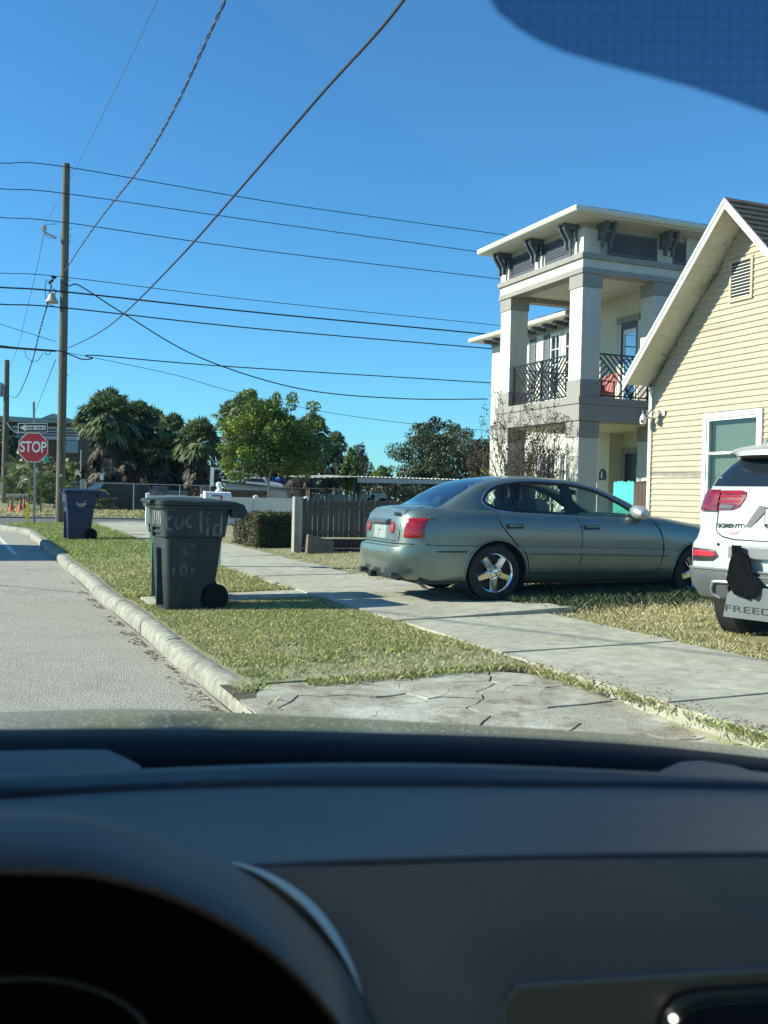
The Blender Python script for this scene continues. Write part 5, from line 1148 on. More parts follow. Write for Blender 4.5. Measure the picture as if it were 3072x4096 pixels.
# wheel arch lips
mb = MB()
for wx in (0, 2.8):
    for s in (-1, 1):
        P = []
        for k in range(25):
            t = R(-14 + 208 * k / 24); x, z = wx + .02 + (AR + .004) * math.cos(t), .30 + (AR + .004) * math.sin(t)
            if z > .2: P.append(Vector((x, s * (side(x, z) + .0), z)))
        mb.tube(P, .011, 6)
mb.build('arch_lip', Mpaint, SE, smooth=True)
sbox('underbody', Mblk, SE, XR + .25, XF - .2, -.72, .72, .17, .30)
mb = MB()
for wx in (0, 2.8):
    for s in (-1, 1): mb.lathe([(AR - .004, -.02), (AR - .004, .24)], 30, Matrix.Translation((wx + .02, s * .62, .30)) @ Matrix.Rotation(R(-90 * s), 4, 'X'), close=False)
mb.build('wheel_well', Mblk, SE)
def wheel(name, T, x, s, y, zc, rt, rr, wd, spokes, mrim, width=.05):
    Mw_ = Matrix.Translation((x, y, zc)) @ (Matrix.Rotation(R(90), 4, 'X') if s < 0 else Matrix.Rotation(R(-90), 4, 'X'))
    w_ = bpy.data.objects.new(name, None); col.objects.link(w_); w_.parent = T
    MB().lathe([(rr * .98, -wd), (rt * .93, -wd), (rt, -wd * .82), (rt, -wd * .2), (rt, -.012), (rt - .012, .0), (rt * .93, .008), (rr * 1.06, .010), (rr * .99, .002), (rr * .98, -.02)], 48, Mw_, close=False).build('tyre', Mrub, w_, smooth=30)
    m = MB().lathe([(rr * .90, -wd * .9), (rr * .90, -.03), (rr * .95, -.004), (rr * .995, .006), (rr * 1.0, -.004), (rr * .985, -.02)], 48, Mw_, close=False)
    for k in range(spokes):
        t = k * 2 * math.pi / spokes + math.pi / 2 * (1 if spokes == 5 else 1) + math.pi; c_, s2 = math.cos(t), math.sin(t)
        for (ra, rb, wa, wb, za, zb_) in ((.05, rr * .93, .052, .040, .004, -.012),):
            V = []
            for r_, w2, z_ in ((ra, wa, za), (rb, wb, zb_)):
                for q, zz in ((-w2, z_ - .03), (-w2 * .62, z_), (w2 * .62, z_), (w2, z_ - .03)): V.append(Mw_ @ Vector((r_ * c_ - q * s2, r_ * s2 + q * c_, zz)))
            m.add(V, [(0, 1, 5, 4), (1, 2, 6, 5), (2, 3, 7, 6)])
    m.lathe([(.085, -.03), (.082, .0), (.070, .006), (.045, .002), (.043, .012), (.03, .016), (0, .017)], 24, Mw_, close=False)
    m.build('rim', mrim, w_, smooth=30)
    b = MB()
    for k in range(5):
        t = k * 2 * math.pi / 5 + .3; b.lathe([(.011, 0), (.011, .010), (0, .010)], 8, Mw_ @ Matrix.Translation((.062 * math.cos(t), .062 * math.sin(t), .0)))
    b.build('lug_nut', Mblk, w_)
    MB().lathe([(0, -.07), (rr * .90, -.07)], 30, Mw_, close=False).build('brake_disc', mat('brake_dark', (.03, .03, .032), .5, metal=.5), w_)
    return w_
for x in (0, 2.8):
    for s in (-1, 1): wheel('wheel', SE, x, s, s * .865, .305, .322, .226, .20, 5, Mchr)
# rear: trunk lid recess, plate, lamps, bumper details
def xr(z, y):        # rear surface x at height z
    t = min(max(lvl(z, -1.0), 0), .985); r0 = I(t, [l[0] for l in LV], [l[2] for l in LV]); x0 = XR + r0
    return x0
def rear_pt(y, z, off=0.0):
    t = min(max(lvl(z, -1.0), 0), .985); wf = I(t, [l[0] for l in LV], [l[1] for l in LV]); r0 = I(t, [l[0] for l in LV], [l[2] for l in LV]); x0 = XR + r0; x1 = XF - .03
    u = min(1, abs(y) / (.90 * wf)); s_ = u ** (1 / .30); cc = -math.sqrt(max(0, 1 - s_ * s_)); cx = -abs(cc) ** .42; return Vector(((x0 + x1) / 2 + (x1 - x0) / 2 * cx - off, y, z))
def rear_patch(name, poly, off, m, par, n=10, depth=.02):     # poly in (y,z), laid over the rear surface
    ys = [p[0] for p in poly]; zs = [p[1] for p in poly]
    mb = MB(); P = []
    k = len(poly)
    for i in range(k):
        a, b = poly[i], poly[(i + 1) % k]
        for t in range(3): P.append((a[0] + (b[0] - a[0]) * t / 3, a[1] + (b[1] - a[1]) * t / 3))
    cy, cz = sum(p[0] for p in P) / len(P), sum(p[1] for p in P) / len(P); rings = []
    for f in (1, .93, .6, .25): rings.append([rear_pt(cy + (y - cy) * f, cz + (z - cz) * f, off * (1 if f < 1 else .1)) for y, z in P])
    back = [p + Vector((depth, 0, 0)) for p in rings[0]]
    mb.grid([back] + rings, closed=True); mb.F.append(tuple(len(mb.V) - len(P) + j for j in range(len(P))))
    return mb.build(name, m, par, smooth=35)
def rpoly(cy, cz, hw_, hh_, r_, n=4):
    P = []
    for sy, sz, a0 in ((1, 1, 0), (-1, 1, 90), (-1, -1, 180), (1, -1, 270)):
        for k in range(n): t = R(a0 + 90 * k / (n - 1)); P.append((cy + sy * (hw_ - r_) + r_ * math.cos(t), cz + sz * (hh_ - r_) + r_ * math.sin(t)))
    return P
Mlamp = mat('lamp_red', (.24, .003, .005), .12, col2=(.46, .012, .014), scale=30, coat=.8, bump=.1, bscale=70)
# corner lamps wrap round the corner
for s in (-1, 1):
    mb = MB(); rows = []
    for i in range(11):
        v = i / 10; z = .70 + .215 * v; xe = -.865 + .05 * abs(v - .6) ** 1.5 - .03 * (1 - v); ye = side(xe, z); inner = .625 + .03 * v + .02 * (1 - v) ** 2; row = []
        for j in range(14):
            q = j / 13; y = inner + (ye - inner) * q; p = rear_pt(y, z, .0); nrm = Vector((-1, q * .9, 0)).normalized() * (.011 if 0 < j < 13 and 0 < i < 10 else .002); p = p + nrm; row.append(Vector((p.x, p.y * s, p.z)))
        rows.append(row)
    o = mb.grid(rows).build('tail_lamp', Mlamp, SE, smooth=50); md = o.modifiers.new('s', 'SOLIDIFY'); md.thickness = .02; md.offset = 0
    rear_patch('lamp_amber', [(s * .66, .712), (s * .76, .714), (s * .76, .735), (s * .65, .732)], .014, mat('lamp_amber', (.75, .22, .08), .2, coat=.5), o)
for s in (-1, 1): rear_patch('reverse_lamp', rpoly(s * .395, .80, .058, .070, .055), .010, Mlamp, SE)
rear_patch('plate_recess', rpoly(0, .775, .285, .125, .05), .0035, mat('recess_paint', (.20, .25, .235), .4, metal=.4), SE)
rear_patch('plate_holder', rpoly(0, .745, .20, .08, .02), .008, mat('plate_pale', (.30, .35, .32), .5, var=.25, scale=14), SE)
MB().prism([(-1.155, .87), (-1.10, .90), (-1.06, .90), (-1.06, .86), (-1.135, .845)], 'y', -.30, .30).build('trunk_grip', mat('grip_grey', (.20, .23, .22), .3, metal=.6), SE, bevel=.006)
mb = MB()
for s in (-1, 1): mb.tube([rear_pt(s * .56, .66, .001), rear_pt(s * .57, .76, .001), rear_pt(s * .565, .90, .001), Vector((-.99, s * .56, 1.0)), Vector((-.80, s * .60, 1.048))], .004, 5)
mb.tube([rear_pt(y, .655, .001) for y in np.linspace(-.56, .56, 14)], .004, 5).build('trunk_seam', Mseam, SE)
b0 = rear_pt(-.40, .965, .004)
text('badge', 'GS300', .060, Mblk, SE, facing(rear_pt(-.44, .955, .006), (-1, 0)) @ Matrix.Rotation(R(-10), 4, 'X'), extrude=.003, sx=1.25, bold=.001)
text('screw_mark', '..', .16, Mblk, SE, facing(rear_pt(0, .80, .012), (-1, 0)), extrude=.001)
# lower bumper: exhausts, hitch, dark valance
MB().box(-1.08, -.85, -.55, .55, .20, .255).build('valance', Mblk, SE, bevel=.01)
for s in (-1, 1): MB().tube([(-1.16, s * .52, .255), (-.9, s * .52, .255)], .038, 14).build('exhaust', mat('exhaust_steel', (.10, .10, .10), .4, metal=.8), SE, smooth=True)
MB().box(-1.15, -.9, .16, .28, .19, .26).build('hitch_box', Mblk, SE, bevel=.008)
mb = MB().tube([rear_pt(y, .655 - .03, .004) for y in np.linspace(-.8, .8, 20)], .006, 5); mb.build('bumper_line', Mseam, SE)
# mirrors
for s in (-1, 1):
    y = s * (gy(1.95, 1.0) + .11)
    mm = MB().lathe([(0, -.13), (.055, -.115), (.080, -.06), (.088, .0), (.080, .06), (.055, .105), (0, .12)], 20, Matrix.Translation((1.93, y, 1.03)) @ Matrix.Rotation(R(90 - s * 12), 4, 'X') @ Matrix.Diagonal((1.15, 1.0, 1.1, 1)), close=False).build('mirror', mat('mirror_silver', (.44, .46, .46), .35, metal=.5, coat=.3), SE, smooth=True)
    MB().bar((1.95, y - s * .02, .98), (2.02, s * (gy(2.0, .98) - .01), .955), .06, .05).build('mirror_arm', Mblk, mm, bevel=.01)
# interior
Mseat = mat('seat_grey', (.16, .165, .155), .7, var=.1); Mint = mat('cabin_dark', (.045, .048, .046), .8)
MB().box(-.34, 1.99, -.69, .69, .625, .66).box(1.9, 2.2, -.66, .66, .63, .97).build('cabin_floor', Mint, SE, bevel=.02)
for y in (-.36, .36):
    s_ = MB().prism([(.78, .66), (1.30, .66), (1.30, .76), (.98, .78), (.80, 1.16), (.68, 1.18), (.66, 1.12)], 'y', y - .24, y + .24).build('seat', Mseat, SE, bevel=.04, seg=3)
    MB().lathe([(0, -.12), (.07, -.11), (.085, -.06), (.088, 0), (.085, .06), (.07, .11), (0, .12)], 16, Matrix.Translation((.68, y, 1.245)) @ Matrix.Rotation(R(90), 4, 'X') @ Matrix.Diagonal((.62, 1.05, 1, 1)), close=False).build('headrest', Mseat, s_, smooth=True)
s_ = MB().prism([(-.30, .66), (.30, .66), (.30, .74), (-.0, .76), (-.20, 1.06), (-.34, 1.06)], 'y', -.62, .62).build('rear_seat', Mseat, SE, bevel=.03, seg=3)
for y in (-.33, .33): MB().lathe([(0, -.11), (.06, -.10), (.075, -.05), (.077, 0), (.075, .05), (.06, .10), (0, .11)], 16, Matrix.Translation((-.20, y, 1.11)) @ Matrix.Rotation(R(90), 4, 'X') @ Matrix.Diagonal((.62, 1.0, 1, 1)), close=False).build('headrest', Mseat, s_, smooth=True)
MB().box(1.47, 1.50, -.11, .11, 1.235, 1.295).tube([(1.48, 0, 1.24), (1.485, 0, 1.20)], .004, 5).build('cabin_mirror', Mint, SE, bevel=.015)
MB().tube([(1.47, 0, 1.22), (1.46, .01, 1.17), (1.47, 0, 1.10), (1.465, .0, 1.02)], [.006, .02, .026, .008], 8).build('hanging_ornament', Mint, SE, smooth=True)
mb = MB()
for k in range(24): pass
P = [Vector((1.62 + .0 + .17 * math.sin(t) * .35, .36 + .18 * math.cos(t), .90 + .17 * math.sin(t))) for t in np.linspace(0, 2 * math.pi, 26)]
mb.tube(P, .013, 6, cap=False).build('steering_wheel', Mint, SE, smooth=True)
# ------------------------------------------------------------------ white SUV, seen from behind
SVP = ((3.185, 7.97, .25), .65)
SV = thing('suv', 'white sport utility vehicle parked facing the yellow house at the right edge', 'car', *SVP); SV.scale = (1, 1, 1.03)
Mwp = mat('pearl_white_paint', (.50, .525, .515), .28, metal=.08, var=.03, scale=2, coat=.6); Mclad = mat('grey_cladding', (.085, .09, .092), .55, var=.1); Mslv = mat('silver_garnish', (.36, .38, .38), .35, metal=.6)
Msg = glassmat('suv_glass', (.05, .065, .075), .10)
SX = 4.74; SWH = .945
RCX, RCY = .11, .16       # plan corner radii of the SUV
def edge_x(ay, hw_, rx=RCX, ry=RCY):       # setback of the rear face at |y|
    c_ = .035 * (ay / hw_) ** 2; t = (ay - (hw_ - ry)) / ry
    return c_ + (rx * (1 - math.sqrt(max(0.0, 1 - min(t, 1) ** 2))) if t > 0 else 0)
def plan2(x0, x1, hw_, er=.30, n=100, yc=0):
    P = []; mid = (x0 + x1) / 2
    for i in range(12): y = hw_ * (-1 + 2 * 0) ; P.append(None)
    P = []
    ys = [(hw_ - RCY) * (-1 + 2 * i / 11) for i in range(12)]
    for y in ys: P.append((x1 - edge_x(abs(y), hw_, .55, .40), y))
    for k in range(1, 11): t = math.pi / 2 * k / 11; y = hw_ - RCY + RCY * math.sin(t); P.append((x1 - edge_x(y, hw_, .55, .40), y))
    for i in range(18): P.append((x1 - .60 + (x0 + RCX + .06 - x1 + .60) * i / 17, hw_))
    for k in range(10, 0, -1): t = math.pi / 2 * k / 11; y = hw_ - RCY + RCY * math.sin(t); P.append((x0 + edge_x(y, hw_), y))
    for y in ys[::-1]: P.append((x0 + edge_x(abs(y), hw_), y))
    for k in range(1, 11): t = math.pi / 2 * k / 11; y = hw_ - RCY + RCY * math.sin(t); P.append((x0 + edge_x(y, hw_), -y))
    for i in range(18): P.append((x0 + RCX + .06 + (x1 - .60 - x0 - RCX - .06) * i / 17, -hw_))
    for k in range(10, 0, -1): t = math.pi / 2 * k / 11; y = hw_ - RCY + RCY * math.sin(t); P.append((x1 - edge_x(y, hw_, .55, .40), -y))
    return P
SLV = [(.30, .16, 4.40, .80), (.36, .05, 4.58, .88), (.46, .0, 4.66, .925), (.56, -.015, 4.68, .94), (.60, -.01, 4.68, .942), (.605, .02, 4.68, .938), (.74, .02, 4.66, .945), (.80, .03, 4.64, .945), (.84, .075, 4.62, .938), (.90, .10, 4.60, .932), (1.02, .125, 4.55, .93), (1.12, .13, 4.5, .925), (1.22, .16, 4.45, .905), (1.28, .20, 4.38, .88)]
def shood(x, z):
    if z <= .85: return z
    f = sstep(x, 3.0, 3.7); return z - (z - .85) * f * .62
rows = [[Vector((x, y, shood(x, z))) for x, y in plan2(x0, x1, w_)] for z, x0, x1, w_ in SLV]
rows.append([Vector((x, y * .93, shood(x, 1.295))) for x, y in plan2(.24, 4.3, .88)]); rows.append([Vector((x, y * .5, shood(x, 1.31))) for x, y in plan2(.26, 4.25, .88)])
o = MB().grid(rows, closed=True); o.F.append(tuple(range(100))[::-1]); k = len(o.V); o.F.append(tuple(k - 100 + j for j in range(100)))
# split lower cladding from painted body by height: build painted part from z>=.60
bodyS = MB().grid(rows[5:], closed=True); bodyS.F.append(tuple(range(100))[::-1]); k = len(bodyS.V); bodyS.F.append(tuple(k - 100 + j for j in range(100)))
cladS = MB().grid(rows[:5] + [[Vector((x, y, .603)) for x, y in plan2(.03, 4.66, .93)]], closed=True); cladS.F.append(tuple(range(100))[::-1]); k = len(cladS.V); cladS.F.append(tuple(k - 100 + j for j in range(100)))
def arches():
    c = MB()
    for wx in (.82, 3.76):
        for s in (-1, 1): c.lathe([(.42, -.30), (.42, .30)], 40, Matrix.Translation((wx, s * .88, .36)) @ Matrix.Rotation(R(90), 4, 'X'))
    return c
bS = bodyS.build('body', Mwp, SV); boolean(bS, arches()); smooth_angle(bS, 30)
cS_ = cladS.build('lower_cladding', Mclad, SV); boolean(cS_, arches()); boolean(cS_, MB().box(-.2, .5, -.50, .50, .25, .47)); smooth_angle(cS_, 30)
# cabin
GL = [(1.27, .19, 3.35, .885), (1.36, .25, 3.18, .86), (1.46, .345, 2.85, .80), (1.54, .43, 2.60, .735), (1.60, .50, 2.45, .69), (1.635, .62, 2.3, .64), (1.655, .80, 2.1, .52), (1.66, 1.0, 1.9, .2)]
rows = [[Vector((x, y, z)) for x, y in plan2(x0, x1, w_, .34)] for z, x0, x1, w_ in GL]
cb = MB().grid(rows, closed=True); cb.F.append(tuple(range(100))[::-1]); k = len(cb.V); cb.F.append(tuple(k - 100 + j for j in range(100)))
cb = cb.build('cabin', Mwp, SV, smooth=40)
def gx(z, off=0): return I(z, [g_[0] for g_ in GL], [g_[1] for g_ in GL]) - off
def gw(z): return I(z, [g_[0] for g_ in GL], [g_[3] for g_ in GL])
def rpt(y, z, off): return Vector((gx(z) + edge_x(min(abs(y), gw(z)), gw(z)) - off, y, z))
rows = []
for i in range(10):
    z = 1.285 + .26 * i / 9; yw = gw(z) - .035 - .02 * (1 - i / 9); rows.append([rpt(yw * q, z, .006) for q in np.linspace(-1, 1, 25)])
gS = MB().grid(rows).build('rear_window', mat('dark_glass', (.012, .018, .024), .06, coat=.5), SV, smooth=50)
# side glass
for s in (-1, 1):
    rows = []
    for i in range(6):
        z = 1.30 + .24 * i / 5; rows.append([Vector((x, s * (gw(z) * .998 + .004 - .0), z)) for x in np.linspace(.62 + (z - 1.3) * .5, 2.9 - (z - 1.3) * 1.8, 10)])
    MB().grid(rows).build('side_window', MATS['dark_glass'], SV, smooth=50)
# spoiler and roof rails
mb = MB(); rows = []
for q in np.linspace(-1, 1, 27):
    y = .735 * q; e = abs(q) ** 4; rows.append([Vector((.36 + .12 * e, y, 1.525)), Vector((.235 + .10 * e + .10 * abs(q) ** 8, y, 1.545 - .01 * e)), Vector((.245 + .10 * e, y, 1.585 - .02 * e)), Vector((.42, y, 1.645 - .04 * e)), Vector((.72, y * .97, 1.662 - .045 * e)), Vector((.75, y * .97, 1.60))])
sp = MB().grid(rows, closed=False); n = 6
sp = MB().grid([r_ for r_ in rows], closed=True); sp.F.append(tuple(range(6))[::-1]); sp.F.append(tuple(len(sp.V) - 6 + j for j in range(6)))
sp = sp.build('spoiler', Mwp, SV, smooth=30)
MB().grid([[Vector((.375 + .10 * abs(q) ** 4, .66 * q, 1.519)), Vector((.262 + .09 * abs(q) ** 4, .66 * q, 1.537))] for q in np.linspace(-1, 1, 17)]).build('spoiler_underside', mat('under_brown', (.09, .075, .06), .5), sp)
mb = MB().tube([(.62, .56, 1.665), (.72, .57, 1.70), (1.2, .585, 1.715), (2.2, .575, 1.71), (2.4, .56, 1.665)], .02, 8).tube([(.62, -.56, 1.665), (.72, -.57, 1.70), (1.2, -.585, 1.715), (2.2, -.575, 1.71), (2.4, -.56, 1.665)], .02, 8)
mb.build('roof_rail', Mslv, SV, smooth=True)
def srear(y, z, off=0.0):
    zs = [l[0] for l in SLV]; x0 = I(z, zs, [l[1] for l in SLV]); w_ = I(z, zs, [l[3] for l in SLV]); return Vector((x0 + edge_x(min(abs(y), w_), w_) - off, y, z))
def spatch(name, poly, off, m, par, depth=.03, sub=4, bulge=1.0):
    P = []; k = len(poly)
    for i in range(k):
        a, b = poly[i], poly[(i + 1) % k]
        for t in range(sub): P.append((a[0] + (b[0] - a[0]) * t / sub, a[1] + (b[1] - a[1]) * t / sub))
    cy, cz = sum(p[0] for p in P) / len(P), sum(p[1] for p in P) / len(P); rings = []
    for f, q in ((1, .15), (.95, 1), (.7, 1), (.35, 1)): rings.append([srear(cy + (y - cy) * f, cz + (z - cz) * f, off * q) for y, z in P])
    back = [p + Vector((depth, 0, 0)) for p in rings[0]]; mb = MB().grid([back] + rings, closed=True); mb.F.append(tuple(len(mb.V) - len(P) + j for j in range(len(P)))); return mb.build(name, m, par, smooth=35)
Mlr = mat('suv_lamp_red', (.06, .003, .006), .15, col2=(.28, .008, .016), scale=18, coat=1.0, stretch=(1, .6, 5)); Mls = mat('lamp_smoke', (.12, .12, .115), .15, coat=1.0)
for s in (-1, 1):
    # outer lamp wraps to the flank
    rows = []
    for i in range(9):
        z = 1.075 + .175 * i / 8; row = []
        for y in np.linspace(.70, .915, 12): row.append(srear(min(y, I(z, [l[0] for l in SLV], [l[3] for l in SLV]) * .9999), z, .010))
        w_ = I(z, [l[0] for l in SLV], [l[3] for l in SLV]); x_s = row[-1].x
        for k in range(1, 7): row.append(Vector((x_s + .05 * k, w_ + .006 - .002 * k, z)))
        rows.append([Vector((p.x, p.y * s, p.z)) for p in row])
    o = MB().grid(rows).build('tail_lamp', Mlr, SV, smooth=50); md = o.modifiers.new('s', 'SOLIDIFY'); md.thickness = .02; md.offset = 0
    o2 = spatch('tail_lamp_inner', [(s * .695, 1.08), (s * .56, 1.085), (s * .48, 1.115), (s * .435, 1.19), (s * .44, 1.235), (s * .50, 1.252), (s * .695, 1.252)], .012, Mlr, SV)
    spatch('reverse_lens', [(s * .68, 1.095), (s * .56, 1.10), (s * .52, 1.125), (s * .68, 1.13)], .017, Mls, o2); spatch('reverse_lens', [(s * .90, 1.08), (s * .715, 1.085), (s * .715, 1.13), (s * .90, 1.13)], .017, Mls, o)
    for z in (1.16, 1.20, 1.232): mb = MB().tube([srear(s * y, z, .014) for y in np.linspace(.47 + (1.24 - z) * .2, .90, 16)], .005, 6); mb.build('light_guide', mat('lamp_bright', (.50, .02, .03), .2, coat=.6), o2, smooth=True)
    pk = spatch('fog_recess', [(s * .90, .645), (s * .66, .66), (s * .60, .70), (s * .64, .755), (s * .90, .765)], .004, Mblk, SV)
    spatch('reflector', [(s * .885, .695), (s * .655, .70), (s * .63, .712), (s * .655, .742), (s * .885, .75)], .009, mat('reflector_red', (.50, .02, .04), .2, coat=.8), pk)
    MB().lathe([(0, .004), (.012, .004), (.014, -.004)], 12, Matrix.Translation(srear(s * .62, .80, .004)) @ Matrix.Rotation(R(-90), 4, 'Y')).build('parking_sensor', Mblk, SV)
# hatch seams
mb = MB().tube([srear(.70, z, -.001) for z in np.linspace(1.07, .93, 6)] + [srear(.685, .90, 0), srear(.62, .865, 0), srear(.50, .845, 0), srear(0, .84, 0), srear(-.50, .845, 0), srear(-.62, .865, 0), srear(-.685, .90, 0)] + [srear(-.70, z, -.001) for z in np.linspace(.93, 1.07, 6)], .006, 6)
mb.build('hatch_seam', Mseam, SV, smooth=True)
spatch('plate_recess', [(.44, .92), (-.44, .92), (-.30, 1.14), (.30, 1.14)], .003, mat('recess_white', (.50, .52, .51), .3, coat=.5), SV)
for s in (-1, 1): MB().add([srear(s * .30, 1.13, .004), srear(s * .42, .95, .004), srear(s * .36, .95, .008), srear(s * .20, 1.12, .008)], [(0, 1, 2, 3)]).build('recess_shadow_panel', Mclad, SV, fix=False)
pf = MB().box(-.0, .014, -.105, .225, .955, 1.115, Matrix.Translation((.088, 0, 0))).build('license_plate', Mblk, SV, bevel=.008)
MB().box(.080, .0875, -.088, .208, .985, 1.10).build('plate_face', mat('plate_white', (.70, .74, .72), .4), pf)
text('plate_number', '12', .085, mat('plate_green', (.03, .16, .10), .5), pf, facing(Vector((.0785, .155, 1.04)), (-1, 0)), extrude=.001)
text('frame_lettering', 'www.c', .02, mat('frame_white', (.6, .6, .6), .5), pf, facing(Vector((.086, .165, .968)), (-1, 0)), extrude=.001)
text('badge', 'SORENTO', .052, mat('badge_grey', (.08, .10, .10), .3, metal=.6), SV, facing(srear(.55, .955, .006), (-1, 0)) @ Matrix.Rotation(R(0), 4, 'X'), extrude=.003, sx=1.15, bold=.001)
MB().lathe([(0, .006), (.045, .005), (.055, 0), (.056, -.004)], 20, Matrix.Translation(srear(.52, .905, .006)) @ Matrix.Rotation(R(-90), 4, 'Y') @ Matrix.Diagonal((.55, 1, 1, 1))).build('oval_sticker', mat('sticker_pink', (.50, .36, .36), .4), SV, smooth=True)
# silver garnish rings of the bumper
mb = MB().tube(spline([srear(.60, .36, .0), srear(.66, .40, .01), srear(.64, .47, .012), srear(.56, .50, .012), srear(0, .50, .012), srear(-.56, .50, .012), srear(-.64, .47, .012), srear(-.66, .40, .01), srear(-.6, .36, 0)], 6), .014, 8).tube([srear(y, .60, .006) for y in np.linspace(-.9, .9, 24)], .010, 6).tube([srear(y, .56, .010) for y in np.linspace(-.5, .5, 12)], .008, 6)
mb.build('bumper_garnish', Mslv, SV, smooth=True)
MB().box(.0, .05, -.48, .48, .70, .80, Matrix.Translation((-.028, 0, 0))).build('bumper_pad', mat('pad_grey', (.20, .21, .215), .5), SV, bevel=.01)
for x in (.82, 3.76):
    for s in (-1, 1): wheel('wheel', SV, x, s, s * .93, .335, .385, .235, .235, 5, mat('alloy_silver', (.5, .5, .5), .3, metal=.9))
mb = MB()
for s in (-1, 1):
    for yy in (-.04, -.09, -.14, -.185): mb.lathe([(.3855, -.006), (.3865, .0), (.3855, .006)], 48, Matrix.Translation((.82, s * (.93 + yy), .335)) @ Matrix.Rotation(R(90), 4, 'X'), close=False)
mb.build('tread_groove', Mseam, SV)
sbox('underbody', Mblk, SV, .4, 4.3, -.75, .75, .28, .42)
MB().box(-.025, .02, -.44, .44, .47, .56).build('bumper_step', Mclad, SV, bevel=.01)
# hitch mounted guard and black cloth hanging from the hitch
HB = thing('hitch_guard', 'wide grey rubber guard lettered in black hanging under the bumper of the white SUV', 'guard', *SVP)
MB().prism([(.46, .235), (.425, .43), (.34, .50), (-.40, .50), (-.49, .43), (-.525, .235)], 'x', -.10, -.088).build('flap', mat('guard_grey', (.13, .145, .15), .6, var=.08), HB, bevel=.003)
MB().box(-.087, -.05, -.40, .34, .45, .49).box(-.05, .5, -.03, .03, .43, .49).build('bar', Mblk, HB)
text('lettering', 'FREEDOM', .075, mat('letter_black', (.025, .028, .03), .5), HB, facing(Vector((-.103, .10, .31)), (-1, 0)), extrude=.001, sx=2.1, bold=.0)
CL = thing('black_cloth', 'black cloth hanging over the bumper and guard of the white SUV', 'cloth', *SVP)
rs = random.Random(6); rows = []
outl = [(.83, .415, .32), (.78, .42, .322), (.755, .422, .31), (.745, .423, .26), (.68, .425, .232), (.62, .428, .225), (.575, .43, .185), (.545, .425, .105), (.506, .395, .103), (.46, .37, .125), (.43, .352, .145), (.414, .25, .155)]
for z, ya, yb in outl:
    rows.append([Vector((-.075 - .012 * math.sin(q * 9 + z * 14) - .05 * sstep(.72 - z, 0, .3), ya + (yb - ya) * q + .006 * math.sin(z * 40), z)) for q in np.linspace(0, 1, 14)])
o = MB().grid(rows).build('cloth', mat('cloth_black', (.004, .004, .005), .9, spec=.1, bump=.5, bscale=20), CL, smooth=60); md = o.modifiers.new('s', 'SOLIDIFY'); md.thickness = .012
# ------------------------------------------------------------------ far side: chain link fence, vehicles, trees, carport, boat, building
def wthing(name, label, cat, px, py, Y, z=None, group=None, rz=0.0):
    p = PY(px, py, Y); return thing(name, label, cat, (p.x, p.y, p.z if z is None else z), rz, group)
YF = 60.0
# chain link fence along the cross street (s constant), local x along n
af = 57.5
FL = [(300, 0), (347, 0)]
d0 = toS(PA(345, 1925, af))[0]; d1 = 22.0; zt = PA(560, 1936, af).z
CF = sthing('chain_link_fence', 'long chain link fence with top rail along the lot across the street', 'fence', d0, af, .2)
Mcl = mat('fence_steel', (.30, .31, .30), .5, metal=.4)
L_ = d1 - d0; hgt = zt - .2
mb = MB().tube([(0, 0, hgt), (L_, 0, hgt)], .03, 6).tube([(0, 0, .05), (L_, 0, .05)], .01, 5); mb.build('top_rail', Mcl, CF)
for i in range(int(L_ / 2.6) + 1): MB().tube([(i * 2.6, 0, -.1), (i * 2.6, 0, hgt + .04)], .035, 6).build('post', Mcl, CF)
mb = MB(); st = .14; k = -int(hgt / st) - 1
while k * st < L_:
    for sgn in (1, -1):
        x0 = k * st; a = (x0, 0.05) if sgn > 0 else (x0 + hgt, .05); b = (x0 + hgt, hgt) if sgn > 0 else (x0, hgt)
        if a[0] > L_ and b[0] > L_: continue
        if min(a[0], b[0]) < 0 or max(a[0], b[0]) > L_:
            continue
        p, q = Vector((a[0], .0, a[1])), Vector((b[0], .0, b[1])); w_ = .0035; mb.add([p + Vector((w_, 0, 0)), p - Vector((w_, 0, 0)), q - Vector((w_, 0, 0)), q + Vector((w_, 0, 0))], [(0, 1, 2, 3)])
    k += 1
mb.build('mesh_wire', mat('dark_mesh', (.10, .10, .095), .7), CF, fix=False)
# brown lattice screen on the fence
PS = wthing('privacy_screen', 'brown lattice privacy screen on the chain link fence below the boat', 'screen', 848, 1995, 57.5, .3)
wS = (1068 - 848) / FPX * 57.5; hS = PY(848, 1957, 57.5).z - .3
PSm = mat('screen_brown', (.085, .060, .045), .9, col2=(.16, .12, .09), scale=60)
mb = MB().box(0, wS, .02, .03, .3, hS)
for i in range(46):
    x = i * wS / 46
    for sg in (0, 1): mb.bar((x, 0, .3), (min(wS, x + .8) if sg else max(0, x - .8), 0, hS), .022)
mb.build('screen', PSm, PS)
# post at the fence start and small things near it
GP = wthing('gate_post', 'wide pale board post at the left end of the chain link fence', 'post', 332, 2040, 57, .2)
MB().box(-.17, .15, -.06, .06, 0, PY(332, 1918, 57).z - .2).build('board', mat('pale_board', (.26, .25, .22), .85, var=.2, scale=3), GP, bevel=.01)
MB().tube([(.22, 0, 0), (.22, 0, PY(332, 1918, 57).z - .17)], .035, 8).build('edge_pole', mat('rust_brown', (.16, .07, .04), .8), GP)
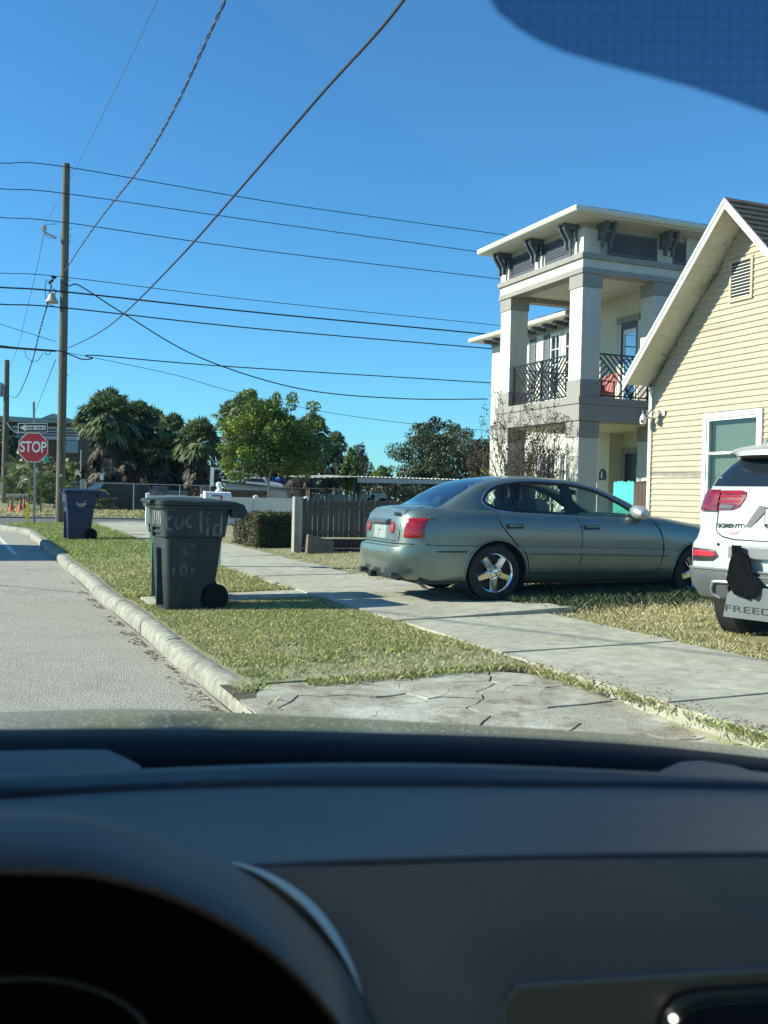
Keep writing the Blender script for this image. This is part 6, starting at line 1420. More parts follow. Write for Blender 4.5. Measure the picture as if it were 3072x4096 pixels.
# generic background vehicle (body profile extruded with rounded sections)
def bgcar(name, label, px0, px1, ytop, ybot, Y, m, prof, wins, width=1.8, rz=0.0, glass=None):
    p0, p1 = PY(px0, ybot, Y), PY(px1, ybot, Y); pt = PY(px0, ytop, Y); L_ = (p1 - p0).length; H_ = pt.z - p0.z
    T = thing(name, label, 'car', (p0.x, p0.y, p0.z), rz); P = [(x * L_, z * H_) for x, z in prof]
    b = MB().prism(P, 'y', 0, width).build('body', m, T, bevel=.07, seg=3)
    for w_ in wins: MB().prism([(x * L_, z * H_) for x, z in w_], 'y', -.012, .01).build('window', glass or mat('bg_glass', (.012, .015, .018), .35), T)
    for x in (.18, .82): MB().lathe([(.0, -.01), (.2, -.01), (.33, 0), (.33, .2), (0, .2)], 24, Matrix.Translation((x * L_, -.01, .33)) @ Matrix.Rotation(R(-90), 4, 'X')).build('wheel', Mrub, T, smooth=True)
    return T
DV = bgcar('suv', 'dark sport utility vehicle parked behind the chain link fence left of the white post', 345, 590, 1926, 2058, 60, mat('bg_dark_paint', (.012, .014, .018), .5),
      [(0, .16), (.02, .45), (.05, .55), (.12, .60), (.22, .94), (.30, .99), (.60, 1.0), (.86, .96), (.95, .62), (1, .55), (1, .16)],
      [[(.145, .61), (.23, .90), (.30, .92), (.30, .62)], [(.32, .62), (.32, .93), (.56, .94), (.56, .62)], [(.58, .62), (.58, .94), (.84, .91), (.90, .62)]])
bo_ = PY(350, 1955, 59.9) - Vector(DV.location)
MB().prism([(0, -.15), (.28, .25), (.75, .40), (1.05, .42), (.72, -.02), (.2, -.12)], 'y', -.05, -.01, Matrix.Translation(bo_)).build('windscreen', mat('sky_pane', (.16, .30, .42), .2), DV)
bgcar('sedan', 'dark low car behind the fence just right of the utility pole', 262, 322, 1952, 2045, 62, MATS['bg_dark_paint'], [(-.6, .1), (-.6, .5), (0, .62), (.18, .92), (.4, 1), (1.6, 1), (2.1, .6), (2.3, .5), (2.3, .1)], [[(.1, .66), (.24, .9), (.9, .92), (.9, .66)]])
# white cabinet (air conditioning unit) and panels behind fence
AC = wthing('equipment_cabinet', 'white slatted equipment cabinet above the dark low car', 'cabinet', 270, 1962, 66, .3)
w0 = 35 / FPX * 66; z0, z1 = PY(270, 1962, 66).z - .3, PY(270, 1925, 66).z - .3
MB().box(0, w0, 0, .6, 0, z1).build('box', mat('cabinet_white', (.5, .5, .46), .6), AC, bevel=.02)
mb = MB()
for i in range(5): mb.box(.05 + i * .1, .10 + i * .1, -.012, -.001, z0, z1 - .12)
mb.build('slat', mat('slat_grey', (.18, .18, .17), .7), AC)
WS = wthing('small_sign', 'small white sign plate on a thin post under the big palm', 'sign', 408, 1918, 63, .3)
zs = PY(408, 1907, 63).z - .3; MB().tube([(0, 0, 0), (0, 0, zs)], .02, 6).build('post', Mcl, WS); MB().box(-.10, .10, -.03, -.022, zs - .20, zs + .19).build('plate', mat('cabinet_white2', (.72, .72, .70), .5), WS, bevel=.02)
for (x0, x1, y0, y1, Y, nm, lb, c_) in ((612, 664, 1945, 1985, 63, 'storage_panel', 'grey blue flat panel leaning behind the chain link fence', (.16, .18, .20)), (664, 740, 1980, 1988, 61, 'shelf_board', 'pale low shelf board behind the chain link fence', (.34, .38, .40)), (800, 842, 1942, 1986, 64, 'tan_crate', 'pinkish tan crate with light lid at the end of the brown screen', (.36, .25, .19))):
    p = PY(x0, y1, Y); T = thing(nm, lb, nm.split('_')[-1], (p.x, p.y, p.z), 0); w_ = (x1 - x0) / FPX * Y; h_ = PY(x0, y0, Y).z - p.z
    MB().box(0, w_, 0, .5, -.6, h_ - .05).build('side', mat(nm, c_, .8, var=.15, scale=3), T, bevel=.02); MB().box(-.05, w_ + .05, -.05, .55, h_ - .05, h_).build('top', mat(nm + '_top', tuple(min(.7, c * 1.6) for c in c_), .7), T)
# boat on a trailer with blue tarp
Yb = 60; pb0 = PY(883, 1995, Yb); BT = thing('boat', 'pale boat with dark stripe and blue tarp stored behind the brown screen', 'boat', (pb0.x, pb0.y, pb0.z), 0)
def bx(px, py): p = PY(px, py, Yb); return (p.x - pb0.x, p.z - pb0.z)
hull = [bx(883, 1917), bx(975, 1928), bx(1070, 1940), bx(1140, 1948), bx(1152, 1962), bx(1158, 2002), bx(1000, 2002), bx(940, 1985), bx(900, 1950)]
MB().prism(hull, 'y', 0, 1.9).build('hull', mat('hull_grey', (.34, .36, .36), .4, var=.1), BT, bevel=.12, seg=3)
MB().prism([bx(885, 1921), bx(1140, 1950), bx(1140, 1958), bx(886, 1930)], 'y', -.02, .0).build('stripe', mat('stripe_dark', (.03, .03, .035), .5), BT)
MB().prism([bx(940, 1926), bx(960, 1912), bx(1010, 1906), bx(1060, 1910), bx(1080, 1925), bx(1130, 1938), bx(1136, 1948)], 'y', .3, 1.6).build('cabin', mat('boat_white', (.62, .66, .68), .4, var=.1), BT, bevel=.06)
MB().prism([bx(985, 1925), bx(990, 1914), bx(1050, 1916), bx(1060, 1930)], 'y', .285, .299).build('window', MATS['bg_glass'], BT)
mb = MB(); rs = random.Random(1)
for k in range(26):
    c_ = bx(rs.uniform(1080, 1135), rs.uniform(1912, 1935)); mb.add([(c_[0] + rs.uniform(-.3, .3), rs.uniform(.2, 1.7), c_[1] + rs.uniform(-.2, .25)) for _ in range(3)], [(0, 1, 2)])
mb.build('tarp', mat('tarp_blue', (.04, .12, .32), .5), BT, fix=False)
o = MB().tube([(bx(850, 1872)[0], .8, bx(850, 1872)[1]), (bx(940, 1885)[0], .8, bx(940, 1885)[1]), (bx(1035, 1903)[0], .8, bx(1035, 1903)[1])], .06, 8).tube([(bx(1152, 1945)[0], .4, bx(1152, 1940)[1]), (bx(1152, 1945)[0], .4, bx(1152, 2000)[1])], .035, 6); o.build('mast', Mgal, BT, smooth=True)
# carport
Yc = 56
def cxp(px, py, Y=Yc): return PY(px, py, Y)
c0, c1 = cxp(1428, 1909), cxp(1960, 1925); CP = thing('carport', 'flat corrugated metal carport roof on thin posts behind the picket fence', 'carport', (c0.x, c0.y, .3), ST)
Lc = 8.2; zc = c0.z - .3
mb = MB()
rows = []
for i in range(100): x = -2.6 + (Lc + 2.6) * i / 99; zz = zc + .02 * math.sin(i * 1.9) + (-.12 * max(0, -x) / 2.6 if x < 0 else 0) ; rows.append([Vector((x, -.1, zz)), Vector((x, 5.5, zz + .15))])
o = mb.grid(rows).build('roof', mat('corrugated_grey', (.40, .40, .37), .6, col2=(.22, .20, .17), scale=3), CP, fix=False); md = o.modifiers.new('s', 'SOLIDIFY'); md.thickness = .03
mb = MB()
for i in range(34): mb.box(.05 + i * .24, .13 + i * .24, -.14, .1, zc + .03, zc + .075)
mb.build('roof_rib', mat('rib_white', (.62, .62, .58), .5), CP)
MB().prism([(0, zc - .30), (Lc, zc - .22), (Lc, zc - .03), (0, zc - .03)], 'y', -.12, -.06).build('fascia', mat('fascia_grey', (.34, .35, .33), .7, col2=(.48, .48, .45), scale=4), CP)
for x in (-.15, 1.9, 4.4, 6.6, 8.0):
    for y in (.1, 4.8): MB().box(x, x + .10, y, y + .10, -.2, zc - .05).build('post', mat('post_dark', (.05, .05, .045), .8), CP)
# white van / fence things seen beneath the carport
bgcar('van', 'white van parked beneath the carport roof behind the picket fence', 1465, 1545, 1972, 2030, 66, mat('van_white', (.55, .56, .55), .4), [(0, .1), (0, .5), (.12, .62), (.25, 1), (1, 1), (1, .1)], [[(.14, .62), (.25, .92), (.42, .92), (.42, .62)]])
WB = sthing('white_board_fence', 'long pale board fence far behind the carport', 'fence', 10, 68, .3)
mb = MB()
for i in range(60): mb.box(i * .3, i * .3 + .27, 0, .03, 0, 1.25)
mb.build('board', mat('faded_white_board', (.36, .38, .37), .8, var=.2, scale=1), WB); sbox('rail', MATS['faded_white_board'], WB, 0, 18, -.05, -.005, 1.1, 1.2)
# distant brick building
bb = PY(60, 2020, 118); BB = thing('brick_building', 'distant brown brick building with pale horizontal bands and green metal roof edge', 'building', (bb.x, bb.y, .3), R(4))
k_ = 118 / FPX
def bz(py): return PY(200, py, 118).z - .3
x0, x1 = PY(-60, 1800, 118).x - bb.x, PY(312, 1800, 118).x - bb.x
MB().box(x0, x1, 0, 14, 0, bz(1692)).build('wall', mat('brick_brown', (.10, .055, .04), .9, var=.2, scale=2, bump=.3), BB)
for (a_, b_) in ((1706, 1716), (1722, 1727), (1733, 1738), (1743, 1757)): MB().box(x0, x1 + .05, -.08, -.0, bz(b_), bz(a_)).build('band', mat('band_pale', (.36, .40, .45), .6), BB)
MB().prism([(x0 - 1, bz(1692)), (x1 + 1.2, bz(1692)), (x1 + 1.0, bz(1684)), (x1 - 3.2, bz(1676)), (PY(222, 1800, 118).x - bb.x, bz(1684)), (PY(222, 1800, 118).x - bb.x, bz(1656)), (PY(212, 1800, 118).x - bb.x, bz(1657)), (PY(170, 1800, 118).x - bb.x, bz(1676)), (x0 - 1, bz(1667))], 'y', -1.2, 14).build('roof', mat('green_metal', (.22, .30, .28), .5), BB)
wn = MB().box(PY(258, 1800, 118).x - bb.x, PY(308, 1800, 118).x - bb.x, -.05, .0, bz(1809), bz(1760)).build('window', mat('blue_pane', (.16, .26, .32), .15), BB)
for px in (272, 285, 297): MB().box(PY(px, 1800, 118).x - bb.x - .05, PY(px, 1800, 118).x - bb.x + .05, -.09, -.051, bz(1809), bz(1760)).build('mullion', MATS['band_pale'], wn)
SB2 = wthing('lamp_post', 'thin grey post standing before the distant brick building', 'post', 323, 1930, 70, .3); MB().tube([(0, 0, 0), (0, 0, PY(323, 1800, 70).z - .3)], .05, 8).build('pole', Mcl, SB2)
TP = wthing('utility_pole', 'short distant wooden pole rising left of the leafy green tree', 'utility pole', 846, 1920, 95, .3); MB().tube([(0, 0, 0), (0, 0, PY(846, 1705, 95).z - .3)], .12, 8).build('pole', Mpole, TP)
# ---------------------------------------------------------------- palms
def fan_frond(V, F, o, dr, ln, r_, droop=.5, nseg=17, spread=1.25, wd=.05, stem=.45):
    dr = dr.normalized(); side_ = dr.cross(Vector((0, 0, 1)));
    if side_.length < .1: side_ = Vector((1, 0, 0))
    side_.normalize(); up = side_.cross(dr).normalized(); hub = o + dr * ln * stem
    k = len(V); V += [o - side_ * .012, o + side_ * .012, hub + side_ * .012, hub - side_ * .012]; F.append((k, k + 1, k + 2, k + 3))
    fl = ln * (1 - stem) * 1.0
    for i in range(nseg):
        a = spread * (2 * i / (nseg - 1) - 1); d = dr * math.cos(a) + side_ * math.sin(a) + up * (.18 * math.cos(a) + .10 * (i % 2)); d.normalize(); l = fl * (1 - .18 * abs(a) / spread) * r_.uniform(.88, 1.08)
        mid = hub + d * l * .55; tip = hub + d * l + Vector((0, 0, -droop * l * r_.uniform(.3, 1.0))); w_ = d.cross(up).normalized() * wd * ln
        k = len(V); V += [hub, mid + w_, tip, mid - w_]; F.append((k, k + 1, k + 2, k + 3))
def palm(label, px, py, Y, rpx, zg=.3, nf=62, nd=46, seed=1, group='palms behind the chain link fence', name='palm_tree', skirt=1.0):
    rpx *= 1.18; nf = int(nf * 1.2); nd = int(nd * 2.0); c = PY(px, py, Y); rad = rpx / FPX * Y; T = thing(name, label, 'palm tree', (c.x, c.y, zg), 0, group); o = Vector((0, 0, c.z - zg)); rs = random.Random(seed)
    V, F = [], []
    for i in range(nf):
        th = i * 2.399 + rs.uniform(-.2, .2); el = R(85 - 118 * (i / nf) ** .85); d = Vector((math.cos(th) * math.cos(el), math.sin(th) * math.cos(el), math.sin(el)))
        fan_frond(V, F, o + Vector((0, 0, .0)), d, rad * rs.uniform(.72, 1.18), rs, .3 + .45 * (i / nf), spread=rs.uniform(.9, 1.25))
    mesh_obj('crown', V, F, leafmat('palm_leaf', (.07, .105, .04), (.22, .26, .12), .8, .15, .42), T)
    V, F = [], []
    for i in range(nd):
        th = i * 2.399; el = R(rs.uniform(-88, -35)); hgt_ = max(-o.z + .4, rs.uniform(-1.9, .05) * rad * skirt); d = Vector((math.cos(th) * math.cos(el), math.sin(th) * math.cos(el), math.sin(el)))
        fan_frond(V, F, o + Vector((0, 0, hgt_)), d, rad * rs.uniform(.55, .85), rs, .45, spread=.75, wd=.04)
    if nd: mesh_obj('dead_skirt', V, F, leafmat('dead_frond', (.065, .056, .045), (.19, .165, .125), .9, .1, .8), T)
    MB().tube([(0, 0, -.2), (.02, 0, o.z * .5), (0, 0, o.z)], [.20, .17, .16], 12).build('trunk', mat('palm_trunk', (.09, .075, .058), .95, var=.35, scale=6, bump=.6), T, smooth=True)
    return T
palm('tallest bushy fan palm at left with pale dead fronds below its crown', 430, 1690, 68, 122, nf=90, nd=80, seed=2)
palm('fan palm leaning against the tallest one from the right rear', 545, 1690, 72, 85, nf=64, nd=50, seed=3)
palm('dark fan palm in the middle of the palm row', 610, 1735, 74, 95, nf=60, nd=60, seed=4)
palm('fan palm with spiky crown right of the middle of the palm row', 690, 1745, 71, 88, nf=56, nd=50, seed=5)
palm('low broad fan palm at the right end of the palm row', 800, 1780, 66, 100, nf=66, nd=60, seed=6)
palm('shaded low fan palm between the bigger ones, half buried in dead fronds', 480, 1790, 75, 110, nf=50, nd=60, seed=7)
palm('small dark fan palm low in the gap of the palm row', 715, 1830, 76, 95, nf=50, nd=50, seed=8)
palm('fan palm filling the gap just right of the tallest palm', 510, 1755, 70, 85, nf=50, nd=50, seed=21)
palm('low fan palm between the middle and the spiky palm', 655, 1800, 69, 75, nf=48, nd=50, seed=22)
palm('low fan palm just left of the broad one at the end of the row', 745, 1790, 70, 72, nf=48, nd=50, seed=23)
palm('fan palm whose crown rises above the leafy green tree', 985, 1625, 62, 66, nf=54, nd=20, seed=9)
palm('fan palm poking out left of the leafy green tree', 925, 1670, 64, 70, nf=50, nd=40, seed=10)
palm('fan palm poking out right of the leafy green tree', 1240, 1735, 63, 80, nf=56, nd=50, seed=12)
palm('small distant fan palm right of the leafy green tree', 1345, 1780, 80, 50, nf=44, nd=30, seed=13)
palm('large shaded fan palm behind the trunk of the leafy green tree', 1190, 1810, 70, 105, nf=56, nd=60, seed=14)
def palmetto(label, px, py, Y, rpx, seed, group='saw palmetto bushes at the street corner'):
    c = PY(px, py, Y); rad = rpx / FPX * Y; T = thing('palmetto_bush', label, 'bush', (c.x, c.y, .25), 0, group); rs = random.Random(seed); V, F = [], []
    for i in range(110):
        o = Vector((rs.gauss(0, rad * .33), rs.gauss(0, rad * .33), rs.uniform(.0, max(.3, c.z - .1)))); th = rs.uniform(0, 6.28); el = R(rs.uniform(5, 80)); d = Vector((math.cos(th) * math.cos(el), math.sin(th) * math.cos(el), math.sin(el)))
        fan_frond(V, F, o, d, rs.uniform(.6, 1.0), rs, .25, nseg=10, spread=1.2, wd=.05)
    mesh_obj('foliage', V, F, leafmat('palmetto_leaf', (.12, .16, .06), (.30, .33, .15), .8, .25, .45), T); return T
palmetto('pale green palmetto bush filling the space behind the stop sign post', 75, 1900, 58, 95, 1); palmetto('yellowish palmetto bush just left of the utility pole', 170, 1930, 57, 75, 2); palmetto('palmetto bush right behind the utility pole', 270, 1880, 64, 65, 3); palmetto('tall palmetto clump left above the barrier rail', 110, 1840, 66, 90, 4); palmetto('small palmetto in front of the dark vehicle at the fence', 400, 2010, 57, 30, 5)
# ---------------------------------------------------------------- broadleaf trees
def branch_tree(T, base, top, spread, m, seed, n=7, r0=.09, name='trunk', lean=None):
    rs = random.Random(seed); mb = MB(); tips = []
    def grow(p, d, ln, r_, lv):
        P = [p]; k = 4
        for i in range(k): d = (d + Vector((rs.uniform(-.16, .16), rs.uniform(-.16, .16), rs.uniform(-.03, .12)))).normalized(); p = p + d * ln / k; P.append(p)
        mb.tube(P, [r_ * (1 - .45 * i / k) for i in range(k + 1)], 6)
        if lv == 0: tips.append(p); return
        for q in range(rs.choice((2, 3))):
            th = rs.uniform(0, 6.28); nd_ = (d + Vector((math.cos(th), math.sin(th), .25)) * spread).normalized(); grow(p, nd_, ln * rs.uniform(.62, .85), r_ * .55, lv - 1)
    grow(Vector(base), Vector((0, 0, 1)) if lean is None else Vector(lean), top, r0, 3); mb.build(name, m, T, smooth=50); return tips
def broad_dummy(): pass
def broad(label, cat, px, py, Y, hw_px, hh_px, base_px, nclump, nleaf, size, m, seed, zg=.3, group=None, name='tree', sub=.34, trunk=True, squash=1.0, top_bias=0.0, mbark=None, r0=.16, holes=.0, depth=.8, hang=False, extra=()):
    c = PY(px, py, Y); rx, rz_ = hw_px / FPX * Y, hh_px / FPX * Y; bx_ = PY(base_px, py, Y).x
    T = thing(name, label, cat, (bx_, c.y, zg), 0, group); cx = c.x - bx_; cz = c.z - zg; r_ = np.random.default_rng(seed)
    C = []; 
    while len(C) < nclump:
        v = r_.uniform(-1, 1, 3)
        if np.dot(v, v) < 1 and np.dot(v, v) > .12: C.append(v)
    C = [list(c_) for c_ in C]
    for (ex, ey, sc_) in extra: e_ = PY(ex, ey, Y); C.append([(e_.x - bx_ - cx) / rx / .8, rng.uniform(-.3, .3), (e_.z - zg - cz) / rz_ / .8])
    C = np.array(C); P, Nn = [], []
    for v in C:
        s = sub * r_.uniform(.55, 1.15) * (1 - .35 * max(0, v[2])); k = int(nleaf / nclump * (s / sub) ** 2) + 10
        q = r_.normal(0, 1, (k, 3)); q /= np.linalg.norm(q, axis=1)[:, None]; rad = r_.uniform(.45, 1.0, k) ** .6
        P.append((v[None] * .80 + q * rad[:, None] * s) * np.array([rx, rx * depth, rz_]) + np.array([cx, 0, cz])); Nn.append(q + np.array([0, 0, .5]))
    P, Nn = np.concatenate(P), np.concatenate(Nn)
    leaf_cloud('crown', P, Nn, size, m, T, seed)
    if trunk: branch_tree(T, (0, 0, -.1), max(.6, (cz + rz_ * .55) / 2.75), .42, mbark or mat('bark_grey', (.13, .11, .085), .9, var=.3, scale=5), seed, r0=r0)
    return T
Lg = leafmat('fresh_green_leaf', (.055, .115, .018), (.21, .27, .03), .45, .35, .5); Lo = leafmat('oak_leaf', (.045, .065, .028), (.10, .125, .06), .6, .2, .55); Ld = leafmat('dark_leaf', (.020, .036, .016), (.055, .075, .035), .6, .15, .55)
broad('round leafy green tree with yellow green patches and pale forked trunk', 'tree', 1068, 1745, 50, 205, 172, 1088, 62, 26000, .075, Lg, 21, sub=.27, mbark=mat('pale_bark', (.30, .24, .17), .85, var=.2, scale=5), r0=.11, name='leafy_tree', extra=((1105, 1580, 1), (1165, 1585, 1), (1250, 1625, 1), (900, 1790, 1), (1275, 1700, 1), (960, 1600, 1), (1010, 1580, 1), (905, 1700, 1), (1290, 1790, 1), (1100, 1610, 1), (1170, 1620, 1), (905, 1860, 1), (960, 1890, 1), (1030, 1880, 1), (1140, 1885, 1), (1215, 1870, 1), (1265, 1850, 1), (930, 1840, 1), (1180, 1860, 1)))
for k, (px, py, s, h, sd2) in enumerate(((975, 1690, 50, 40, 51), (1150, 1590, 32, 34, 52), (1065, 1585, 30, 30, 53), (925, 1770, 50, 50, 54))): pass
broad('large grey green oak tree rising left of the stucco house', 'tree', 1790, 1830, 68, 255, 150, 1800, 110, 38000, .085, Lo, 22, sub=.24, name='oak_tree')
broad('upper crown of a second oak showing a ragged top above the first', 'tree', 1760, 1740, 74, 135, 85, 1760, 46, 9000, .085, Lo, 23, sub=.24, name='oak_tree')
broad('brownish thin leaved tree between the oak and the stucco house', 'tree', 1930, 1850, 62, 75, 110, 1935, 34, 5500, .07, leafmat('rusty_leaf', (.06, .055, .03), (.13, .085, .05), .6), 24, sub=.3, name='sparse_tree')
broad('narrow bright green young tree in front of the dark one by the carport', 'tree', 1405, 1880, 58, 45, 110, 1405, 26, 4500, .07, leafmat('bright_leaf', (.06, .12, .02), (.13, .19, .04), .6, .3), 25, sub=.36, name='young_tree', r0=.06)
broad('dark tapering tree just right of the bright green young tree', 'tree', 1430, 1870, 66, 70, 115, 1430, 34, 6500, .08, Ld, 26, sub=.34, name='dark_tree')
broad('dark dense tree filling the gap behind the bright green young tree', 'tree', 1320, 1860, 74, 85, 110, 1320, 34, 6500, .09, Ld, 27, sub=.34, name='dark_tree')
broad('low yellow green shrub at the left foot of the oak', 'bush', 1540, 1900, 60, 55, 50, 1540, 20, 3000, .06, Lg, 28, sub=.4, name='shrub', trunk=False)
broad('dark feathery tree behind the far pole at the left edge', 'tree', 10, 1800, 85, 110, 150, 10, 46, 12000, .10, Ld, 29, sub=.3, name='dark_tree')
broad('grey brown thicket behind the street corner, below the brick building', 'bush', 265, 1880, 78, 110, 75, 265, 40, 8000, .09, leafmat('thicket_leaf', (.05, .055, .04), (.10, .10, .075), .6), 30, sub=.3, name='thicket', trunk=False)
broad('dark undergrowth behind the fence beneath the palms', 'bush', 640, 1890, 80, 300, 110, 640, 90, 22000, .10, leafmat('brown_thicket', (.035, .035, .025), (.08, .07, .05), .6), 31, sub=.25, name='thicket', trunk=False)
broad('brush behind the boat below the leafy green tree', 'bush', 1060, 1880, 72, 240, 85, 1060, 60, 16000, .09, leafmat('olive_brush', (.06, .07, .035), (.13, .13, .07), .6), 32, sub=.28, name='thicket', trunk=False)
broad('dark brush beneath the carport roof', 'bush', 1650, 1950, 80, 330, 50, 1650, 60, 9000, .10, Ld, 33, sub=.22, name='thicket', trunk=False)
# far tree line so that the horizon closes
TL = MB(); r_ = np.random.default_rng(99); n = 24000; xx = r_.uniform(-150, 190, n); zz = r_.uniform(0, 1, n) ** .7 * (3.2 + 1.6 * vnoise(xx, xx * 0, .12, 2)); P = np.stack([xx, 150 + r_.uniform(-4, 4, n), zz], 1)
o = leaf_cloud('far_treeline', P, np.tile(np.array([0, -1, .4]), (n, 1)), .42, Ld, None, 99); tagp(o, 'low dark line of distant trees closing the horizon', 'trees', kind='stuff')
# crape myrtle: bare multi-stem shrub in front of the stucco house
cm = toS(PY(2110, 1960, 20.6)); CM = sthing('bare_shrub', 'bare multi stemmed crape myrtle with seed clusters before the stucco house porch', 'shrub', 11.55 - .3, 19.9, .3)
cmw = SW(11.25, 19.9); cxm = PY(2110, 1800, cmw.y).x
CM.location = (cxm, cmw.y, .3)
rs = random.Random(12); mb = MB(); tips = []
def twig(p, d, ln, r_, lv):
    P = [p]
    for i in range(5): d = (d + Vector((rs.uniform(-.10, .10), rs.uniform(-.10, .10), rs.uniform(-.0, .07)))).normalized(); p = p + d * ln / 5; P.append(p)
    mb.tube(P, [max(.0025, r_ * (1 - .5 * i / 5)) for i in range(6)], 5)
    if lv == 0: tips.append(p); return
    for q in range(rs.choice((2, 3, 3))):
        th = rs.uniform(0, 6.28); nd_ = (d + Vector((math.cos(th), math.sin(th), .1)) * rs.uniform(.22, .50)).normalized(); twig(P[rs.choice((3, 4, 5))], nd_, ln * rs.uniform(.55, .85), r_ * .55, lv - 1)
for k in range(27): th = k * .55; twig(Vector((.12 * math.cos(th), .12 * math.sin(th), -.1)), Vector((.32 * math.cos(th), .32 * math.sin(th), 1)).normalized(), rs.uniform(1.0, 1.5), .024, 3)
mb.build('stems', mat('twig_grey', (.10, .08, .065), .9, var=.2), CM, fix=False)
r_ = np.random.default_rng(3); tp = np.array([list(t) for t in tips]); sel = tp[r_.uniform(0, 1, len(tp)) < .65]
P = np.repeat(sel, 14, 0) + r_.normal(0, .04, (len(sel) * 14, 3)); leaf_cloud('seed_cluster', P, np.tile(np.array([0, 0, 1.0]), (len(P), 1)), .018, mat('seed_brown', (.06, .035, .022), .9), CM, 1, aspect=.9)
sel = tp[(r_.uniform(0, 1, len(tp)) < .10)]; P = np.repeat(sel, 10, 0) * np.array([1, 1, .62]) + r_.normal(0, .06, (len(sel) * 10, 3)); leaf_cloud('last_leaves', P, np.tile(np.array([0, 0, 1.0]), (len(P), 1)), .028, leafmat('yellow_green_leaf', (.16, .22, .03), (.30, .32, .05), 2), CM, 2)
# small white gable end far behind (between oak and stucco house)
FH = wthing('white_shed', 'sliver of a white gable roof behind the sedan roof beside the stucco house', 'shed', 1890, 1925, 45, .3)
z_ = PY(1890, 1925, 45).z - .3; MB().prism([(0, 0), (1.3, 0), (1.3, z_ + .35), (0, z_ - .02)], 'y', 0, 2).build('gable', mat('shed_white', (.62, .66, .66), .5), FH)
# box truck added across the road: out of view, throws the broad shadow across the lawn
BX = sthing('shadow_truck', 'unseen white box truck added beyond the left edge to throw the broad shadow', 'truck', -4.6, 24.6, 0)
MB().box(-1.1, 1.1, -2.6, 2.2, .7, 3.5).build('cargo_box', mat('truck_white', (.6, .6, .58), .5), BX, bevel=.04); MB().prism([(2.25, .5), (4.0, .5), (4.0, 1.3), (3.5, 1.5), (3.0, 2.4), (2.25, 2.5)], 'x', -1.0, 1.0).build('cab', MATS['truck_white'], BX, bevel=.08)
for y in (-1.6, 3.1):
    for s in (-1, 1): MB().lathe([(0, -.12), (.42, -.12), (.42, .12), (0, .12)], 24, Matrix.Translation((s * .9, y, .42)) @ Matrix.Rotation(R(90), 4, 'Y')).build('wheel', Mrub, BX, smooth=True)
# ------------------------------------------------------------------ the car the picture is taken from: hood, windscreen base, dashboard
OC = thing('dashboard_car', 'dark car interior and dusty hood in the foreground, dashboard and instrument hood', 'car', (0, 0, 0), 0)
Mhood = mat('dusty_hood', (.10, .095, .06), .40, metal=.2, col2=(.17, .16, .11), scale=14, coat=.12)
# dust specks on the hood
N = Mhood.node_tree.nodes; L = Mhood.node_tree.links; b = N['Principled BSDF']; tc = N.new('ShaderNodeTexCoord'); vo = N.new('ShaderNodeTexVoronoi'); vo.inputs['Scale'].default_value = 70; L.new(tc.outputs['Object'], vo.inputs['Vector'])
cr = N.new('ShaderNodeValToRGB'); cr.color_ramp.elements[0].position = .10; cr.color_ramp.elements[1].position = .22; cr.color_ramp.elements[0].color = (.60, .56, .42, 1); L.new(vo.outputs['Distance'], cr.inputs[0])
mx = N.new('ShaderNodeMix'); mx.data_type = 'RGBA'; src = b.inputs['Base Color'].links[0].from_socket; sepv = N.new('ShaderNodeMath'); sepv.operation = 'SUBTRACT'; sepv.inputs[0].default_value = 1; L.new(cr.outputs[0], sepv.inputs[1])
cr.color_ramp.elements[0].color = (0, 0, 0, 1); cr.color_ramp.elements[1].color = (1, 1, 1, 1); mx.inputs[7].default_value = (.80, .77, .62, 1); L.new(sepv.outputs[0], mx.inputs[0]); L.new(src, mx.inputs[6]); L.new(mx.outputs[2], b.inputs['Base Color'])
mr = N.new('ShaderNodeMath'); mr.operation = 'MULTIPLY_ADD'; mr.inputs[1].default_value = .5; mr.inputs[2].default_value = .22; L.new(sepv.outputs[0], mr.inputs[0]); L.new(mr.outputs[0], b.inputs['Roughness'])
Mdash = mat('dash_vinyl', (.15, .125, .105), .50, var=.10, scale=5, bump=.10, bscale=400, spec=.45)
Mdash2 = mat('dash_lower', (.27, .225, .185), .55, var=.08, scale=5, bump=.10, bscale=400, spec=.4); Mdk = mat('cowl_black', (.003, .0035, .004), .6, spec=.12); Mcav = mat('cavity_black', (.003, .003, .004), .9, spec=.05); Mglos = mat('gloss_black', (.004, .004, .005), .08)
for m_ in (Mdash, Mdash2): weather(m_, 160, .8, dark=(1.5, 1.5, 1.5), lo=.60, hi=.72); weather(m_, 3, .4, dark=(1.35, 1.3, 1.25), lo=.4, hi=.8)
def cur(pts, Y, n=30, x0=-500, x1=3560):
    xs = [p[0] for p in pts]; f = smooth_interp(xs, [p[1] for p in pts]); e0 = (pts[1][1] - pts[0][1]) / (xs[1] - xs[0]); e1 = (pts[-1][1] - pts[-2][1]) / (xs[-1] - xs[-2]); out = []
    for i in range(n):
        x = x0 + (x1 - x0) * i / (n - 1); y = f(x) if xs[0] <= x <= xs[-1] else (pts[0][1] + e0 * (x - xs[0]) if x < xs[0] else pts[-1][1] + e1 * (x - xs[-1])); YY = Y(x) if callable(Y) else Y; out.append(PY(x, y, YY))
    return out
H0 = [(0, 2843), (300, 2832), (555, 2830), (1110, 2853), (1852, 2893), (2592, 2945), (2963, 2986), (3072, 3000)]
H1c = [(0, 2922), (555, 2918), (1000, 2922), (1500, 2935), (2037, 2952), (2592, 2985), (3072, 3035)]
def off(c, dy): return [(x, y + dy) for x, y in c]
nH = 40
Mih = mat('hood_vinyl', (.085, .073, .062), .5, var=.1, scale=5, bump=.1, bscale=400)
far = cur(off(H0, 6), 1.75, nH); near = cur(H1c, 1.16, nH)
rows = [near]
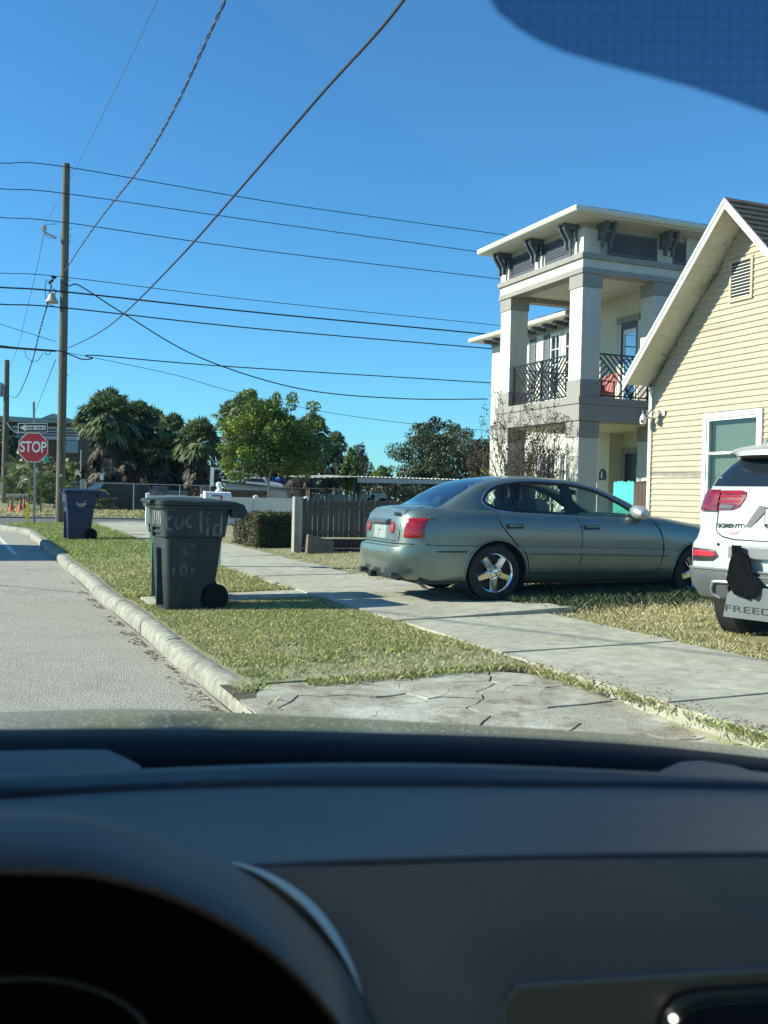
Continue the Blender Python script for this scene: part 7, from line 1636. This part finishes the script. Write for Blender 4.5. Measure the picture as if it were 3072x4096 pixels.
for t in (.15, .3, .45, .6, .75, .9, 1.0):
    row = []
    for a, b_ in zip(near, far):
        p = a.lerp(b_, t); p = Vector((p.x, p.y, p.z + .006 * math.sin(math.pi * t))); row.append(p)
    rows.append(row)
for dY, dz in ((.15, -.065), (.35, -.17), (.6, -.32)): rows.append([p + Vector((0, dY, dz)) for p in far])
MB().grid(rows).build('hood', Mhood, OC, smooth=80, fix=False)
c0, c1 = cur(off(H1c, 2), 1.155, nH), cur(off(H1c, 2), 1.155, nH)
rows = [cur(off(H1c, -3), 1.165, nH), cur(off(H1c, 10), 1.10, nH), cur(off(H1c, 40), 1.06, nH), cur(off(H1c, 120), 1.02, nH), cur(off(H1c, 260), .98, nH)]
MB().grid(rows).build('cowl', Mdk, OC, smooth=80, fix=False)
# front lip of the dashboard
B0 = [(0, 3096), (300, 3086), (555, 3075), (1300, 3052), (1852, 3055), (2650, 3088), (3072, 3110)]
D0 = [(0, 3200), (300, 3180), (555, 3165), (1300, 3148), (1852, 3150), (2650, 3155), (3072, 3162)]
rows = [cur(off(B0, 60), .97, nH), cur(off(B0, 15), .965, nH), cur(B0, .95, nH), cur(off(B0, 22), .93, nH), cur(off(B0, 50), .915, nH), cur(off(D0, -30), .905, nH), cur(off(D0, -8), .90, nH)]
MB().grid(rows).build('defroster_lip', mat('lip_dark', (.06, .052, .045), .5, bump=.05, bscale=300), OC, smooth=80, fix=False)
# raised ends of the dash at each side of the slot
MB().grid([[PY(-300, 3010, 1.04), PY(0, 3004, 1.03), PY(300, 2998, 1.03), PY(430, 3000, 1.03), PY(500, 3030, 1.01), PY(560, 3062, .98)], [PY(-300, 3050, 1.0), PY(0, 3048, .99), PY(290, 3056, .985), PY(400, 3052, .98), PY(500, 3060, .97), PY(562, 3070, .96)], [PY(-300, 3105, .96), PY(0, 3098, .955), PY(300, 3090, .953), PY(400, 3085, .953), PY(500, 3081, .953), PY(564, 3078, .952)]]).build('dash_end', Mdash, OC, smooth=20, fix=False)
MB().grid([[PY(2640, 3084, 1.0), PY(2720, 3048, 1.02), PY(2800, 3042, 1.03), PY(2940, 3062, 1.02), PY(3000, 3082, 1.0), PY(3072, 3090, 1.0), PY(3400, 3110, 1.0)], [PY(2640, 3090, .952), PY(2740, 3096, .953), PY(2820, 3100, .953), PY(2900, 3104, .953), PY(2980, 3108, .953), PY(3072, 3112, .953), PY(3400, 3130, .953)]]).build('dash_end', Mdash, OC, smooth=20, fix=False)
# main pad
S0 = [(0, 3500), (500, 3480), (920, 3452), (1500, 3440), (2037, 3420), (2600, 3412), (3072, 3408)]
def mixc(t): return [(x, y * (1 - t) + smooth_interp([p[0] for p in S0], [p[1] for p in S0])(x) * t) for x, y in D0]
rows = [cur(off(D0, -10), .905, nH), cur(D0, .895, nH)] + [cur(mixc(t), .895 - .255 * t, nH) for t in (.1, .3, .5, .7, .9, .97, 1.0)] + [cur(off(S0, 14), .638, nH)]
MB().grid(rows).build('dashboard', Mdash, OC, smooth=80, fix=False)
MB().grid([cur(off(S0, 4), .645, nH), cur(off(S0, 30), .66, nH)]).build('dash_seam', Mcav, OC, fix=False)
S1 = off(S0, 20)
rows = [cur(off(S1, 8), .648, nH, 780), cur(S1, .630, nH, 780)] + [cur(off(S1, dy), .630 - .095 * (dy / 760), nH, 780) for dy in (25, 120, 300, 500, 760)]
MB().grid(rows).build('lower_panel', Mdash2, OC, smooth=80, fix=False)
# instrument hood: top skin between outer and inner arcs, dark cavity below
OA = [(-500, 3215), (0, 3254), (370, 3282), (611, 3356), (833, 3448), (945, 3485), (1111, 3596), (1296, 3782), (1444, 3985), (1500, 4110), (1560, 4260)]
IA = [(-500, 3430), (0, 3467), (370, 3485), (648, 3560), (926, 3690), (1111, 3818), (1296, 4004), (1370, 4100), (1430, 4260)]
def arcp(A_, t): 
    L_ = [0]
    for i in range(1, len(A_)): L_.append(L_[-1] + math.hypot(A_[i][0] - A_[i - 1][0], A_[i][1] - A_[i - 1][1]))
    s_ = t * L_[-1]; return (smooth_interp(L_, [a[0] for a in A_])(s_), smooth_interp(L_, [a[1] for a in A_])(s_))
nA = 50; rows = []
for f, dY, dz in ((-.03, .04, -.03), (0, .0, 0), (.12, -.02, .006), (.35, -.05, .008), (.65, -.085, .006), (.88, -.11, .003), (1.0, -.12, -.0005), (1.01, -.118, -.0015), (1.01, -.112, -.0035)):
    row = []
    for i in range(nA):
        t = i / (nA - 1); a, b_ = arcp(OA, t), arcp(IA, t); Yo = .635 - .10 * sstep(t, .45, 1.0); p = PY(a[0] + (b_[0] - a[0]) * f, a[1] + (b_[1] - a[1]) * f, Yo + dY); row.append(p + Vector((0, 0, dz)))
    rows.append(row)
MB().grid(rows).build('instrument_hood', Mih, OC, smooth=80, fix=False)
row0 = rows[-1]; rowB = [p + Vector((0, .10, -.03)) for p in row0]
MB().grid([row0, [p + Vector((-.006, .03, -.006)) for p in row0], [p + Vector((-.012, .045, -.02)) for p in row0], [p + Vector((-.012, .045, -.12)) for p in row0], [p + Vector((-.012, .03, -.45)) for p in row0]]).build('instrument_cavity', Mcav, OC, smooth=80, fix=False)
# trim strip along the hood edge
ts = [arcp(OA, t) for t in np.linspace(.575, .88, 22)]; k = len(ts)
rA, rB, rC = [], [], []
for i, (x, y) in enumerate(ts):
    w_ = 74 * math.sin(math.pi * min(1, (i + 1) / k * .9 + .1)) + 6; rA.append(PY(x + 2, y - 3, .628 - .09 * sstep(.575 + .305 * i / k, .45, 1))); rB.append(PY(x + w_ * .55, y - w_ * .32, .615 - .09 * sstep(.575 + .305 * i / k, .45, 1))); rC.append(PY(x + w_, y - w_ * .5, .628 - .09 * sstep(.575 + .305 * i / k, .45, 1)))
MB().grid([rA, rB, rC]).build('trim_strip', mat('satin_trim', (.85, .78, .66), .65, spec=.15), OC, smooth=80, fix=False)
MB().grid([[PY(x + 14, y + 10, .60 - .09 * (i / 20)) for i, (x, y) in enumerate([arcp(OA, t) for t in np.linspace(.66, .99, 20)])], [PY(x - 95 * math.sin(math.pi * min(1, .1 + i / 22)), y + 40, .60 - .09 * (i / 20)) for i, (x, y) in enumerate([arcp(OA, t) for t in np.linspace(.66, .99, 20)])]]).build('navy_inlay', mat('navy_gloss', (.005, .010, .030), .3), OC, smooth=80, fix=False)
# gauge ring hint inside the cavity
P = [PY(120, 4180, .50) + Vector((.062 * math.cos(t), 0, .034 * math.sin(t))) for t in np.linspace(0, 6.283, 40)]
MB().tube(P, .0012, 5, cap=False).build('gauge_ring', mat('ring_grey', (.03, .035, .04), .4), OC, smooth=True)
# infotainment screen
def rr(px0, py0, pts, Y): return [PY(x, y, Y) for x, y in pts]
SCR = [(2008, 4400), (2010, 4060), (2020, 4000), (2045, 3960), (2095, 3938), (2400, 3915), (2800, 3890), (3200, 3868), (3600, 3850), (3600, 4400)]
def slabpoly(name, pts, Y0, Y1, m, bev=.004, par=None):
    A_, B_ = [PY(x, y, Y0) for x, y in pts], [PY(x, y, Y0) + Vector((0, Y1 - Y0, 0)) for x, y in pts]; n = len(pts)
    return MB().add(A_ + B_, [tuple(range(n)), tuple(range(n, 2 * n))[::-1]] + [(i, n + i, n + (i + 1) % n, (i + 1) % n) for i in range(n)]).build(name, m, par or OC, bevel=bev, seg=3)
scr = slabpoly('screen_frame', SCR, .525, .532, mat('frame_grey', (.09, .08, .07), .40), .003)
rim = [(x, y) for x, y in SCR[:-1]]
MB().tube(spline([PY(x + 6, y + 4, .5225) for x, y in SCR[:-1]], 8), .0009, 6).build('screen_edge', mat('edge_light', (.18, .21, .22), .4), scr, smooth=True)
SC2 = [(2625, 4400), (2632, 4120), (2655, 4050), (2700, 3995), (2780, 3968), (3000, 3952), (3600, 3925), (3600, 4400)]
slabpoly('screen_bezel', SC2, .5215, .524, mat('bezel_blue', (.02, .03, .045), .35), .001, scr)
slabpoly('screen_glass', [(x + 48, y + 45) if y < 4300 else (x + 48, y) for x, y in SC2], .5195, .521, Mglos, .0008, scr)
MB().lathe([(.0017, 0), (.0017, .0012), (0, .0016)], 16, Matrix.Translation(PY(2692, 4073, .518)) @ Matrix.Rotation(R(90), 4, 'X')).build('screen_glint', mat('screen_glint', (.9, .9, .8), .4, emis=(3.0, 2.9, 2.4)), scr)  # glowing dot stands in for a bright glint on the screen
MB().grid([[PY(x, 3965 + 200 - (x - 2000) * .04 + 0, .5228) for x in (2330, 2500, 2640)], [PY(x, 3965 + 212 - (x - 2000) * .04, .5228) for x in (2330, 2500, 2640)]]).build('screen_slot', Mcav, scr, fix=False)
# cabin structure that shades the dashboard: windscreen, roof, pillars, doors
gl = glassmat('windscreen_glass', (.975, .99, .985), -.075, .03)
wp = [[Vector((x, 1.10 - .06 * ((x - .35) / .8) ** 2, 1.075)) for x in np.linspace(-.55, 1.25, 12)], [Vector((x, .84 - .05 * ((x - .35) / .8) ** 2, 1.42)) for x in np.linspace(-.55, 1.25, 12)], [Vector((x, .54 - .04 * ((x - .35) / .8) ** 2, 1.75)) for x in np.linspace(-.52, 1.22, 12)]]
N = gl.node_tree.nodes; L = gl.node_tree.links; out_ = [n for n in N if n.type == 'OUTPUT_MATERIAL'][0]; s0 = out_.inputs[0].links[0].from_socket; tl = N.new('ShaderNodeBsdfTranslucent'); tl.inputs[0].default_value = (.9, .95, .9, 1); mm = N.new('ShaderNodeMixShader'); mm.inputs[0].default_value = .010; L.new(s0, mm.inputs[1]); L.new(tl.outputs[0], mm.inputs[2]); L.new(mm.outputs[0], out_.inputs[0])      # thin film of dust, added as a haze that lifts the blacks
MB().grid(wp).build('windscreen', gl, OC, smooth=80, fix=False)
Mins2 = mat('headliner', (.65, .62, .58), .9)
MB().box(-.58, 1.28, -2.2, .55, 1.748, 1.78).build('roof', Mins2, OC, bevel=.01)
mb = MB()
for x in (-.60, 1.30): mb.bar((x, 1.12, 1.05), (x, .52, 1.74), .07, .05); (mb.prism([(1.18, 1.50), (1.18, 2.0), (-2.2, 2.0), (-2.2, 1.65), (.55, 1.65)], 'x', x - .03, x - .01) if x < 0 else None); mb.box(x - .04, x + .04, -2.2, 1.1, .45, 1.06).box(x - .03, x + .03, -.30, -.18, 1.0, 1.68)  # tall left panel above the window is added to block sun from the dash
mb.build('door', Mdk, OC)
for x in (-.60, 1.30): MB().prism([(1.18, 1.06), (1.18, 1.50), (.54, 1.66), (-2.1, 1.66), (-2.1, 1.06)], 'x', x - .002, x + .002).build('side_glass', glassmat('tinted_glass', (.10, .10, .10), -.03) if x < 0 else glassmat('clear_side_glass', (.9, .92, .9), -.03), OC)  # left pane is made dark to hold the sun off the dash
# tinted dotted sunshade at the top right of the windscreen
edge = [(1957, -5), (1990, 50), (2077, 120), (2160, 168), (2253, 208), (2390, 250), (2536, 288), (2748, 345), (2900, 395), (3072, 455), (3300, 560)]
Yv = .42
top_ = [PY(x, -520, Yv) for x, y in edge]; mids = [[PY(x, y + (-520 - y) * f, Yv) for x, y in edge] for f in (0, .05, .3, .6)]
msh = bpy.data.materials.new('dotted_shade'); msh.use_nodes = True; N = msh.node_tree.nodes; L = msh.node_tree.links; N.clear(); o_ = N.new('ShaderNodeOutputMaterial'); t_ = N.new('ShaderNodeBsdfTransparent'); d_ = N.new('ShaderNodeBsdfDiffuse'); d_.inputs[0].default_value = (.02, .07, .17, 1)
t_.inputs[0].default_value = (.42, .52, .66, 1); mx = N.new('ShaderNodeMixShader'); vo = N.new('ShaderNodeTexVoronoi'); vo.inputs['Scale'].default_value = 190; vo.inputs['Randomness'].default_value = 0; tc = N.new('ShaderNodeTexCoord'); L.new(tc.outputs['Object'], vo.inputs['Vector'])
cr = N.new('ShaderNodeMapRange'); cr.inputs[1].default_value = .25; cr.inputs[2].default_value = .45; cr.inputs[3].default_value = .36; cr.inputs[4].default_value = .52; L.new(vo.outputs['Distance'], cr.inputs[0]); L.new(cr.outputs[0], mx.inputs[0]); L.new(t_.outputs[0], mx.inputs[1]); L.new(d_.outputs[0], mx.inputs[2]); L.new(mx.outputs[0], o_.inputs[0])
MB().grid(mids + [top_]).build('dotted_sunshade', msh, OC, smooth=80, fix=False)
